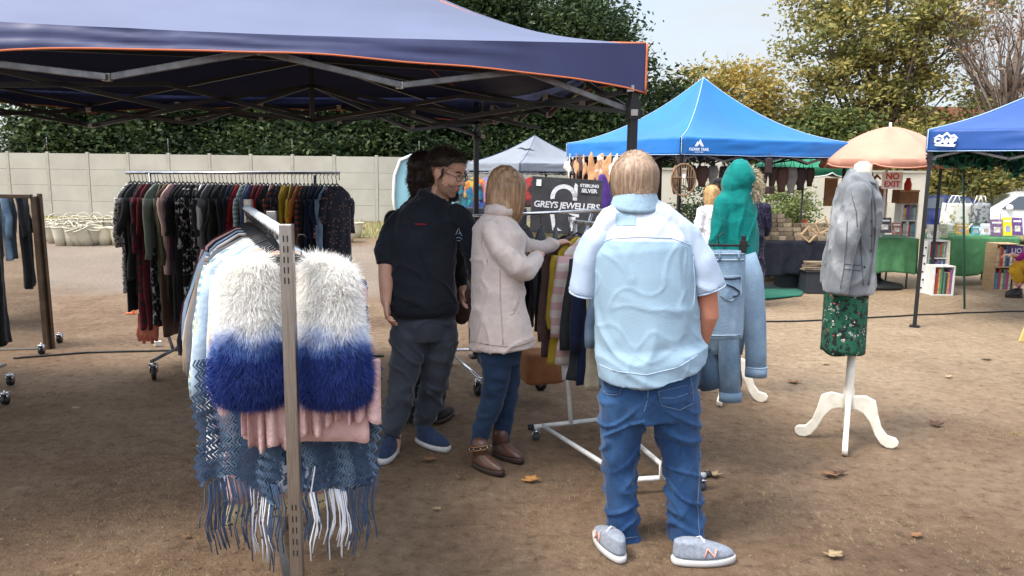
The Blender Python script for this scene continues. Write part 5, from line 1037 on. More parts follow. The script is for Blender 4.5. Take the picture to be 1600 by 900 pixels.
def book_face(px, py, Y, w_, h_, col, label, tilt=-12, txt=None, rz=0):
    c = P(px, py, Y); T = TR(c, rz, R(tilt)); o = empty('book', c, rz, label, 'book', 'books standing face out on the tables'); MB().box((0,0,0), (w_,.022,h_)).xf(T).build('cover', mat('face cover '+str(col), col, .4, c2=[min(1,v*1.8+.1) for v in col], scale=11, mixlo=.52, mixhi=.58), o, smooth=False); MB().box((.004,0,.002), (w_-.003,.016,h_-.006+.006)).xf(T).build('pages', m_white, o, smooth=False)
    MB().box((0,-.0125,h_*.3), (w_*.75,.002,h_*.1)).xf(T).build('title_band', m_white, o, smooth=False); MB().box((0,-.0125,-h_*.12), (w_*.5,.002,h_*.32)).xf(T).build('cover_picture', mat('cover picture '+str(col), [1-v for v in col], .5, c2=[.3,.25,.2], scale=14), o, smooth=False)
for a in [(1408,398,'',0)]: pass
for (px, py, w_, h_, col, lab) in [(1382,352,.19,.22,(.06,.06,.07),'black book with a pale ring on its cover under the peach parasol'),(1368,358,.12,.16,(.1,.12,.2),'small dark book at the left on the green table'),(1401,357,.13,.17,(.25,.12,.1),'dull red book right of the black ringed one'),
     (1458,362,.17,.2,(.62,.6,.5),'pale book standing on the white stepped shelf'),(1473,361,.12,.19,(.4,.45,.25),'green and cream book at the right of the stepped shelf top')]: book_face(px, py, 11.1, w_, h_, col, lab)
for i, (px, py, w_, h_, col, lab) in enumerate([(1503,358,.2,.17,(.5,.35,.08),'yellow orange picture book at the left of the long table'),(1524,360,.12,.14,(.06,.3,.35),'small teal book on the long green table'),(1540,358,.15,.17,(.5,.56,.6),'pale blue book in the middle of the long green table'),(1557,356,.2,.26,(.16,.1,.18),'large dark purple picture book on the long table'),(1574,354,.14,.28,(.75,.6,.02),'tall bright yellow book on the long table'),(1589,354,.17,.27,(.12,.06,.2),'violet book right of the bright yellow one')]): book_face(px, py, 11.75, w_, h_, col, lab, rz=R(4*(i%2)))
m_wbox = m_white
def shelf_unit(label, x0px, x1px, y0py, y1py, Y, nsh, m, name='bookshelf', d_=.26, seed=1, holes=False, fill=True, rz=0, group=None, ground=True):
    p0 = P(x0px, y1py, Y); p1 = P(x1px, y0py, Y); w_ = p1.x-p0.x; z0 = 0 if ground else p0.z; z1 = p1.z; h_ = z1-z0; x = (p0.x+p1.x)/2; o = empty(name, (x, Y+d_/2, z0), 0, label, 'shelf', group)
    for s in (-1, 1): MB().box((x+s*(w_/2-.009), Y+d_/2, (z0+z1)/2), (.018, d_, h_)).build('side_panel', m, o, smooth=False, bevel=.002)
    for k in range(nsh+1): MB().box((x, Y+d_/2, z0+.012+(h_-.022)*k/nsh), (w_-.04, d_-.004, .016)).build('shelf_board', m, o, smooth=False, bevel=.002)
    MB().box((x, Y+d_-.006, (z0+z1)/2), (w_-.038, .008, h_-.02)).build('back_panel', m, o, smooth=False)
    if fill:
        for k in range(nsh): books_up(x-w_/2+.025, x+w_/2-.025, Y+.09, z0+.022+(h_-.022)*k/nsh, (h_/nsh)*.92, '', seed+k, 'on the %s shelf of the %s' % (['lowest','second','third','top'][min(k,3)], label.split(',')[0]))
    return o, x, w_, z1
# white perforated stepped shelf
p = G(1437, 443); s1, *_ = shelf_unit('tall white shelf, with round holes in its side', 1447, 1484, 376, 441, 10.9, 3, m_wbox, seed=5)
s2, *_ = shelf_unit('low white cubby, in front of the tall white shelf', 1458, 1494, 416, 446, 10.62, 1, m_wbox, seed=15)
for k in range(5): q = P(1441+ (k%2)*4, 385+k*12, 10.9)
pp = MB(); X0 = P(1437,445,10.85); pp.box((X0.x+.03, 10.87, P(1440,376,10.87).z/2), (.075,.03,P(1440,376,10.87).z)); side_p = pp.build('perforated_panel', m_wbox, s1, smooth=False)
for k in range(6): MB().tube([(X0.x+.02+.02*(k%2), 10.852, .08+.115*k), (X0.x+.02+.02*(k%2), 10.850, .08+.115*k)], .014, 12).build('hole', m_blackplas, side_p)
# shelves / crates standing on the first green table
shelf_unit('white box shelf, standing on the table left of the parasol pole', 1366, 1387, 316, 372, 11.75, 2, m_wbox, seed=25, ground=False, d_=.22)
shelf_unit('white perforated box shelf, standing on the table right of the parasol pole', 1405, 1436, 318, 372, 11.75, 2, m_wbox, seed=35, ground=False, d_=.22)
def plank_box(label, px0, px1, py0, py1, Y, m, d_=.25, name='wooden_crate'):
    p0 = P(px0, py1, Y); p1 = P(px1, py0, Y); w_ = p1.x-p0.x; h_ = p1.z-p0.z; x = (p0.x+p1.x)/2; o = empty(name, (x, Y+d_/2, p0.z), 0, label, 'crate')
    MB().box((x, Y+d_/2, p0.z+h_/2), (w_, d_, h_)).build('crate_body', m, o, smooth=False, bevel=.006); MB().box((x, Y-.003, p1.z-.012), (w_+.01,.012,.025)).build('rim', m_wood, o, smooth=False); return o
plank_box('brown wooden crate on the right white shelf under the parasol', 1405, 1437, 297, 318, 11.7, m_card)
plank_box('brown cardboard box on the left white shelf, behind the no exit sign', 1362, 1388, 291, 317, 11.8, m_card)
plank_box('flat brown board leaning behind the grey denim jacket', 1288, 1310, 278, 322, 11.9, m_card, .06)
mb = MB(); c = P(1365, 292, 11.6); mb.tube([c+V((0,0,-.14)), c+V((.01,0,0)), c+V((-.02,0,.1)), c+V((.03,-.02,.17)), c+V((.08,-.03,.12))], [(.035,.02),(.05,.03),(.03,.02),(.032,.02),(.012,.012)], 10, round_=True); mb.tube([c+V((-.02,0,.15)), c+V((-.04,0,.23))], [.014,.004], 6); mb.build('carved_horse', m_card, label='brown carved horse head figure beside the mannequin shoulder', cat='figurine')
MB().lathe([(.03,0),(.05,.02),(.055,.1),(.03,.16),(.03,.19)], P(1418,298,11.6), 12).build('red_vase', mat('red glaze', (.4,.02,.015), .3), label='small red vase on the right brown crate', cat='vase')
cg = P(1411, 300, 11.6)
# timber shelf at the far right, seated person's corner
shelf_unit('pale timber shelf, at the right end of the long green table', 1552, 1592, 381, 437, 11.15, 2, m_wood, seed=45)
# NO EXIT sign
NS = P(1394, 282, 11.15); TN_ = TR(NS, R(-3)); ns_ = empty('notice_sign', NS, 0, 'white sign reading NO EXIT in red, tied to the parasol pole', 'sign'); m_red = mat('red lettering', (.5,.02,.03), .6)
MB().box((0,0,0), (.29,.006,.24)).xf(TN_).build('board', mat('white card', (.8,.78,.78), .6), ns_, smooth=False)
text_mb('NO', .12, TN_ @ Matrix.Translation((0,-.006,.055)), .001, .003).build('lettering', m_red, ns_, smooth=False); text_mb('EXIT', .11, TN_ @ Matrix.Translation((0,-.006,-.055)), .001, .003).build('lettering', m_red, ns_, smooth=False)
# patterned bags on the long table
def fabric_bag(px, py, Y, w_, h_, d_, m, label):
    c = P(px, py, Y); mb = MB(); rs = []
    for k in range(9): t = k/8; rs.append([V((c.x+w_/2*(1-.12*t)*math.copysign(abs(math.cos(a))**.5, math.cos(a)), Y+d_/2+d_/2*math.copysign(abs(math.sin(a))**.5, math.sin(a)), c.z+h_*t+.02*noise.noise(V((a,t,px))))) for a in [2*PI*j/24 for j in range(24)]])
    mb.rings(rs); o = mb.build('fabric_bag', m, label=label, cat='bag', group='patterned bags on the long table')
    for s in (-.2, .2): MB().tube([V((c.x-w_*.25, Y+d_/2+s*d_, c.z+h_)), V((c.x-w_*.12, Y+d_/2+s*d_, c.z+h_*1.35)), V((c.x+w_*.12, Y+d_/2+s*d_, c.z+h_*1.35)), V((c.x+w_*.25, Y+d_/2+s*d_, c.z+h_))], .008, 5).build('handle', m_white, o)
mfl = cloth('floral white bag', (.68,.66,.6), (.3,.28,.15), 'noise', 12, mixlo=.55, mixhi=.62); mbr = cloth('grey bird print', (.3,.31,.32), (.08,.09,.1), 'noise', 16, mixlo=.5, mixhi=.56)
fabric_bag(1500, 352, 12.2, .42, .34, .3, mfl, 'big white bag with floral print in front of the white car'); fabric_bag(1536, 350, 12.1, .27, .32, .25, mbr, 'grey bag with a bird print in front of the white car')
fabric_bag(1487, 362, 11.95, .2, .12, .2, mfl, 'small crumpled white floral bag at the left end of the long table')
# magenta seated visitor comes with the people; dark garlands under the right gazebo
rgx = np.random.RandomState(4)
m_gar = [mat('garland green a', (.01,.09,.06), .6, c2=(.006,.05,.035), scale=5), mat('garland green b', (.004,.03,.03), .6), mat('garland green c', (.02,.16,.08), .6)]
def garland(label, path, n, r):
    pts = np.array([tuple(p) for p in path]); t = rgx.rand(n)*(len(pts)-1); i = np.minimum(t.astype(int), len(pts)-2); f_ = (t-i)[:,None]; p = pts[i]*(1-f_)+pts[i+1]*f_+rgx.normal(size=(n,3))*r*.4
    a = rgx.normal(size=(n,3)); a[:,2] -= .8; a /= np.linalg.norm(a,axis=1)[:,None]; b = np.cross(a, rgx.normal(size=(n,3))); b /= np.linalg.norm(b,axis=1)[:,None]; s = .055
    v = np.stack([p-a*s, p+b*s*.45, p+a*s, p-b*s*.45],1).reshape(-1,3); npmesh('garland', v, np.arange(n*4).reshape(-1,4), m_gar, rgx.randint(0,3,n), label=label, cat='garland', group='leafy garlands under the right gazebo')
garland('dark green leafy garland along the front of the right gazebo', [P(1462,242,8.6), P(1490,250,8.6), P(1520,246,8.6), P(1548,255,8.6)], 620, .11); garland('nearly black drooping garland at the right picture edge', [P(1576,246,8.5), P(1590,258,8.5), P(1620,250,8.5)], 420, .12)
for i, (a, b) in enumerate([((1492,256),(1477,330)), ((1500,252),(1520,318)), ((1528,250),(1497,322)), ((1543,252),(1551,320)), ((1497,250),(1482,300))]):
    MB().tube([P(*a,8.7), P(*b,8.9)], .004, 4).build('cord', m_blackplas, label='thin dark cord, %s from the left below the garland' % ordn(i), cat='cord', group='thin cords below the garland')
MB().tube([XP(1507, 9.6), P(1505, 240, 9.6)], .013, 8).build('pole', mat('green pole', (.03,.1,.07), .5), label='thin green pole in front of the white car', cat='pole')
# ================================================================ CARS
def car(label, px, Y, heading, L_, H_, prof, glass, paint, zoff, name='parked_car'):
    c = XP(px, Y); T = TR((c.x, Y, zoff), heading); o = empty(name, T.to_translation(), heading, label, 'car'); W_ = 1.75
    mb = MB(); rs = []
    for k, (yy, s, zt_) in enumerate([(-W_/2, .93, .9), (-W_/2*.95, .99, 1), (0, 1, 1), (W_/2*.95, .99, 1), (W_/2, .93, .9)]): pass
    # body: loft of the side outline across the width, roof narrower than the sills
    n = len(prof)
    def ring(y, sh): return [V((x*(1-.02*sh), y*(1-(.17 if z > .95*H_*.62 else 0)*(z-H_*.6)/(H_*.4) if z > H_*.6 else 1), z)) for x, z in prof]
    secs = [ring(-W_/2, 1.5), ring(-W_/2*1.02, .5), ring(-W_/4, 0), ring(W_/4, 0), ring(W_/2*1.02, .5), ring(W_/2, 1.5)]
    mb.rings([[T @ p for p in s] for s in secs]); mb.build('body', paint, o, bevel=.03, sharp=50)
    mg = mat('car glass', (.02,.025,.03), .06, spec=.9)
    for gl in glass:
        for s in (-1, 1):
            g_ = MB(); g_.add([T @ V((x, s*(W_/2*1.02*(1-.17*(z-H_*.6)/(H_*.4))+.012 if z > H_*.6 else W_/2*1.02+.012), z)) for x, z in gl], [tuple(range(len(gl)))]); g_.build('side_window', mg, o, smooth=False, solid=.01)
    for s in (-1, 1):
        for wx in (-L_*.31, L_*.31):
            cw = T @ V((wx, s*(W_/2-.08), .34)); ax = T.to_3x3() @ V((0,1,0)); w_ = MB().tube([cw-ax*.12, cw+ax*.12], .34, 24).build('wheel', mat('tyre', (.02,.02,.02), .8), o); MB().tube([cw-ax*.126, cw+ax*.126], .21, 16).build('rim', m_greymetal, w_)
            MB().tube([cw-ax*.119, cw+ax*.119], .39, 20).build('wheel_arch', m_blackplas, o)
    return o, T, W_, mg
mwcar = mat('white car paint', (.72,.73,.74), .25, c2=(.66,.67,.68), scale=2, coat=.6); mbcar = mat('blue car paint', (.008,.02,.12), .2, c2=(.006,.015,.1), scale=2, coat=.8)
suv = [(-2.25,.35),(-2.3,.62),(-2.22,.95),(-1.3,1.08),(-.62,1.55),(-.3,1.63),(1.25,1.62),(1.7,1.5),(2.15,1.08),(2.2,.5),(2.15,.35)]
o, T, W_, mg = car('white pickup style car behind the book table at the right', 1606, 24.5, R(-22), 4.5, 1.63, suv, [[(-.95,1.1),(-.5,1.5),(.2,1.53),(.2,1.1)], [(.3,1.1),(.3,1.53),(1.2,1.5),(1.5,1.1)]], mwcar, -.42)
q = MB(); q.add([T @ V((-1.26,-.72,1.1)), T @ V((-1.26,.72,1.1)), T @ V((-.66,.62,1.545)), T @ V((-.66,-.62,1.545))], [(0,1,2,3)]); q.xf(Matrix.Translation(T.to_3x3() @ V((-.03,0,.02)))); q.build('windscreen', mg, o, smooth=False, solid=.01)
for s in (-1, 1):
    MB().box(T @ V((-2.24, s*.62, .82)), (.1,.36,.16), rz=R(-22)).build('headlight', mat('lamp glass', (.5,.52,.55), .1, spec=.9), o, smooth=False, bevel=.02); MB().ell(T @ V((-.75, s*1.0, 1.15)), (.09,.13,.1)).build('wing_mirror', mwcar, o)
MB().box(T @ V((-2.29,0,.66)), (.05,.9,.2), rz=R(-22)).build('grille', m_blackplas, o, smooth=False); MB().box(T @ V((-2.31,0,.45)), (.03,.5,.1), rz=R(-22)).build('number_plate', m_white, o, smooth=False)
MB().tube([T @ V((.5,-W_/2-.02,.95)), T @ V((.68,-W_/2-.02,.95))], .018, 6).build('door_handle', m_blackplas, o)
for x in (.25, 1.35, -.95): MB().bar(T @ V((x,-W_/2*1.02-.006,.4)), T @ V((x,-W_/2*1.02-.006,1.08)), .012, .006).build('door_gap', m_blackplas, o, smooth=False)
hat = [(-1.9,.32),(-1.95,.6),(-1.85,.88),(-1.1,1.0),(-.4,1.42),(.4,1.47),(1.2,1.35),(1.75,.98),(1.85,.6),(1.8,.32)]
o, T, W_, mg = car('dark blue hatchback parked behind the book stall', 1482, 26.5, R(160), 3.9, 1.47, hat, [[(-.85,1.02),(-.38,1.36),(.25,1.4),(.25,1.02)], [(.33,1.02),(.33,1.4),(1.05,1.3),(1.4,1.02)]], mbcar, -.42)
for s in (-1, 1): MB().box(T @ V((1.8, s*.65, .8)), (.08,.25,.15), rz=R(160)).build('tail_lamp', mat('red lamp', (.3,.01,.01), .2), o, smooth=False)
# light blue pod van behind the hooded man
vc = XP(659, 21.5); o = empty('camper_van', (vc.x, 21.5, 0), 0, 'pale blue rounded van with a white edge stripe behind the hooded man', 'van'); mv = mat('pale blue paint', (.2,.38,.44), .35, c2=(.17,.33,.39), scale=2, coat=.3)
mb = MB(); rs = []
for y in (21.5, 21.55, 24.0, 24.05):
    k = .96 if y in (21.5, 24.05) else 1; rs.append([V((vc.x+x*k, y, 1.05+(z-1.05)*k)) for x, z in [(-.75,.3),(-.82,.9),(-.78,1.5),(-.62,1.95),(-.3,2.1),(.8,2.12),(.95,1.95),(.98,.3)]])
mb.rings(rs).build('body', mv, o, bevel=.05, sharp=50)
mb = MB(); mb.tube([V((vc.x+x, 21.47, z)) for x, z in [(-.72,.3),(-.78,.9),(-.74,1.5),(-.58,1.92),(-.28,2.05)]], .045, 6); mb.build('white_stripe', m_white, o)
for x in (-.55, .65): MB().tube([V((vc.x+x,21.6,.3)), V((vc.x+x,21.8,.3))], .3, 18).build('wheel', m_blackplas, o)
MB().box((vc.x+.2, 21.47, 1.5), (.7,.02,.5)).build('window', mg, o, smooth=False, bevel=.005)
# tie dye garments under the grey gazebo
td = [mat('tie dye %d' % i, c, .9, c2=c2, c3=c3, pattern='noise', scale=3, mixlo=.4, mixhi=.6) for i, (c, c2, c3) in enumerate([((.4,.04,.04),(.45,.3,.04),(.4,.12,.06)), ((.03,.12,.3),(.02,.2,.18),(.06,.03,.18)), ((.5,.28,.25),(.2,.2,.4),(.45,.14,.1)), ((.02,.08,.2),(.03,.03,.04),(.02,.16,.2)), ((.02,.02,.03),(.3,.03,.03),(.05,.02,.02))])]
for i, (px, pz, l_, k, w_) in enumerate([(733,275,1.2,3,.5),(744,272,.55,0,.45),(751,300,.7,1,.5),(764,272,.6,2,.62),(764,305,.6,3,.5),(781,275,.6,2,.5),(832,272,.7,4,.5),(846,278,.9,4,.5),(862,276,.9,4,.5)]):
    p = P(px, pz, 18.5); garment('hanging_dress', '%s garment from the left under the grey gazebo' % ordn(i), td[k], (p.x, 18.5, p.z), R(6*(i%3)-6), w=w_, l=l_, th=.06, sleeve=.4, seed=700+i, group='bright garments under the grey gazebo', cat='dress')
pr = P(752,270,18.6); MB().tube([P(728,270,18.55), P(870,272,18.55)], .015, 6).build('rail', m_greymetal, gz4)
MB().box((P(770,330,18.2).x, 18.4, .4), (1.6,.7,.78)).build('stall_table', m_fold, label='dark covered table under the grey gazebo', cat='table', bevel=.02)
# ================================================================ BASKETS by the wall
m_bask = mat('whitewashed wicker', (.6,.56,.44), .85, c2=(.4,.36,.26), pattern='stripez', scale=16, bump=1, bscale=40); m_bask2 = mat('cream plastic basket', (.62,.57,.42), .7, c2=(.5,.45,.32), scale=6)
def basket(label, px, py, r, h, tilt, ax, m, handle, seed):
    g = G(px, py); o = empty('basket', g, 0, label, 'basket', 'pale baskets by the wall'); T = Matrix.Translation(g) @ Matrix.Rotation(ax, 4, 'Z') @ Matrix.Rotation(tilt, 4, 'X'); z0 = .0
    MB().lathe([(.0,.012),(r*.62,.0),(r*.8,h*.5),(r*.98,h),(r*1.03,h+.02),(r*.95,h+.01),(r*.76,h*.5),(r*.6,.03),(0,.03)], n=20).xf(T).build('bowl', m, o); MB().tube([T @ V((r*1.0*math.cos(a), r*1.0*math.sin(a), h+.012)) for a in [2*PI*j/20 for j in range(21)]], .013, 6, caps=False).build('rim', m, o)
    if handle: MB().tube([T @ V((r*math.cos(a), 0, h+r*.95*math.sin(a))) for a in [PI*j/10 for j in range(11)]], .012, 6).build('handle', m, o)
rg = random.Random(2)
bsk = [(96,384,0,1),(113,384,.1,0),(128,384,.35,0),(139,384,.4,0),(148,383,.3,0),(165,383,0,2),(186,383,0,2),(84,380,.2,1),(103,375,.1,1),(120,374,-.1,1),(137,374,.2,1),(153,374,.1,1),(171,373,0,1),(190,373,.1,1),(205,374,0,1),(88,369,0,1),(112,367,0,1),(132,367,0,1),(152,366,0,1),(176,366,0,1),(544,379,.1,2),(556,372,0,2),(78,376,.5,0)]
for i, (px, py, tl_, kd) in enumerate(bsk):
    row = 'front row' if i < 7 else 'middle row' if i < 15 else 'back row'
    k = i if i < 7 else i-7 if i < 15 else i-15
    lab = ('%s pale basket from the left in the %s by the wall' % (ordn(k), row)) if i < 20 else ['cream plastic basket alone right of the long rack','second cream basket behind the lone one right of the long rack','tilted wicker basket at the left end beside the mirror edge'][i-20]
    basket(lab, px, py, (.19 if kd == 2 else .165), (.36 if kd == 2 else .38), tl_, rg.uniform(-1,1), m_bask2 if kd == 2 else m_bask, kd != 2, i)
# ================================================================ STANDING MIRROR + LEFT RACK
MY = 6.75; mr = empty('standing_mirror', (P(0,555,MY).x, MY, 0), 0, 'tall brown framed mirror on a wheeled stand at the left edge', 'mirror'); m_bronze = mat('bronze brown metal', (.12,.085,.06), .4, .6, c2=(.07,.05,.036), scale=10)
x1 = P(58, 430, MY).x; x0 = x1-.85; z1 = P(70,307,MY).z; z0 = P(70,550,MY).z+.0
TM = Matrix.Translation(((x0+x1)/2, MY, (z0+z1)/2)) @ Matrix.Rotation(R(8), 4, 'Z') @ Matrix.Rotation(R(1), 4, 'X'); hw, hh = (x1-x0)/2, (z1-z0)/2
MB().box((0,.012,0), (2*hw-.04,.01,2*hh-.04)).xf(TM).build('glass', mat('mirror glass', (.85,.87,.87), .02, 1), mr, smooth=False)
for a, b in (((-hw,0,-hh),(-hw,0,hh)), ((hw,0,-hh),(hw,0,hh)), ((-hw+.017,0,hh-.002),(hw-.017,0,hh-.002)), ((-hw+.017,0,-hh+.002),(hw-.017,0,-hh+.002))): MB().bar(TM @ V(a), TM @ V(b), .05, .035).build('frame_rail', m_bronze, mr, smooth=False, bevel=.004)
MB().box((0,.03,0), (2*hw-.03,.012,2*hh-.03)).xf(TM).build('back_board', m_card, mr, smooth=False)
MB().bar(TM @ V((hw+.035,.03,-hh-.06)), TM @ V((hw+.035,.03,hh+.02)), .025,.04).build('stand_post', m_bronze, mr, smooth=False)
for s in (-1, 1): MB().bar(TM @ V((s*hw,-.22,-hh-.07)), TM @ V((s*hw,.28,-hh-.07)), .04,.03).build('foot_bar', m_bronze, mr, smooth=False); q = TM @ V((s*hw+.04,-.2,-hh)); caster((q.x, q.y, 0), .035, m_blackplas, mr); q = TM @ V((s*hw,.26,-hh)); caster((q.x, q.y, 0), .035, m_blackplas, mr)
MB().bar(TM @ V((-hw,.03,-hh-.07)), TM @ V((hw+.04,.03,-hh-.07)), .04,.03).build('cross_bar', m_bronze, mr, smooth=False)
LY_ = 5.55; lx = P(-34, 268, LY_).x; lr = empty('clothes_rack', (lx-.8, LY_, 0), 0, 'clothes rack cut by the left picture edge with red and grey garments', 'clothes rack')
pipe([(lx-1.7,LY_,1.55),(lx+.02,LY_,1.55)], 'rail', .013, m_chrome, lr); pipe([(lx-.1,LY_,1.55),(lx-.1,LY_,.12)], 'upright', .013, m_chrome, lr); pipe([(lx-1.6,LY_,1.55),(lx-1.6,LY_,.12)], 'upright', .013, m_chrome, lr); pipe([(lx-.1,LY_-.25,.12),(lx-.1,LY_+.25,.12)], 'foot_bar', .014, m_chrome, lr)
q = G(9, 632); caster((q.x, q.y, 0), .035, m_blackplas, lr); q = G(17, 602); caster((q.x, q.y, 0), .035, m_blackplas, lr)
ll = [('dress','pale floral patterned dress','bwsmall',1.1),('trousers','dark trousers','black',1.05),('shirt','cream blouse','offwhite',.8),('jacket','blue denim jacket','denim',.8),('dress','black dress','black',1.1),('dress','light blue dress','skyblue',1.0),('shirt','white patterned shirt','bluewhite',.85),('dress','dark grey long dress','charcoal',1.1),('dress','maroon long dress','maroon',1.15),('dress','crimson and grey dress','red',.95),('trousers','black flared trousers','black',1.15)]
for i, (kd, cw, mk, ln) in enumerate(ll): garment('hanging_'+kd, cw+', '+ordn(len(ll)-1-i)+' from the end of the rack at the left edge', mk, (lx-.02-.14*(len(ll)-1-i), LY_, 1.54), R(78+rg.uniform(-9,9)), w=.4, l=ln, th=.05, sleeve=.45 if kd != 'trousers' else 0, seed=800+i, group='garments on the rack at the left edge', cat=kd)
# ================================================================ MANNEQUIN WITH GREY DENIM JACKET
mgc = G(1320, 690); mc = V((mgc.x, mgc.y, 0)); TMn = TR(mc, R(0))
mn = empty('mannequin', mc, 0, 'cream headless mannequin on a four footed wooden stand at the right', 'mannequin')
leg2d = [(.02,.30),(.10,.31),(.155,.285),(.165,.25),(.175,.20),(.20,.12),(.235,.075),(.285,.065),(.30,.045),(.295,.02),(.27,.0),(.235,.0),(.20,.02),(.165,.07),(.13,.15),(.09,.20),(.05,.215),(.02,.215)]
def stand(root, c, rz0, height, m=None):
    for k in range(4): MB().prism(leg2d, TR(c, rz0+PI/2*k), .032).build('stand_leg', m or m_cream, root, smooth=False, bevel=.006)
    MB().lathe([(.022,.2),(.034,.21),(.034,.34),(.025,.36),(.023,height)], c, 16).build('stand_pole', m or m_cream, root)
stand(mn, mc, R(-23.5), .75)
MH = P(1335, 252, mc.y).z
m_dummy = mat('cream jersey', (.62,.56,.45), .85, c2=(.5,.44,.34), scale=12)
# torso faces right (+x), slightly towards the camera
FD = R(-18); TQ = TR(mc+V((-.055,0,0)), FD)   # local +x = front
def tring(z, rx, ry, cx=0, n=28): return [TQ @ V((cx+rx*math.copysign(abs(math.cos(a))**.92, math.cos(a)), ry*math.copysign(abs(math.sin(a))**.92, math.sin(a)), z)) for a in [2*PI*j/n for j in range(n)]]
zs = MH
MB().rings([tring(.72,.08,.11), tring(.8,.09,.12), tring(.92,.09,.12), tring(1.06,.08,.11), tring(1.2,.085,.12,.01), tring(1.34,.08,.13,.01), tring(1.42,.07,.15), tring(1.47,.05,.08), tring(1.52,.045,.05,.02)]).build('torso', m_dummy, mn)
MB().rings([tring(z, r, r, .03) for z, r in ((1.5,.05),(1.55,.046),(1.58,.05),(1.61,.044),(1.64,.05),(MH-.02,.05),(MH,.02))]).build('neck_cap', m_dummy, mn)
for k in range(4): MB().tube([TQ @ V((.03+.051*math.cos(a), .051*math.sin(a), 1.56+.025*k+.006*math.sin(a))) for a in [2*PI*j/16 for j in range(17)]], .005, 5, caps=False).build('neck_wrap', m_cream, mn)
# skirt
zsk1 = P(1325, 455, mc.y).z+.08; zsk0 = P(1325, 549, mc.y).z
skt = empty('patterned_skirt', mc+V((0,0,zsk0)), 0, 'green black and red patterned skirt on the mannequin under the grey jacket', 'skirt')
m_pat = mat('green black red print', (.008,.012,.012), .85, c2=(.012,.09,.05), pattern='noise', scale=30, mixlo=.44, mixhi=.5)
n_ = m_pat.node_tree.nodes; l_ = m_pat.node_tree.links; b_ = n_['Principled BSDF']; src = b_.inputs['Base Color'].links[0].from_socket; t_ = n_.new('ShaderNodeTexCoord')
for sc, lo, hi, col, off in ((34,.235,.25,(.5,.03,.03),0),(42,.2,.21,(.65,.62,.58),3)):
    mp_ = n_.new('ShaderNodeMapping'); mp_.inputs['Location'].default_value = (off,off,off); vv = n_.new('ShaderNodeTexVoronoi'); vv.inputs['Scale'].default_value = sc; l_.new(t_.outputs['Object'], mp_.inputs[0]); l_.new(mp_.outputs[0], vv.inputs[0])
    rr_ = n_.new('ShaderNodeValToRGB'); e = rr_.color_ramp.elements
    if off: e[0].position = lo-.03; e[0].color = (0,0,0,1); e[1].position = hi; e[1].color = (1,1,1,1); q = rr_.color_ramp.elements.new(hi+.06); q.color = (1,1,1,1); q = rr_.color_ramp.elements.new(hi+.09); q.color = (0,0,0,1)
    else: e[0].position = lo-.06; e[0].color = (1,1,1,1); e[1].position = hi-.05; e[1].color = (0,0,0,1)
    nn2 = n_.new('ShaderNodeTexNoise'); nn2.inputs['Scale'].default_value = 9+off; l_.new(mp_.outputs[0], nn2.inputs[0]); gt = n_.new('ShaderNodeMath'); gt.operation = 'GREATER_THAN'; gt.inputs[1].default_value = .52; l_.new(nn2.outputs[0], gt.inputs[0]); mm = n_.new('ShaderNodeMath'); mm.operation = 'MULTIPLY'
    l_.new(vv.outputs['Distance'], rr_.inputs[0]); l_.new(rr_.outputs[0], mm.inputs[0]); l_.new(gt.outputs[0], mm.inputs[1]); mx = n_.new('ShaderNodeMix'); mx.data_type = 'RGBA'; l_.new(mm.outputs[0], mx.inputs['Factor']); l_.new(src, mx.inputs['A']); mx.inputs['B'].default_value = rgb(col); src = mx.outputs['Result']
l_.new(src, b_.inputs['Base Color'])
rs = []
for k in range(15):
    t = k/14; z = zsk1+(zsk0-zsk1)*t; r_ = 1+.0*t; rs.append([TQ @ V((-.01+(.125+.012*math.sin(a*3+1)*t)*math.cos(a)*r_, (.15+.010*math.sin(a*5)*t)*math.sin(a)*r_, z+(.006*math.sin(a*4) if k == 14 else 0))) for a in [2*PI*j/40 for j in range(40)]])
MB().rings(rs, caps=False).build('skirt_body', m_pat, skt, solid=.003)
# jacket
zj1 = P(1335, 272, mc.y).z; zj0 = P(1335, 457, mc.y).z
jk = empty('denim_jacket', mc+V((0,0,zj0)), 0, 'washed grey denim blazer with loose sleeves worn by the mannequin', 'jacket')
m_gd = mat('grey denim', (.12,.13,.14), .9, c2=(.36,.37,.37), c3=(.16,.17,.18), scale=4.2, mixlo=.36, mixhi=.66, bump=.35, bscale=170, sheen=.2, wr=.9, wrs=6)
H_ = zj1-zj0; st = MB()
st.tube([TQ @ V((0,0,zj0)), TQ @ V((0,0,zj0+.1)), TQ @ V((0,0,zj0+H_*.35)), TQ @ V((.01,0,zj0+H_*.6)), TQ @ V((.015,0,zj0+H_*.8)), TQ @ V((.0,0,zj0+H_*.9)), TQ @ V((.0,0,zj0+H_*.97)), TQ @ V((.015,0,zj1-.0))], [(.145,.165),(.142,.165),(.125,.15),(.135,.165),(.125,.175),(.095,.16),(.065,.11),(.055,.065)], 32, side=TQ.to_3x3() @ V((1,0,0)))
for s in (-1, 1):
    sh_ = TQ @ V((.0, s*.155, zj1-.105)); el = TQ @ V((-.055, s*.20, zj1-.39)); wr_ = TQ @ V((-.085, s*.20, zj0+.02))
    st.tube([sh_+V((0,0,.015)), sh_.lerp(el,.4), el, wr_], [(.062,.055),(.068,.062),(.063,.056),(.062,.054)], 20, side=TQ.to_3x3() @ V((1,0,0)), round_=False)
    st.ell(sh_, (.062,.058,.06))
jb = blend(st, .009, 3, lambda p: .008*ridge(p, (8,8,5), 2)*.5+.011*crease(p, (7,7,4), 8)+.006*noise.noise(V((p.x*16,p.y*16,p.z*9))))
bvj = bvh_of(jb); jo = jb.build('jacket_body', m_gd, jk)
DJ = V((0,1,0))
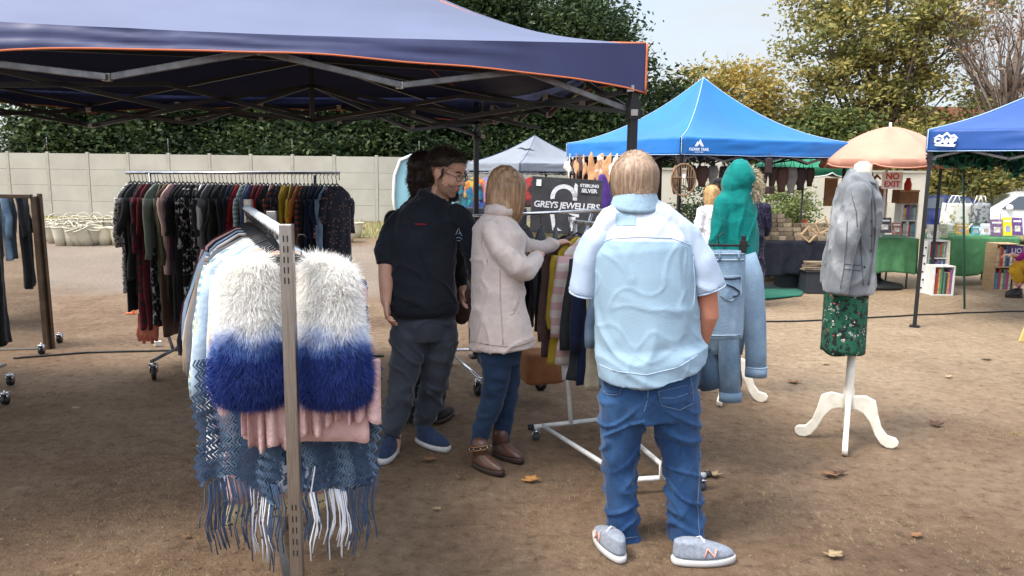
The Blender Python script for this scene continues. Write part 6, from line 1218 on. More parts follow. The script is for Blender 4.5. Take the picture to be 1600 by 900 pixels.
def onj(px, py, off=.004): q = P(px, py, 2.5); d_ = ray(px, py).normalized(); h = project(bvj, V((0,0,HC)), d_, off); return h
m_gs = mat('grey denim seam', (.075,.08,.085), .9); m_gl = mat('pale denim seam grey', (.3,.31,.31), .9)
def seamj(pts, r=.0022, m=None, name='seam'):
    dense = []
    for i in range(len(pts)-1):
        for k in range(6): t = k/6; h = onj(pts[i][0]+(pts[i+1][0]-pts[i][0])*t, pts[i][1]+(pts[i+1][1]-pts[i][1])*t); dense += [h] if h is not None else []
    if len(dense) > 2 and max((dense[i+1]-dense[i]).length for i in range(len(dense)-1)) < .15: MB().tube(dense, r, 5).build(name, m or m_gs, jk)
for s in ([(1324,345),(1322,385),(1318,425),(1312,456)], [(1319,412),(1350,415)], [(1318,420),(1350,423)], [(1345,345),(1346,400),(1350,455)], [(1289,440),(1313,446)], [(1288,447),(1312,453)], [(1330,303),(1338,330),(1340,360)], [(1362,300),(1363,350),(1362,400)]): seamj(s)
seamj([(1364,296),(1368,330),(1367,370),(1362,410),(1356,452)], .005, m_gs, 'front_opening'); seamj([(1284,436),(1300,441),(1314,443)], .0035, m_gl, 'cuff_edge')
for (px, py) in ((1351,417),(1362,345),(1362,368),(1361,392)):
    h = onj(px, py, .004)
    if h is not None: MB().ell(h, (.006,.006,.006), n=10, m=6).build('button', m_dkmetal, jk)
# collar and lapel
cl_ = MB(); ring_o = []; 
def cpt(a, r, z): return TQ @ V((.02+r*math.cos(a)*1.05, r*math.sin(a)*1.25, z))
cl_.grid(lambda u_, v_: cpt(R(35)+R(290)*u_, .052+.045*v_, zj1+.012-.055*v_-.06*v_*max(0, abs(u_-.5)*2-.7)), 30, 5); cl_.build('collar', m_gd, jk, solid=.006)
for s in (-1, 1): MB().grid(lambda u_, v_: TQ @ V((.10+.035*u_+.012*math.sin(PI*v_), s*(.02+.055*v_*(1-u_*.8)), zj1-.03-.25*u_-.03*v_)), 10, 6).build('lapel', m_gd, jk, solid=.005)
# ================================================================ SECOND MANNEQUIN: TEAL HOODED COAT
g2 = G(1166, 622); c2_ = V((P(1150,330,g2.y+.02).x, g2.y+.02, 0)); m2_ = empty('mannequin', c2_, 0, 'mannequin stand partly hidden behind the hanging denim, carrying the teal coat', 'mannequin'); stand(m2_, c2_, R(-25), .8)
MB().lathe([(.08,.78),(.11,.95),(.1,1.1),(.12,1.3),(.1,1.4),(.05,1.45),(.05,1.55),(.07,1.6),(.06,1.68),(.0,1.7)], c2_, 18).build('torso', m_dummy, m2_)
Yc = c2_.y; tcx = P(1150, 330, Yc).x; tc_ = empty('hooded_coat', (tcx, Yc, .9), 0, 'teal green coat with raised hood and cream fur trim, hung on a mannequin', 'coat')
m_teal = cloth('teal wool', (.004,.19,.17), (.003,.14,.125), scale=6)
st = MB(); q = lambda px, py, dy=0: P(px, py, Yc+dy)
st.tube([q(1147,420), q(1147,380), q(1148,345), q(1149,315), q(1152,300), q(1153,292)], [(.165,.13),(.16,.12),(.15,.12),(.135,.11),(.11,.1),(.09,.08)], 24, side=(1,0,0))
st.tube([q(1128,318,-.06), q(1123,350,-.08), q(1120,395,-.08)], [.055,.055,.05], 14, round_=True); st.tube([q(1166,318,.02), q(1172,350,.0), q(1174,392,0)], [.045,.045,.042], 14, round_=True)
st.ell(q(1155,278), (.105,.115,.12)); st.ell(q(1146,288), (.09,.10,.10)); st.ell(q(1158,262), (.05,.06,.05)); st.tube([q(1150,268), q(1163,262), q(1170,274), q(1168,292)], [.05,.055,.05,.04], 12, round_=True); st.tube([q(1141,300), q(1160,298)], [.05,.06], 12, round_=True)
blend(st, .009, 2, lambda p: .008*ridge(p, (9,9,5), 4)*.6+.014*crease(p, (7,7,3), 3)).build('coat_body', m_teal, tc_)
ft = MB(); pts = [q(1170,268,-.02), q(1178,280,-.03), q(1179,295,-.03), q(1175,308,-.03)]; ft.tube(pts, [.025,.036,.036,.022], 12, round_=True); m_cf = mat('cream fur', (.62,.53,.38), .9, c2=(.45,.36,.22), scale=20); fo = ft.build('fur_trim', m_cf, tc_); v, f = fur(ft, 2200, .05, .004, .3, 77); npmesh('fur_pile', v, f, [m_cf], None, fo)
# ================================================================ PEOPLE
def skinmat(name, c): 
    m = mat(name, c, .55, c2=[c[0]*.82, c[1]*.68, c[2]*.62], scale=9, mixlo=.35, mixhi=.75, bump=.12, bscale=120, spec=.4)
    b = m.node_tree.nodes['Principled BSDF']; b.inputs['Subsurface Weight'].default_value = .12; b.inputs['Subsurface Radius'].default_value = (.01,.004,.002); return m
def basis(d, up=(0,0,1), tilt=0):
    d = V(d).normalized(); u = V(up); r = d.cross(u).normalized(); u = r.cross(d)
    M = Matrix((r, d, u)).transposed()
    return M @ Matrix.Rotation(tilt, 3, 'Y')
def head_mb(mb, C, M, s=1.0, neckto=None, nose=1.0):
    C = V(C); q = lambda x, y, z: C+M @ (V((x, y, z))*s); e = lambda c, r, MM=None: mb.ell(q(*c), [v*s for v in r], (M if MM is None else M @ MM), 20, 14)
    e((0,-.012,.028), (.074,.094,.088)); e((0,.022,-.02), (.064,.078,.085)); e((0,.03,-.072), (.05,.06,.04)); e((0,.066,-.098), (.024,.022,.02)); e((0,.052,.052), (.058,.045,.04))
    e((-.034,.062,-.03), (.026,.026,.026)); e((.034,.062,-.03), (.026,.026,.026)); e((0,.083,.022), (.045,.014,.009))
    mb.tube([q(0,.088,.018), q(0,.1,-.004), q(0,.113*nose,-.026)], [.007*s,.009*s,.0125*s], 10, round_=True); e((-.012,.1,-.03), (.009,.01,.008)); e((.012,.1,-.03), (.009,.01,.008))
    e((0,.091,-.058), (.023,.012,.006)); e((0,.089,-.069), (.02,.012,.007))
    for sd in (-1, 1):
        R_ = Matrix.Rotation(sd*R(18), 3, 'Z'); e((sd*.083,-.004,-.008), (.009,.019,.031), R_); e((sd*.09,-.012,.0), (.007,.012,.022), R_)
        e((sd*.031,.077,.006), (.015,.01,.0095))
def eyes(C, M, s, root):
    for sd in (-1, 1):
        c = V(C)+M @ (V((sd*.031,.0835,.004))*s); MB().ell(c, (.0095*s,)*3, n=12, m=8).build('eye', mat('eye white', (.7,.68,.65), .15), root); MB().ell(c+M @ V((0,.0078,-.002)), (.0045,.003,.0045), M, 10, 6).build('iris', mat('iris', (.05,.03,.02), .1), root)
        MB().tube([c+M @ (V((sd*-.013,.009,.004))*s), c+M @ (V((0,.0115,.0065))*s), c+M @ (V((sd*.013,.007,.003))*s)], .0022, 6).build('eyelid', mat('lash', (.03,.018,.012), .8), root)
def hand_mb(mb, wr, d, n, side, size=.18, curl=.5, spread=.1, thumb=1.0):
    """wr wrist point, d direction of fingers, n palm normal, side: +1 thumb on +(d x n)"""
    d = V(d).normalized(); n = V(n); n = (n-d*n.dot(d)).normalized(); x = d.cross(n)*side; k = size/.18
    pal = [wr-d*.01, wr+d*.025*k, wr+d*.06*k, wr+d*.09*k]; mb.tube(pal, [(.025*k,.019*k),(.033*k,.018*k),(.04*k,.016*k),(.038*k,.013*k)], 14, side=x, round_=True)
    for i, (off, ln) in enumerate(((.029,.068),(.010,.076),(-.010,.071),(-.028,.056))):
        b = wr+d*.084*k+x*off*k; dd = (d+x*off*spread*8).normalized(); ax = dd.cross(n).normalized(); pts = [b-dd*.02, b]; r = .0088*k; c_ = curl*(1+.18*i)
        a = 0
        for seg, f_ in enumerate((.45,.31,.24)): a += c_*(.55 if seg == 0 else .75); v_ = dd*math.cos(a)+n*math.sin(a); pts.append(pts[-1]+v_*ln*f_*k)
        mb.tube(pts, [r*1.05, r, r*.95, r*.88, r*.74], 10, round_=True)
    tb = wr+d*.022*k+x*.026*k; t1 = tb+(d*.6+x*.75+n*.25).normalized()*.034*k; t2 = t1+(d*.85+x*.3+n*.35*thumb).normalized()*.03*k; t3 = t2+(d*.95+n*.35*thumb-x*.05).normalized()*.024*k
    mb.tube([tb-x*.01, tb, t1, t2, t3], [.012*k,.013*k,.0115*k,.0098*k,.0075*k], 10, round_=True)
def shoe(name, heel, dirv, parent, upm, solem, L_=.285, w=.1, h=.085, label=None, lace=None, boot=0, heelh=0, logo=None):
    heel = V(heel); d = V(dirv); d.z = 0; d.normalize(); sx = V((d.y, -d.x, 0)); T = Matrix((( sx.x, d.x, 0, heel.x), (sx.y, d.y, 0, heel.y), (0,0,1,0.0), (0,0,0,1)))
    def outline(scale=1.0, z=0, toe=1.0, heelx=0, toer=0.0, sl=0): 
        o = []
        for j in range(28):
            a = 2*PI*j/28; y = .5-.5*math.cos(a); sgn = math.sin(a); wd = w/2*(abs(math.sin(a))**.62)*(.78+.25*math.sin(PI*y*.9+.1)); yy = heelx+(L_*toe-heelx)*y
            o.append(T @ V((math.copysign(wd*scale, sgn)+.006*y*y, yy, z+toer*max(0,y-.7)*.5+sl*y)))
        return o
    root = parent; s = MB(); s.rings([outline(.95, .003), outline(1.04, .012, 1.01, -.004, .06), outline(1.05, .026+heelh, 1.01, -.004, .05, -heelh), outline(.98, .032+heelh, .99, 0, .04, -heelh)])
    so_ = s.build('shoe_sole', solem, root)
    u = MB(); z = .03+heelh
    st = [(0,.99,1.0),(.18,1.0,.99),(.36,.96,.94),(.52,.88,.84),(.68,.78,.70),(.82,.7,.56),(1.0,.66,.43)]
    u.rings([outline(sc, z+h*t*(1 if t < 1 else 1), toe, .0+.006*t, 0, -.02*(1-t) if False else 0) for t, sc, toe in st])
    if boot: u.tube([T @ V((0,.06,z+h*.6)), T @ V((0,.055,z+h)), T @ V((0,.055,z+h+boot))], [(.037,.055),(.038,.052),(.045,.06)], 18, side=sx)
    ub = u; uo = ub.build('shoe_upper', upm, root, sub=1)
    if lace:
        for k in range(5):
            y = L_*(.44+.055*k); zz = z+h*(1.02-.2*k*.9); mb = MB(); mb.tube([T @ V((-.026,y-.01,zz-.012)), T @ V((0,y,zz+.004)), T @ V((.026,y+.01,zz-.012))], .0035, 6); mb.build('lace', lace, uo)
    return uo, T
m_skin1 = skinmat('warm skin', (.60,.35,.25)); m_skin2 = skinmat('reddish weathered skin', (.50,.22,.14)); m_skin3 = skinmat('fair skin', (.58,.34,.25))
m_beard = mat('stubble', (.24,.14,.10), .8, c2=(.36,.21,.15), scale=90, bump=.3, bscale=200)
def limb(mb, pts, rad, n=16, side=None): return mb.tube(pts, rad, n, round_=True, side=side)
# ---------------------------------------------------------------- man in the black hoodie
Yh = 4.38; p = lambda x, y, dy=0: P(x, y, Yh+dy)
mh = empty('person', (p(655,700).x, Yh, 0), 0, 'young man in black hoodie and charcoal joggers, glasses on, looking down at the rack', 'person')
hd = V((.90,-.36,-.30)); HM = basis(hd, (0.05,0,1)); HC1 = p(697,270,-.03)
sx = V((.95,.30,0)).normalized()
b = MB(); head_mb(b, HC1, HM, 1.06, nose=1.04)
limb(b, [p(683,325,.02), p(690,298,.01), p(696,282)], [.062,.058,.058])
shR, elR, wrR = p(615,338,-.02), p(603,408,-.06), p(603,472,-.14)
limb(b, [p(617,362,-.02), elR, p(603,440,-.1), wrR], [.04,.044,.042,.029]); hand_mb(b, wrR+V((0,0,.01)), p(607,520,-.17)-wrR, V((.9,.1,-.1)), -1, .19, .55)
shL, elL, wrL = p(726,345,.06), p(745,415,.10), p(752,470,.0)
limb(b, [p(722,360,.06), elL, wrL], [.04,.042,.029]); hand_mb(b, wrL, (.1,-.1,-1), V((-.9,0,0)), 1, .19, .5)
b.tube([p(662,525), p(663,480), p(664,400), p(668,335)], [(.12,.08),(.14,.1),(.16,.11),(.12,.08)], 20, side=sx)
limb(b, [p(640,520,.0), p(632,590,-.02), p(618,668,-.02), p(614,715,-.03)], [.065,.045,.04,.038]); limb(b, [p(692,520,.05), p(676,590,.08), p(664,650,.15), p(659,700,.2)], [.065,.045,.04,.038])
def bodybuild(b, root, sm, beard=None, voxel=.0065, face=None):
    r = blend(b, voxel, 2)
    if beard:
        C, M, s = beard
        for i, f in enumerate(r.f):
            c = r.v[f[0]]; l_ = M.transposed() @ (c-C)/s
            if abs(l_.x) < .085 and (l_.z < -.045+.02*noise.noise(c*40) and l_.y > .0 or (l_.z < -.02 and .02 > l_.y > -.012)) and l_.z > -.135 and not (abs(l_.z+.062) < .011 and abs(l_.x) < .022): r.mi[i] = 1
            if (abs(l_.z+.062) < .010 and abs(l_.x) < .022 and l_.y > .08): r.mi[i] = 2
    return r.build('body', [sm, m_beard, mat('lips', (.42,.15,.11), .5)], root)
bodybuild(b, mh, m_skin1, (HC1, HM, 1.06)); eyes(HC1, HM, 1.06, mh)
hq = lambda x, y, z, s=1.06: HC1+HM @ (V((x,y,z))*s)
m_dhair = mat('dark brown hair', (.022,.013,.009), .5, c2=(.04,.024,.016), scale=40, spec=.4)
hb_ = MB(); hb_.ell(hq(0,-.022,.048), (.083,.098,.083), HM, 22, 14); hb_.ell(hq(0,.038,.082), (.062,.05,.034), HM, 18, 10); hb_.ell(hq(0,-.07,-.01), (.064,.048,.07), HM, 18, 12)
hb2 = blend(hb_, .008, 1, lambda q: .004*noise.noise(q*60)); ho = hb2.build('hair', m_dhair, mh); v, f = fur(hb2, 5200, .03, .0016, .1, 5); npmesh('hair_strands', v, f, [m_dhair], None, ho)
for sd in (-1, 1): MB().ell(hq(sd*.073,.012,.0), (.008,.012,.028), HM, 10, 8).build('sideburn', m_dhair, ho); MB().tube([hq(sd*.016,.093,.026), hq(sd*.034,.09,.032), hq(sd*.052,.078,.026)], .0045, 6).build('eyebrow', m_dhair, mh)
gl = empty('eyeglasses', hq(0,.1,0), 0, 'thin dark framed eyeglasses worn by the young man in the black hoodie', 'glasses'); m_fr = mat('dark frame', (.03,.025,.02), .3)
for sd in (-1, 1):
    ring = [hq(sd*(.034+.024*math.cos(a)), .102-.006*abs(math.cos(a))*0-(.008 if sd*math.cos(a)>.3 else 0), .002+.018*math.sin(a)) for a in [2*PI*j/18 for j in range(19)]]
    MB().tube(ring, .0019, 6, caps=False).build('rim', m_fr, gl); MB().tube([hq(sd*.058,.094,.006), hq(sd*.082,.02,.008), hq(sd*.086,-.01,.0)], .002, 6).build('temple', m_fr, gl)
MB().tube([hq(-.011,.104,.006), hq(.011,.104,.006)], .0018, 6).build('bridge', m_fr, gl)
# hoodie
m_hood = cloth('black sweatshirt', (.011,.013,.019), (.017,.019,.026), scale=5, bump=.25, bscale=120, sheen=.25)
t = MB(); t.tube([p(662,482), p(662,470), p(660,430), p(662,380,.0), p(668,345), p(675,322,.02), p(683,305,.02)], [(.182,.135),(.19,.142),(.188,.14),(.192,.135),(.178,.118),(.12,.10),(.075,.075)], 34, side=sx, )
limb(t, [p(676,322), p(645,332), p(622,346,.0), p(612,368,-.02), p(605,390,-.05), p(603,402,-.06)], [.05,.056,.060,.063,.062,.060]); limb(t, [p(715,338,.04), p(728,360,.06), p(742,400,.09), p(745,415,.08)], [.07,.078,.07,.062])
for a in range(11): an = PI*1.15*a/10-.1*PI; c = p(684,307,.02)+(sx*math.cos(an)*.085+V((-sx.y,sx.x,0))*math.sin(an)*.075)+V((0,0,.008+.012*math.sin(an))); t.ell(c, (.035,.035,.028), n=10, m=6)
hf = lambda q: .006*(ridge(q, (6,6,9), 1)-.4)+.015*crease(V((q.x,q.y,q.z+q.x*.5)), (4.5,4.5,6), 5, .15)*(1.0 if q.z < 1.2 else .6)+.006*crease(q, (9,9,9), 2, .14)
tb_ = blend(t, .010, 3, hf); bvh1 = bvh_of(tb_); hoodo = tb_.build('hoodie', m_hood, mh)
rb = MB(); rb.tube([p(662,490), p(662,474)], [(.203,.15),(.209,.155)], 34, side=sx); rb.build('ribbed_hem', cloth('rib knit black', (.013,.015,.021), (.008,.009,.013), 'stripex', 60), mh)
def ond(bv, px, py, off=.004): return project(bv, (0,0,HC), ray(px, py), off)
for pts, r_ in (([(668,430),(690,433),(712,428),(722,440)], .0035), ([(634,430),(631,455),(628,470)], .003)):
    pass
mb = MB(); s_ = [ond(bvh1, 648+3*i, 350+(.6 if i % 2 else 0)) for i in range(7)]; mb.tube([q for q in s_ if q], .0035, 5); mb.build('red_embroidery', mat('red thread', (.35,.01,.02), .7), hoodo)
mb = MB()
for pts in ([(712,367),(715,360),(717,356),(719,366)], [(715,366),(719,363),(722,369)], [(713,372),(718,371),(722,374)], [(714,376),(720,376)]):
    q_ = [ond(bvh1, *a) for a in pts]; mb.tube([q for q in q_ if q], .0022, 5) if sum(q is not None for q in q_) > 1 else None
mb.build('chest_emblem', mat('pale blue thread', (.35,.4,.55), .7), hoodo)
# joggers
m_jog = cloth('charcoal jogger', (.040,.047,.062), (.055,.063,.08), scale=5, bump=.25, bscale=140, sheen=.25)
t = MB(); t.tube([p(664,530), p(664,505), p(663,478)], [(.13,.11),(.168,.13),(.17,.125)], 30, side=sx)
limb(t, [p(638,520,-.02), p(633,575,-.03), p(625,625,-.03), p(616,660,-.03), p(613,676,-.03)], [.108,.09,.078,.07,.05]); limb(t, [p(690,520,.04), p(681,575,.08), p(672,625,.13), p(665,648,.16), p(661,664,.18)], [.108,.09,.078,.07,.05])
jf = lambda q: .008*(ridge(q, (5,5,9), 3)-.4)*(1.2 if q.z < .65 else .6)+.014*crease(V((q.x,q.y,q.z+q.x*.5)), (4,4,8), 15, .15)
blend(t, .010, 2, jf).build('joggers', m_jog, mh)
m_sh1 = cloth('navy knit shoe', (.018,.03,.065), (.03,.045,.085), scale=40); m_solew = mat('white rubber sole', (.5,.5,.5), .6, c2=(.45,.43,.4), scale=8)
g1 = G(612,702); shoe('shoe', V((g1.x-.0, g1.y+.03,0)), (G(596,742)-G(613,706)), mh, m_sh1, m_solew, .29, .105, .09, lace=m_sh1)
g1 = G(652,690); shoe('shoe', V((g1.x,g1.y,0)), (G(705,708)-G(652,690)), mh, m_sh1, m_solew, .28, .105, .09, lace=m_sh1)
# ---------------------------------------------------------------- woman in the cream coat
Yw = 4.22; p = lambda x, y, dy=0: P(x, y, Yw+dy)
wm = empty('person', (p(775,730).x, Yw, 0), 0, 'woman in a cream fleece coat, dark jeans and brown boots reaching into the rack', 'person')
sxw = V((.62,-.78,0)).normalized(); fw = V((.78,.62,0))
WC = p(795,300,.04); WMx = basis(V((.80,.50,-.38)))
b = MB(); head_mb(b, WC, WMx, .98); limb(b, [p(780,345), p(786,330), p(792,312,.02)], [.05,.05,.05])
limb(b, [p(812,376,.22), p(845,388,.42), p(868,382,.50)], [.03,.03,.024]); hand_mb(b, p(866,381,.50), p(893,374,.56)-p(866,381,.50), V((.1,.2,-.9)), 1, .165, .55)
limb(b, [p(774,370,-.10), p(814,419,-.12), p(842,402,.16)], [.03,.032,.024]); hand_mb(b, p(841,402,.16), V((.1,.9,.25)), V((-.3,0,-.9)), 1, .165, .6)
b.tube([p(772,560), p(775,450), p(776,360)], [(.11,.08),(.13,.09),(.12,.08)], 18, side=sxw); limb(b, [p(768,540,-.02), p(773,610,-.02), p(752,690,-.02)], [.075,.055,.04]); limb(b, [p(784,540,.05), p(790,610,.06), p(783,680,.1)], [.075,.055,.04])
bodybuild(b, wm, m_skin3)
m_bl = mat('dark blonde hair', (.52,.33,.18), .45, c2=(.15,.08,.045), c3=(.32,.19,.10), scale=26, mixlo=.3, mixhi=.7, stretch=(2.2,2.2,.35), spec=.5)
hw_ = MB(); wq = lambda x, y, z, s=.98: WC+WMx @ (V((x,y,z))*s)
hw_.ell(wq(0,-.018,.036), (.086,.103,.09), WMx, 22, 14); c0 = wq(0,-.03,.0)
hw_.tube([c0+V((0,0,.05)), c0+V((-.004,.0,-.03)), c0+V((-.008,-.01,-.10)), c0+V((-.0,-.012,-.145)), c0+V((.005,-.01,-.165))], [(.086,.095),(.094,.10),(.095,.09),(.082,.074),(.06,.055)], 24, side=sxw, round_=True)
hwb = blend(hw_, .008, 2, lambda q: .005*ridge(q, (34,34,5), 2)); who = hwb.build('hair', m_bl, wm)
def strands(C, n, R0, zt_, zb_, seed, w_=.0022, face=(.78,.55), gap=.45, wave=.006, curl=0):
    rg = np.random.RandomState(seed); vs = []; fs = []; K = 9
    for i in range(n):
        a = rg.uniform(0, 2*PI); 
        if math.cos(a-math.atan2(face[1], face[0])) > gap: continue
        ph = rg.uniform(0, 6); zt2 = zt_*rg.uniform(.5,1); ze = zb_*rg.uniform(.6,1.1); last = None; side = V((-math.sin(a), math.cos(a), 0)); rr0 = rg.uniform(.97,1.07)
        for k in range(K+1):
            t_ = k/K; z = zt2+(ze-zt2)*t_; u_ = z/zt_ if z > 0 else 0; r_ = (math.sqrt(max(0.02, 1-u_*u_)) if z > 0 else 1-.18*(z/zb_)**2-.25*max(0,(z/zb_)-.8)*curl)*rr0
            da = wave*8*math.sin(t_*9+ph)*t_; q = V(C)+V((R0[0]*r_*math.cos(a+da), R0[1]*r_*math.sin(a+da), z))
            ww = w_*(1-.6*t_**3); vs += [q-side*ww/2, q+side*ww/2]
            if k: b_ = len(vs)-4; fs.append((b_, b_+1, b_+3, b_+2))
    return np.array([tuple(x) for x in vs]), np.array(fs)
v, f = strands(wq(0,-.022,.02), 3600, (.104,.104), .088, -.185, 3, curl=1, wave=.03, w_=.003); npmesh('hair_strands', v, f, [m_bl], None, who)
# coat
m_coat = cloth('cream boiled wool', (.60,.51,.46), (.53,.445,.40), scale=16, bump=.35, bscale=110, sheen=.5)
t = MB(); t.tube([p(784,541), p(783,520), p(779,480), p(777,430), p(778,390), p(779,360), p(781,345), p(785,330)], [(.19,.175),(.187,.168),(.168,.148),(.155,.135),(.160,.14),(.160,.13),(.11,.095),(.062,.06)], 34, side=sxw)
nearsl = [p(768,362,-.12), p(782,390,-.16), p(806,418,-.16), p(820,425,-.12)]; limb(t, nearsl, [.056,.057,.053,.050]); limb(t, [p(822,424,-.10), p(832,412,.04), p(838,404,.12)], [.054,.049,.046])
limb(t, [p(797,360,.14), p(820,384,.28), p(845,388,.42), p(862,383,.47)], [.058,.050,.045,.042])
cf = lambda q: .004*(ridge(q, (6,6,8), 5)-.4)+.010*crease(V((q.x,q.y,q.z-q.x*.5)), (4.5,4.5,5), 25, .16)+.002*noise.noise(q*40)
cb_ = blend(t, .010, 3, cf); bvw = bvh_of(cb_); co_ = cb_.build('coat', m_coat, wm)
def seamp(bv, pts, r, m, parent, name='seam', off=.002):
    d_ = []
    for i in range(len(pts)-1):
        for k in range(7):
            t_ = k/6; h = ond(bv, pts[i][0]+(pts[i+1][0]-pts[i][0])*t_, pts[i][1]+(pts[i+1][1]-pts[i][1])*t_, off)
            if h is not None and (not d_ or (h-d_[-1]).length < .1): d_.append(h)
    if len(d_) > 2: MB().tube(d_, r, 6).build(name, m, parent)
m_cseam = cloth('cream seam', (.5,.42,.35), (.45,.38,.31), scale=20)
for s_ in ([(781,420),(782,470),(786,538)], [(812,456),(811,474),(804,487),(798,492)], [(809,456),(808,474),(801,485)], [(736,532),(760,538),(800,542),(835,532)], [(757,352),(752,380),(762,410)]): seamp(bvw, s_, .0026, m_cseam, co_)
cl2 = MB()
for a in range(12): an = 2*PI*a/12; cc_ = p(784,332)+sxw*math.cos(an)*.062+fw*math.sin(an)*.06+V((0,0,.012)); cl2.ell(cc_, (.032,.032,.034), n=10, m=7)
blend(cl2, .009, 2, cf).build('collar', m_coat, co_)
m_dj = cloth('indigo jeans', (.012,.026,.055), (.02,.04,.08), scale=6, bump=.3, bscale=170)
t = MB(); t.tube([p(780,565), p(780,520), p(780,480)], [(.13,.12),(.15,.13),(.15,.12)], 24, side=sxw)
limb(t, [p(772,540,-.05), p(776,585,-.05), p(768,630,-.05), p(752,672,-.05), p(748,694,-.05)], [.095,.08,.066,.056,.05]); limb(t, [p(786,540,.06), p(793,590,.07), p(790,640,.08), p(782,690,.1)], [.095,.078,.062,.052])
blend(t, .010, 3, lambda q: .007*(ridge(q, (8,8,16), 7)-.4)).build('jeans', m_dj, wm)
m_boot = mat('brown boot leather', (.10,.045,.03), .38, c2=(.06,.027,.018), scale=9, bump=.15, spec=.5); m_bsole = mat('dark boot sole', (.03,.018,.014), .6)
g1 = G(736,728); bo, TB_ = shoe('boot', V((g1.x+.01,g1.y,0)), (G(787,746)-G(738,728)), wm, m_boot, m_bsole, .24, .08, .072, boot=.085, heelh=.0)
for k, zz in enumerate((.115,.135)): MB().tube([TB_ @ V((.047*math.cos(a), .055+.062*math.sin(a)+.0, zz+.018*math.sin(a))) for a in [2*PI*j/20 for j in range(21)]], .004, 6, caps=False).build('boot_strap', mat('tan strap', (.2,.1,.05), .5), bo)
for j in range(9): a = PI*2*j/9; MB().ell(TB_ @ V((.052*math.cos(a), .055+.067*math.sin(a), .125+.018*math.sin(a))), (.0045,)*3, n=8, m=5).build('stud', m_chrome, bo)
g1 = G(770,716); shoe('boot', V((g1.x,g1.y+.06,0)), (G(814,727)-G(770,712)), wm, m_boot, m_bsole, .235, .08, .072, boot=.085, heelh=.0)
# ---------------------------------------------------------------- man in the pale shirt, from behind
Ym = 3.28; p = lambda x, y, dy=0: P(x, y, Ym+dy)
mm_ = empty('person', (p(1010,860).x, Ym, 0), 0, 'older man seen from behind in a pale blue short sleeved shirt and blue jeans', 'person')
sxm = V((1,.02,0)).normalized(); MC = p(990,282,.06); MMx = basis(V((-.10,.93,-.42)))
b = MB(); head_mb(b, MC, MMx, 1.08); limb(b, [p(992,345,-.0), p(991,318,.0), p(990,296,.02)], [.07,.068,.066])
limb(b, [p(1080,392,0), p(1104,452,-.01), p(1107,492,.0), p(1093,538,.06)], [.04,.047,.045,.034]); hand_mb(b, p(1093,536,.06), V((-.25,.2,-1)), V((-1,.1,0)), -1, .19, .3)
limb(b, [p(928,392,.02), p(914,448,.05), p(920,455,.22), p(928,440,.38)], [.035,.042,.04,.032]); hand_mb(b, p(926,439,.38), V((-.15,1,.2)), V((0,.1,-1)), -1, .19, .5)
b.tube([p(1012,600), p(1010,500), p(1005,400), p(1000,350)], [(.14,.1),(.17,.12),(.17,.11),(.12,.08)], 20, side=sxm); limb(b, [p(972,600), p(966,720,.02), p(972,850,.02)], [.085,.065,.045]); limb(b, [p(1058,600), p(1070,720,.02), p(1078,860,.02)], [.085,.065,.045])
bodybuild(b, mm_, m_skin2)
m_gh = mat('greying sandy hair', (.44,.32,.22), .5, c2=(.19,.12,.08), c3=(.31,.21,.14), scale=34, mixlo=.3, mixhi=.7, stretch=(2,2,.4), spec=.4)
hm_ = MB(); mq = lambda x, y, z, s=1.08: MC+MMx @ (V((x,y,z))*s); hm_.ell(mq(0,-.016,.032), (.088,.104,.086), MMx, 22, 14); hm_.ell(mq(0,-.05,-.03), (.078,.06,.07), MMx, 20, 12); hm_.ell(mq(0,-.062,-.072), (.060,.042,.04), MMx, 18, 10)
hmb = blend(hm_, .008, 2, lambda q: .003*ridge(q, (40,40,8), 6)); hmo = hmb.build('hair', m_gh, mm_)
v, f = strands(MC+V((0,-.03,.02)), 3400, (.099,.105), .098, -.112, 13, w_=.0019, face=(-.1,1), gap=.55, wave=.004); npmesh('hair_strands', v, f, [m_gh], None, hmo)
v, f = fur(hmb, 4200, .016, .0013, .9, 15); npmesh('hair_strands', v, f, [m_gh], None, hmo)
# shirt
zy = p(1000,372).z
m_shirt = cloth('two tone shirt', (.24,.345,.43), (.45,.50,.59), 'zstep', mixlo=zy*.5-.003, mixhi=zy*.5, bump=.15, bscale=130, sheen=.1, rough=.8, wr=1.2, wrs=4.2)
m_slv = cloth('pale shirt sleeve', (.37,.45,.56), (.33,.41,.52), scale=5, bump=.15, bscale=130, wr=1, wrs=5); m_collar = cloth('shirt collar blue', (.27,.38,.47), (.24,.345,.43), scale=8)
t = MB(); t.tube([p(1017,589,-.02), p(1016,570,-.02), p(1012,540), p(1010,480), p(1006,430), p(1003,390), p(1000,365,.01), p(996,340,.02), p(992,312,.02)], [(.236,.182),(.236,.18),(.23,.178),(.222,.172),(.225,.16),(.225,.145),(.185,.125),(.125,.105),(.085,.085)], 40, side=sxm)
limb(t, [p(996,324), p(1030,338), p(1064,366), p(1074,400)], [.06,.066,.06,.055]); limb(t, [p(988,326), p(956,343), p(934,372), p(934,400)], [.06,.062,.052,.045])
def shf(q):
    k = max(0, min(1, (1.30-q.z)/.35)); q2 = V((q.x+q.z*.30, q.y, q.z-q.x*.2))
    return .008*(ridge(q2, (6,4,2.6), 11)-.35)*(.3+.7*k)+.011*crease(q2, (6.0,5,1.4), 11, .24, .35)*(.35+.65*k)+.008*crease(V((q.x,q.y,q.z+q.x*.35)), (1.6,1.6,6.5), 21, .2, .4)*max(0, k-.3)*1.4+.003*crease(q, (8,8,8), 33, .2)-.003
sb_ = blend(t, .0075, 2, shf)
xc_ = p(1014,590).x
for v_ in sb_.v:
    w_ = max(0, min(1, (1.02-v_.z)/.3)); d_ = v_.x-xc_; v_.z += w_*(.95*d_*d_+.11*d_)
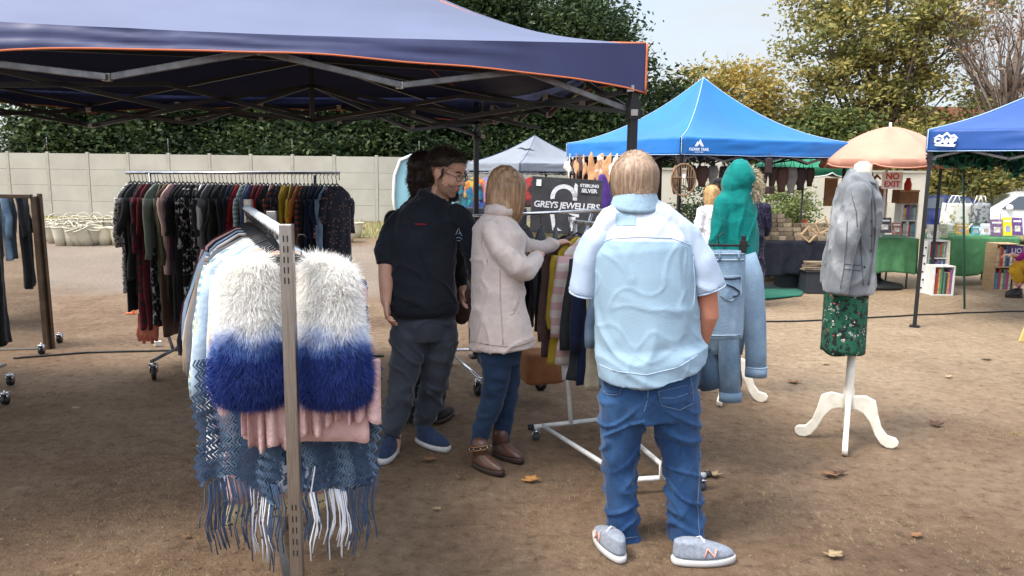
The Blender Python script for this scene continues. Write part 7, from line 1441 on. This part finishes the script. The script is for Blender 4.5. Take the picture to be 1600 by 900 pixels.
bvm = bvh_of(sb_); sho = sb_.build('shirt', m_shirt, mm_)
def sleeve(pts, rad, name, cuff_d):
    t = MB(); t.tube(pts, rad, 26, side=(1,.3,0)); s_ = blend(t, .0095, 2, lambda q: .004*(ridge(V((q.x+q.z*.3,q.y,q.z)), (8,8,6), 31)-.4)+.009*crease(V((q.x+q.z*.7,q.y,q.z)), (6,6,4), 31, .2)); o = s_.build(name, m_slv, mm_)
    a, b_ = pts[-2], pts[-1]; d_ = (b_-a).normalized(); MB().tube([b_-d_*.002, b_+d_*.004], [(rad[-1][0]*1.0, rad[-1][1]*1.0)]*2, 26, side=(1,.3,0)).build('sleeve_hem', m_slv, o); return o
sleeve([p(1052,352), p(1074,374), p(1092,405,-.01), p(1108,452,-.01)], [(.045,.06),(.060,.07),(.064,.072),(.074,.074)], 'sleeve', 1)
sleeve([p(948,356), p(931,376), p(917,410,.01), p(910,458,.03)], [(.042,.06),(.056,.068),(.056,.07),(.057,.072)], 'sleeve', 1)
cb2 = MB(); cb2.grid(lambda u_, v_: p(993,311,.01)+V((.078*math.cos(R(110+u_*320))*(1+.34*v_), .082*math.sin(R(110+u_*320))*(1+.22*v_)+.0, .040+.012*math.sin(R(110+u_*320))-.078*v_**1.2+.006*math.sin(u_*9))), 30, 6); cb2.grid(lambda u_, v_: p(993,311,.01)+V((.076*math.cos(2*PI*u_), .080*math.sin(2*PI*u_), .039+.012*math.sin(2*PI*u_)-.05*v_)), 30, 3); cb2.build('collar', m_collar, sho, solid=.004)
def px_patch(bv, quad, off, nu=8, nv=8):
    a_, b_, c_, d_ = quad; mb = MB(); last = [None]
    def fn(u_, v_):
        x = (a_[0]*(1-u_)+b_[0]*u_)*(1-v_)+(d_[0]*(1-u_)+c_[0]*u_)*v_; y = (a_[1]*(1-u_)+b_[1]*u_)*(1-v_)+(d_[1]*(1-u_)+c_[1]*u_)*v_; h = ond(bv, x, y, off); last[0] = h if h is not None else (last[0] or P(x, y, Ym)); return last[0]
    mb.grid(fn, nu, nv); return mb
px_patch(bvm, [(962,332),(994,332),(993,352),(962,352)], .003).build('yoke_patch', m_collar, sho)
m_sseam = cloth('shirt seam', (.42,.52,.66), (.4,.5,.64), scale=9)
seamp(bvm, [(922,384),(955,373),(1000,370),(1050,372),(1082,384)], .0018, m_sseam, sho); seamp(bvm, [(928,566),(960,580),(1010,586),(1060,574),(1090,555)], .0015, m_sseam, sho)
for s_ in ([(1080,352),(1083,400),(1086,450),(1084,480)], [(926,360),(925,400),(924,450)]): seamp(bvm, s_, .0016, m_sseam, sho)
# jeans
m_jn = cloth('blue jeans', (.010,.036,.105), (.035,.09,.20), scale=3.2, mixlo=.38, mixhi=.68, bump=.35, bscale=180, rough=.85, wr=1.3, wrs=6)
t = MB(); t.tube([p(1016,650), p(1016,610), p(1016,570), p(1014,545)], [(.17,.14),(.212,.16),(.218,.16),(.21,.155)], 34, side=sxm)
limb(t, [p(975,620), p(970,680,.01), p(968,730,.02), p(971,790,.03), p(972,842,.03), p(972,862,.03)], [.118,.096,.080,.072,.078,.07]); limb(t, [p(1054,620), p(1058,680,.01), p(1067,735,.02), p(1071,795,.02), p(1074,855,.02), p(1074,876,.02)], [.118,.098,.084,.076,.080,.074])
def jnf(q):
    k = max(0, min(1, (.42-q.z)/.2)); kk = max(0, 1-abs(q.z-.52)/.16); hp = max(0, 1-abs(q.z-.78)/.14); sgn = 1 if q.x > .57 else -1
    return .004*(ridge(q, (7,7,5), 43)-.4)+.018*crease(V((q.x,q.y,q.z+sgn*q.x*.6)), (3,3,10), 41, .17)*(.2+.8*max(k,kk))+.013*crease(V((q.x,q.y,q.z-sgn*q.x*1.1)), (4,3,6), 47, .15)*(.3+.7*hp)-.004
jb_ = blend(t, .0075, 2, jnf); bvn = bvh_of(jb_); jno = jb_.build('jeans', m_jn, mm_)
m_pk = cloth('pocket blue denim', (.018,.05,.13), (.035,.085,.19), scale=6, bump=.35, bscale=180); m_thr = mat('jeans thread', (.12,.17,.26), .8)
for quad, sts in (([(1028,612),(1082,600),(1083,628),(1036,634)], [(1028,612),(1082,600),(1084,630),(1062,641),(1034,634),(1028,612)]), ([(940,598),(972,604),(966,616),(942,612)], [(940,598),(972,604),(968,617),(950,617),(941,610)])):
    px_patch(bvn, quad, .0035).build('back_pocket', m_pk, jno); seamp(bvn, sts, .0014, m_thr, jno, 'pocket_stitching', .005)
seamp(bvn, [(1032,622),(1055,622),(1083,612)], .0014, m_thr, jno, 'pocket_stitching', .005)
seamp(bvn, [(1013,604),(1012,625),(1006,645)], .002, m_thr, jno); seamp(bvn, [(1101,600),(1098,660),(1094,720),(1090,790),(1094,850)], .0016, m_thr, jno); seamp(bvn, [(946,833),(972,842),(998,838)], .0016, m_thr, jno); seamp(bvn, [(1047,852),(1070,860),(1096,855)], .0016, m_thr, jno)
m_sh2 = mat('grey mesh shoe', (.17,.20,.245), .8, c2=(.27,.29,.33), scale=60, bump=.4, bscale=200); m_coral = mat('coral logo', (.6,.3,.24), .6)
g1 = G(972,882); o1, T1_ = shoe('shoe', V((g1.x,g1.y-.0,0)), V((-.32,1,0)), mm_, m_sh2, m_solew, .275, .10, .08, lace=m_white)
g1 = G(1052,886); o2, T2_ = shoe('shoe', V((g1.x+.0,g1.y+.03,0)), (G(1137,880)-G(1052,884)), mm_, m_sh2, m_solew, .275, .105, .082, lace=m_white)
for T_, sd in ((T2_, 1), (T1_, -1)):
    mb = MB(); c_ = [( .053,.125,.05),(.049,.135,.085),(.056,.165,.05),(.05,.175,.082)]
    mb.tube([T_ @ V((sd*x, y, z)) for x, y, z in c_], .005, 6); mb.build('shoe_logo', m_coral, o2 if sd == 1 else o1)
# ---------------------------------------------------------------- background visitors
def small_person(label, px, Y, htop_py, face, build_fn): pass
# dark haired person standing just behind the hooded man
Yb = 4.95; p = lambda x, y, dy=0: P(x, y, Yb+dy)
pb = empty('person', (p(655,690).x, Yb, 0), 0, 'person in dark clothes with reddish dark hair, mostly hidden behind the hooded man', 'person'); b = MB(); C_ = p(663,268); M_ = basis(V((.6,.75,-.2))); head_mb(b, C_, M_, .98); limb(b, [p(662,315), p(663,290)], [.055,.055]); limb(b, [p(700,340), p(716,400,-.02), p(722,450,-.05)], [.05,.04,.03]); hand_mb(b, p(722,450,-.05), (.0,-.1,-1), (1,0,0), 1, .17, .5)
b.tube([p(660,520), p(660,335)], [(.12,.1),(.14,.1)], 16, side=(1,0,0)); limb(b, [p(645,540), p(642,690)], [.08,.045]); limb(b, [p(675,540), p(676,690)], [.08,.045]); bodybuild(b, pb, m_skin3, voxel=.008)
t = MB(); t.tube([p(660,500), p(660,420), p(662,345), p(664,318), p(664,300)], [(.19,.14),(.19,.14),(.2,.13),(.12,.1),(.07,.07)], 24, side=(1,0,0)); limb(t, [p(616,345,.03), p(612,400,.02), p(620,450,-.02)], [.065,.06,.05]); limb(t, [p(705,345), p(716,400,-.02), p(720,440,-.04)], [.06,.055,.045]); blend(t, .013, 2, hf).build('jacket', PAL['black'], pb)
t = MB(); limb(t, [p(645,510), p(642,600), p(642,680)], [.11,.085,.06]); limb(t, [p(676,510), p(677,600), p(677,680)], [.11,.085,.06]); blend(t, .013, 2, jf).build('trousers', PAL['charcoal'], pb)
h_ = MB(); h_.ell(C_+M_ @ V((0,-.018,.035)), (.09,.105,.092), M_); h_.tube([C_+V((0,0,.03)), C_+V((-.02,-.02,-.06)), C_+V((-.02,-.02,-.13))], [(.09,.09),(.09,.085),(.07,.07)], 18, side=(1,0,0), round_=True); hb3 = blend(h_, .01, 2, lambda q: .004*ridge(q, (30,30,5), 2)); m_rh = mat('reddish dark hair', (.035,.014,.011), .45, c2=(.02,.009,.008), scale=30); hq_ = hb3.build('hair', m_rh, pb); v, f = fur(hb3, 2500, .03, .002, .9, 25); npmesh('hair_strands', v, f, [m_rh], None, hq_)
for x in (642, 677): g1 = G(x, 684); shoe('shoe', V((g1.x,Yb-.1,0)), V((.3,1,0)), pb, m_blackplas, m_bsole, .25, .09, .07)
def visitor(label, px, Y, z_top_py, face, topm, botm, hairm, hairtype, dress=None, seed=1, skin=None, hs=.95, arms=True):
    c = XP(px, Y); top = P(px, z_top_py, Y).z; g_ = gz(c.x, Y); H_ = top-g_; r_ = empty('person', (c.x, Y, g_), 0, label, 'person'); k = H_/1.68; M_ = basis(V(face)); q = lambda x, y, z: V((c.x, Y, g_))+V((x*k, y*k, z*k)); sk = skin or m_skin3
    fx = V((face[0], face[1], 0)).normalized(); sd_ = V((fx.y, -fx.x, 0)); C_ = q(fx.x*.03, fx.y*.03, 1.555); b = MB(); head_mb(b, C_, M_, hs*k); limb(b, [q(0,0,1.38), q(0,0,1.5)], [.05*k,.05*k])
    o = lambda s, f_, z: q(0,0,z)+sd_*s*k+fx*f_*k
    for s in (-1, 1): limb(b, [o(s*.18,0,1.34), o(s*.22,.02,1.08), o(s*.18,.18,.95)], [.045*k,.037*k,.026*k]); hand_mb(b, o(s*.18,.18,.95), fx+V((0,0,-.2)), -sd_*s, s, .17*k, .6); limb(b, [o(s*.09,0,.85), o(s*.09,.02,.45), o(s*.09,0,.06)], [.08*k,.055*k,.036*k])
    b.tube([q(0,0,.8), q(0,0,1.0), q(0,0,1.35)], [(.13*k,.1*k)]*3, 16, side=sd_); bodybuild(b, r_, sk, voxel=.009)
    t = MB(); t.tube([q(0,0,.82), q(0,0,.95), q(0,0,1.15), q(0,0,1.32), q(0,0,1.4), q(0,0,1.44)], [(.18*k,.14*k),(.18*k,.14*k),(.17*k,.13*k),(.18*k,.12*k),(.12*k,.09*k),(.06*k,.06*k)], 24, side=sd_)
    for s in (-1, 1): limb(t, [o(s*.17,0,1.34), o(s*.22,.02,1.1), o(s*.2,.12,.99)], [.062*k,.055*k,.045*k])
    blend(t, .014, 2, hf).build('top', topm, r_)
    t = MB()
    if dress: t.tube([q(0,0,.35), q(0,0,.6), q(0,0,.9)], [(.22*k,.2*k),(.2*k,.18*k),(.165*k,.13*k)], 24, side=sd_)
    else:
        for s in (-1, 1): limb(t, [o(s*.09,0,.86), o(s*.09,.02,.46), o(s*.09,0,.12)], [.105*k,.08*k,.06*k])
    blend(t, .014, 2, jf).build('skirt' if dress else 'trousers', botm, r_)
    for s in (-1, 1): g1 = o(s*.09,-.06,0); shoe('shoe', V((g1.x, g1.y, 0)), fx, r_, m_blackplas, m_bsole, .24*k, .09*k, .07*k)
    h_ = MB(); h_.ell(C_+M_ @ V((0,-.018*k,.034*k)), (.088*k,.103*k,.088*k), M_)
    if hairtype == 'bob': h_.tube([C_+V((0,0,.02))-fx*.02, C_-fx*.025+V((0,0,-.06*k)), C_-fx*.025+V((0,0,-.115*k))], [(.09*k,.09*k),(.1*k,.09*k),(.09*k,.075*k)], 18, side=sd_, round_=True)
    hb4 = blend(h_, .01, 2, lambda w_: .004*ridge(w_, (30,30,6), seed)); ho_ = hb4.build('hair', hairm, r_); v, f = fur(hb4, 1500, .03, .003, .9, seed); npmesh('hair_strands', v, f, [hairm], None, ho_)
    return r_, C_, M_, k
m_pblonde = mat('golden blonde hair', (.58,.38,.17), .5, c2=(.38,.22,.09), scale=24, stretch=(2,2,.4))
visitor('blonde bobbed woman in a white top under the blue gazebo', 1104, 9.3, 289, (-.5,.85,-.1), PAL['white'], PAL['navy'], m_pblonde, 'bob', seed=3)
r_, C_, M_, k = visitor('man in a black cap and dark clothes behind the blonde woman', 1115, 10.0, 279, (.6,.8,-.1), PAL['charcoal'], PAL['black'], m_dhair, 'short', seed=4, skin=m_skin1)
mb = MB(); mb.ell(C_+M_ @ V((0,-.01,.07)), (.098,.112,.058), M_, 20, 10); mb.build('flat_cap', m_blackplas if False else PAL['black'], label='black soft cap worn by the man behind the blonde woman', cat='cap')
m_fdress = cloth('dark floral dress cloth', (.3,.2,.25), (.012,.012,.03), 'voronoi', 42, mixlo=.12, mixhi=.2)
visitor('person in a long dark floral dress standing behind the teal coat', 1166, 9.6, 283, (.3,.9,-.1), m_fdress, m_fdress, m_dhair, 'bob', dress=1, seed=6)
# seated visitor at the right edge
Ys = 10.6; p = lambda x, y, dy=0: P(x, y, Ys+dy)
ps = empty('person', (p(1606,436).x, Ys, 0), 0, 'seated person in yellow trousers and magenta top cut by the right edge', 'person'); b = MB(); C_ = p(1618,345); M_ = basis(V((-.8,-.2,-.5))); head_mb(b, C_, M_, .95); limb(b, [p(1619,372), p(1618,352)], [.05,.05]); b.tube([p(1622,425), p(1620,375)], [(.13,.1),(.13,.1)], 16, side=(0,1,0))
limb(b, [p(1612,380,-.12), p(1600,402,-.14), p(1580,398,-.1)], [.045,.038,.026]); hand_mb(b, p(1580,398,-.1), V((-1,.1,-.1)), V((0,0,-1)), 1, .17, .5)
kn = p(1586,408,-.05); limb(b, [p(1618,420,-.05), kn, p(1590,444,-.02)], [.08,.055,.038]); limb(b, [p(1618,420,.2), p(1590,412,.2), p(1594,442,.2)], [.08,.055,.038]); bodybuild(b, ps, m_skin3, voxel=.009)
t = MB(); limb(t, [p(1622,420,-.05), p(1588,412,-.05), p(1586,422,-.05), p(1591,436,-.03)], [.12,.085,.08,.06]); limb(t, [p(1622,420,.2), p(1592,416,.2), p(1591,428,.2), p(1596,438,.2)], [.12,.085,.08,.06]); blend(t, .013, 2, jf).build('trousers', cloth('yellow ochre trousers', (.58,.33,.03), (.48,.27,.02)), ps)
t = MB(); t.tube([p(1622,428), p(1621,400), p(1620,378), p(1619,368)], [(.17,.14),(.16,.13),(.17,.12),(.07,.07)], 22, side=(0,1,0)); limb(t, [p(1614,378,-.12), p(1603,398,-.14), p(1593,401,-.12)], [.06,.055,.045]); blend(t, .013, 2, hf).build('top', cloth('magenta knit', (.3,.02,.17), (.22,.015,.13)), ps)
h_ = MB(); h_.ell(C_+M_ @ V((0,-.018,.034)), (.09,.105,.09), M_); h_.build('hair', m_dhair, ps)
for dy in (-.03, .2): g1 = p(1593,444,dy); shoe('shoe', V((g1.x+.05,g1.y,0)), V((-1,-.1,0)), ps, m_blackplas, m_bsole, .24, .09, .07)
st_ = empty('plastic_stool', (p(1626,440).x, Ys, 0), 0, 'low magenta stool under the seated person at the right edge', 'stool'); zs_ = p(1622,436).z+.0; mst = mat('magenta plastic', (.32,.05,.16), .5)
MB().box((p(1626,430).x, Ys+.06, .36), (.36,.36,.03)).build('seat', mst, st_, bevel=.01)
for a in (-.15, .15):
    for c_ in (-.15, .15): MB().bar((p(1626,430).x+a, Ys+.06+c_, 0), (p(1626,430).x+a*.9, Ys+.06+c_*.9, .35), .03).build('leg', mst, st_, smooth=False)
# yellow board corner and dark red garment at the right edge
g1 = G(1600, 533); o = empty('folding_board', (g1.x+.16, g1.y, 0), 0, 'yellow board leaning out of frame at the right edge of the soil', 'board'); MB().prism([(0,0),(.5,0),(.5,.6),(.16,.6)], TR((g1.x-.05, g1.y, 0)), .02).build('panel', mat('yellow painted board', (.55,.42,.14), .6, c2=(.48,.36,.11), scale=5), o, smooth=False)
MB().box((g1.x+.2, g1.y+.03, .58), (.3,.02,.3)).build('red_panel', mat('dark red board', (.2,.01,.03), .6), o, smooth=False)
# lettered dark card on the timber shelf
T_ = TR(P(1588,392,11.05)); o = empty('letter_card', T_.to_translation(), 0, 'dark purple card with pale letters on the timber shelf at the right', 'card'); MB().box((0,0,0), (.2,.01,.15)).xf(T_).build('card_sheet', mat('purple card', (.06,.03,.12), .6), o, smooth=False); text_mb('LIO', .1, T_ @ Matrix.Translation((0,-.007,0)), .001, .002).build('lettering', mat('pale violet', (.5,.48,.65), .6), o, smooth=False)
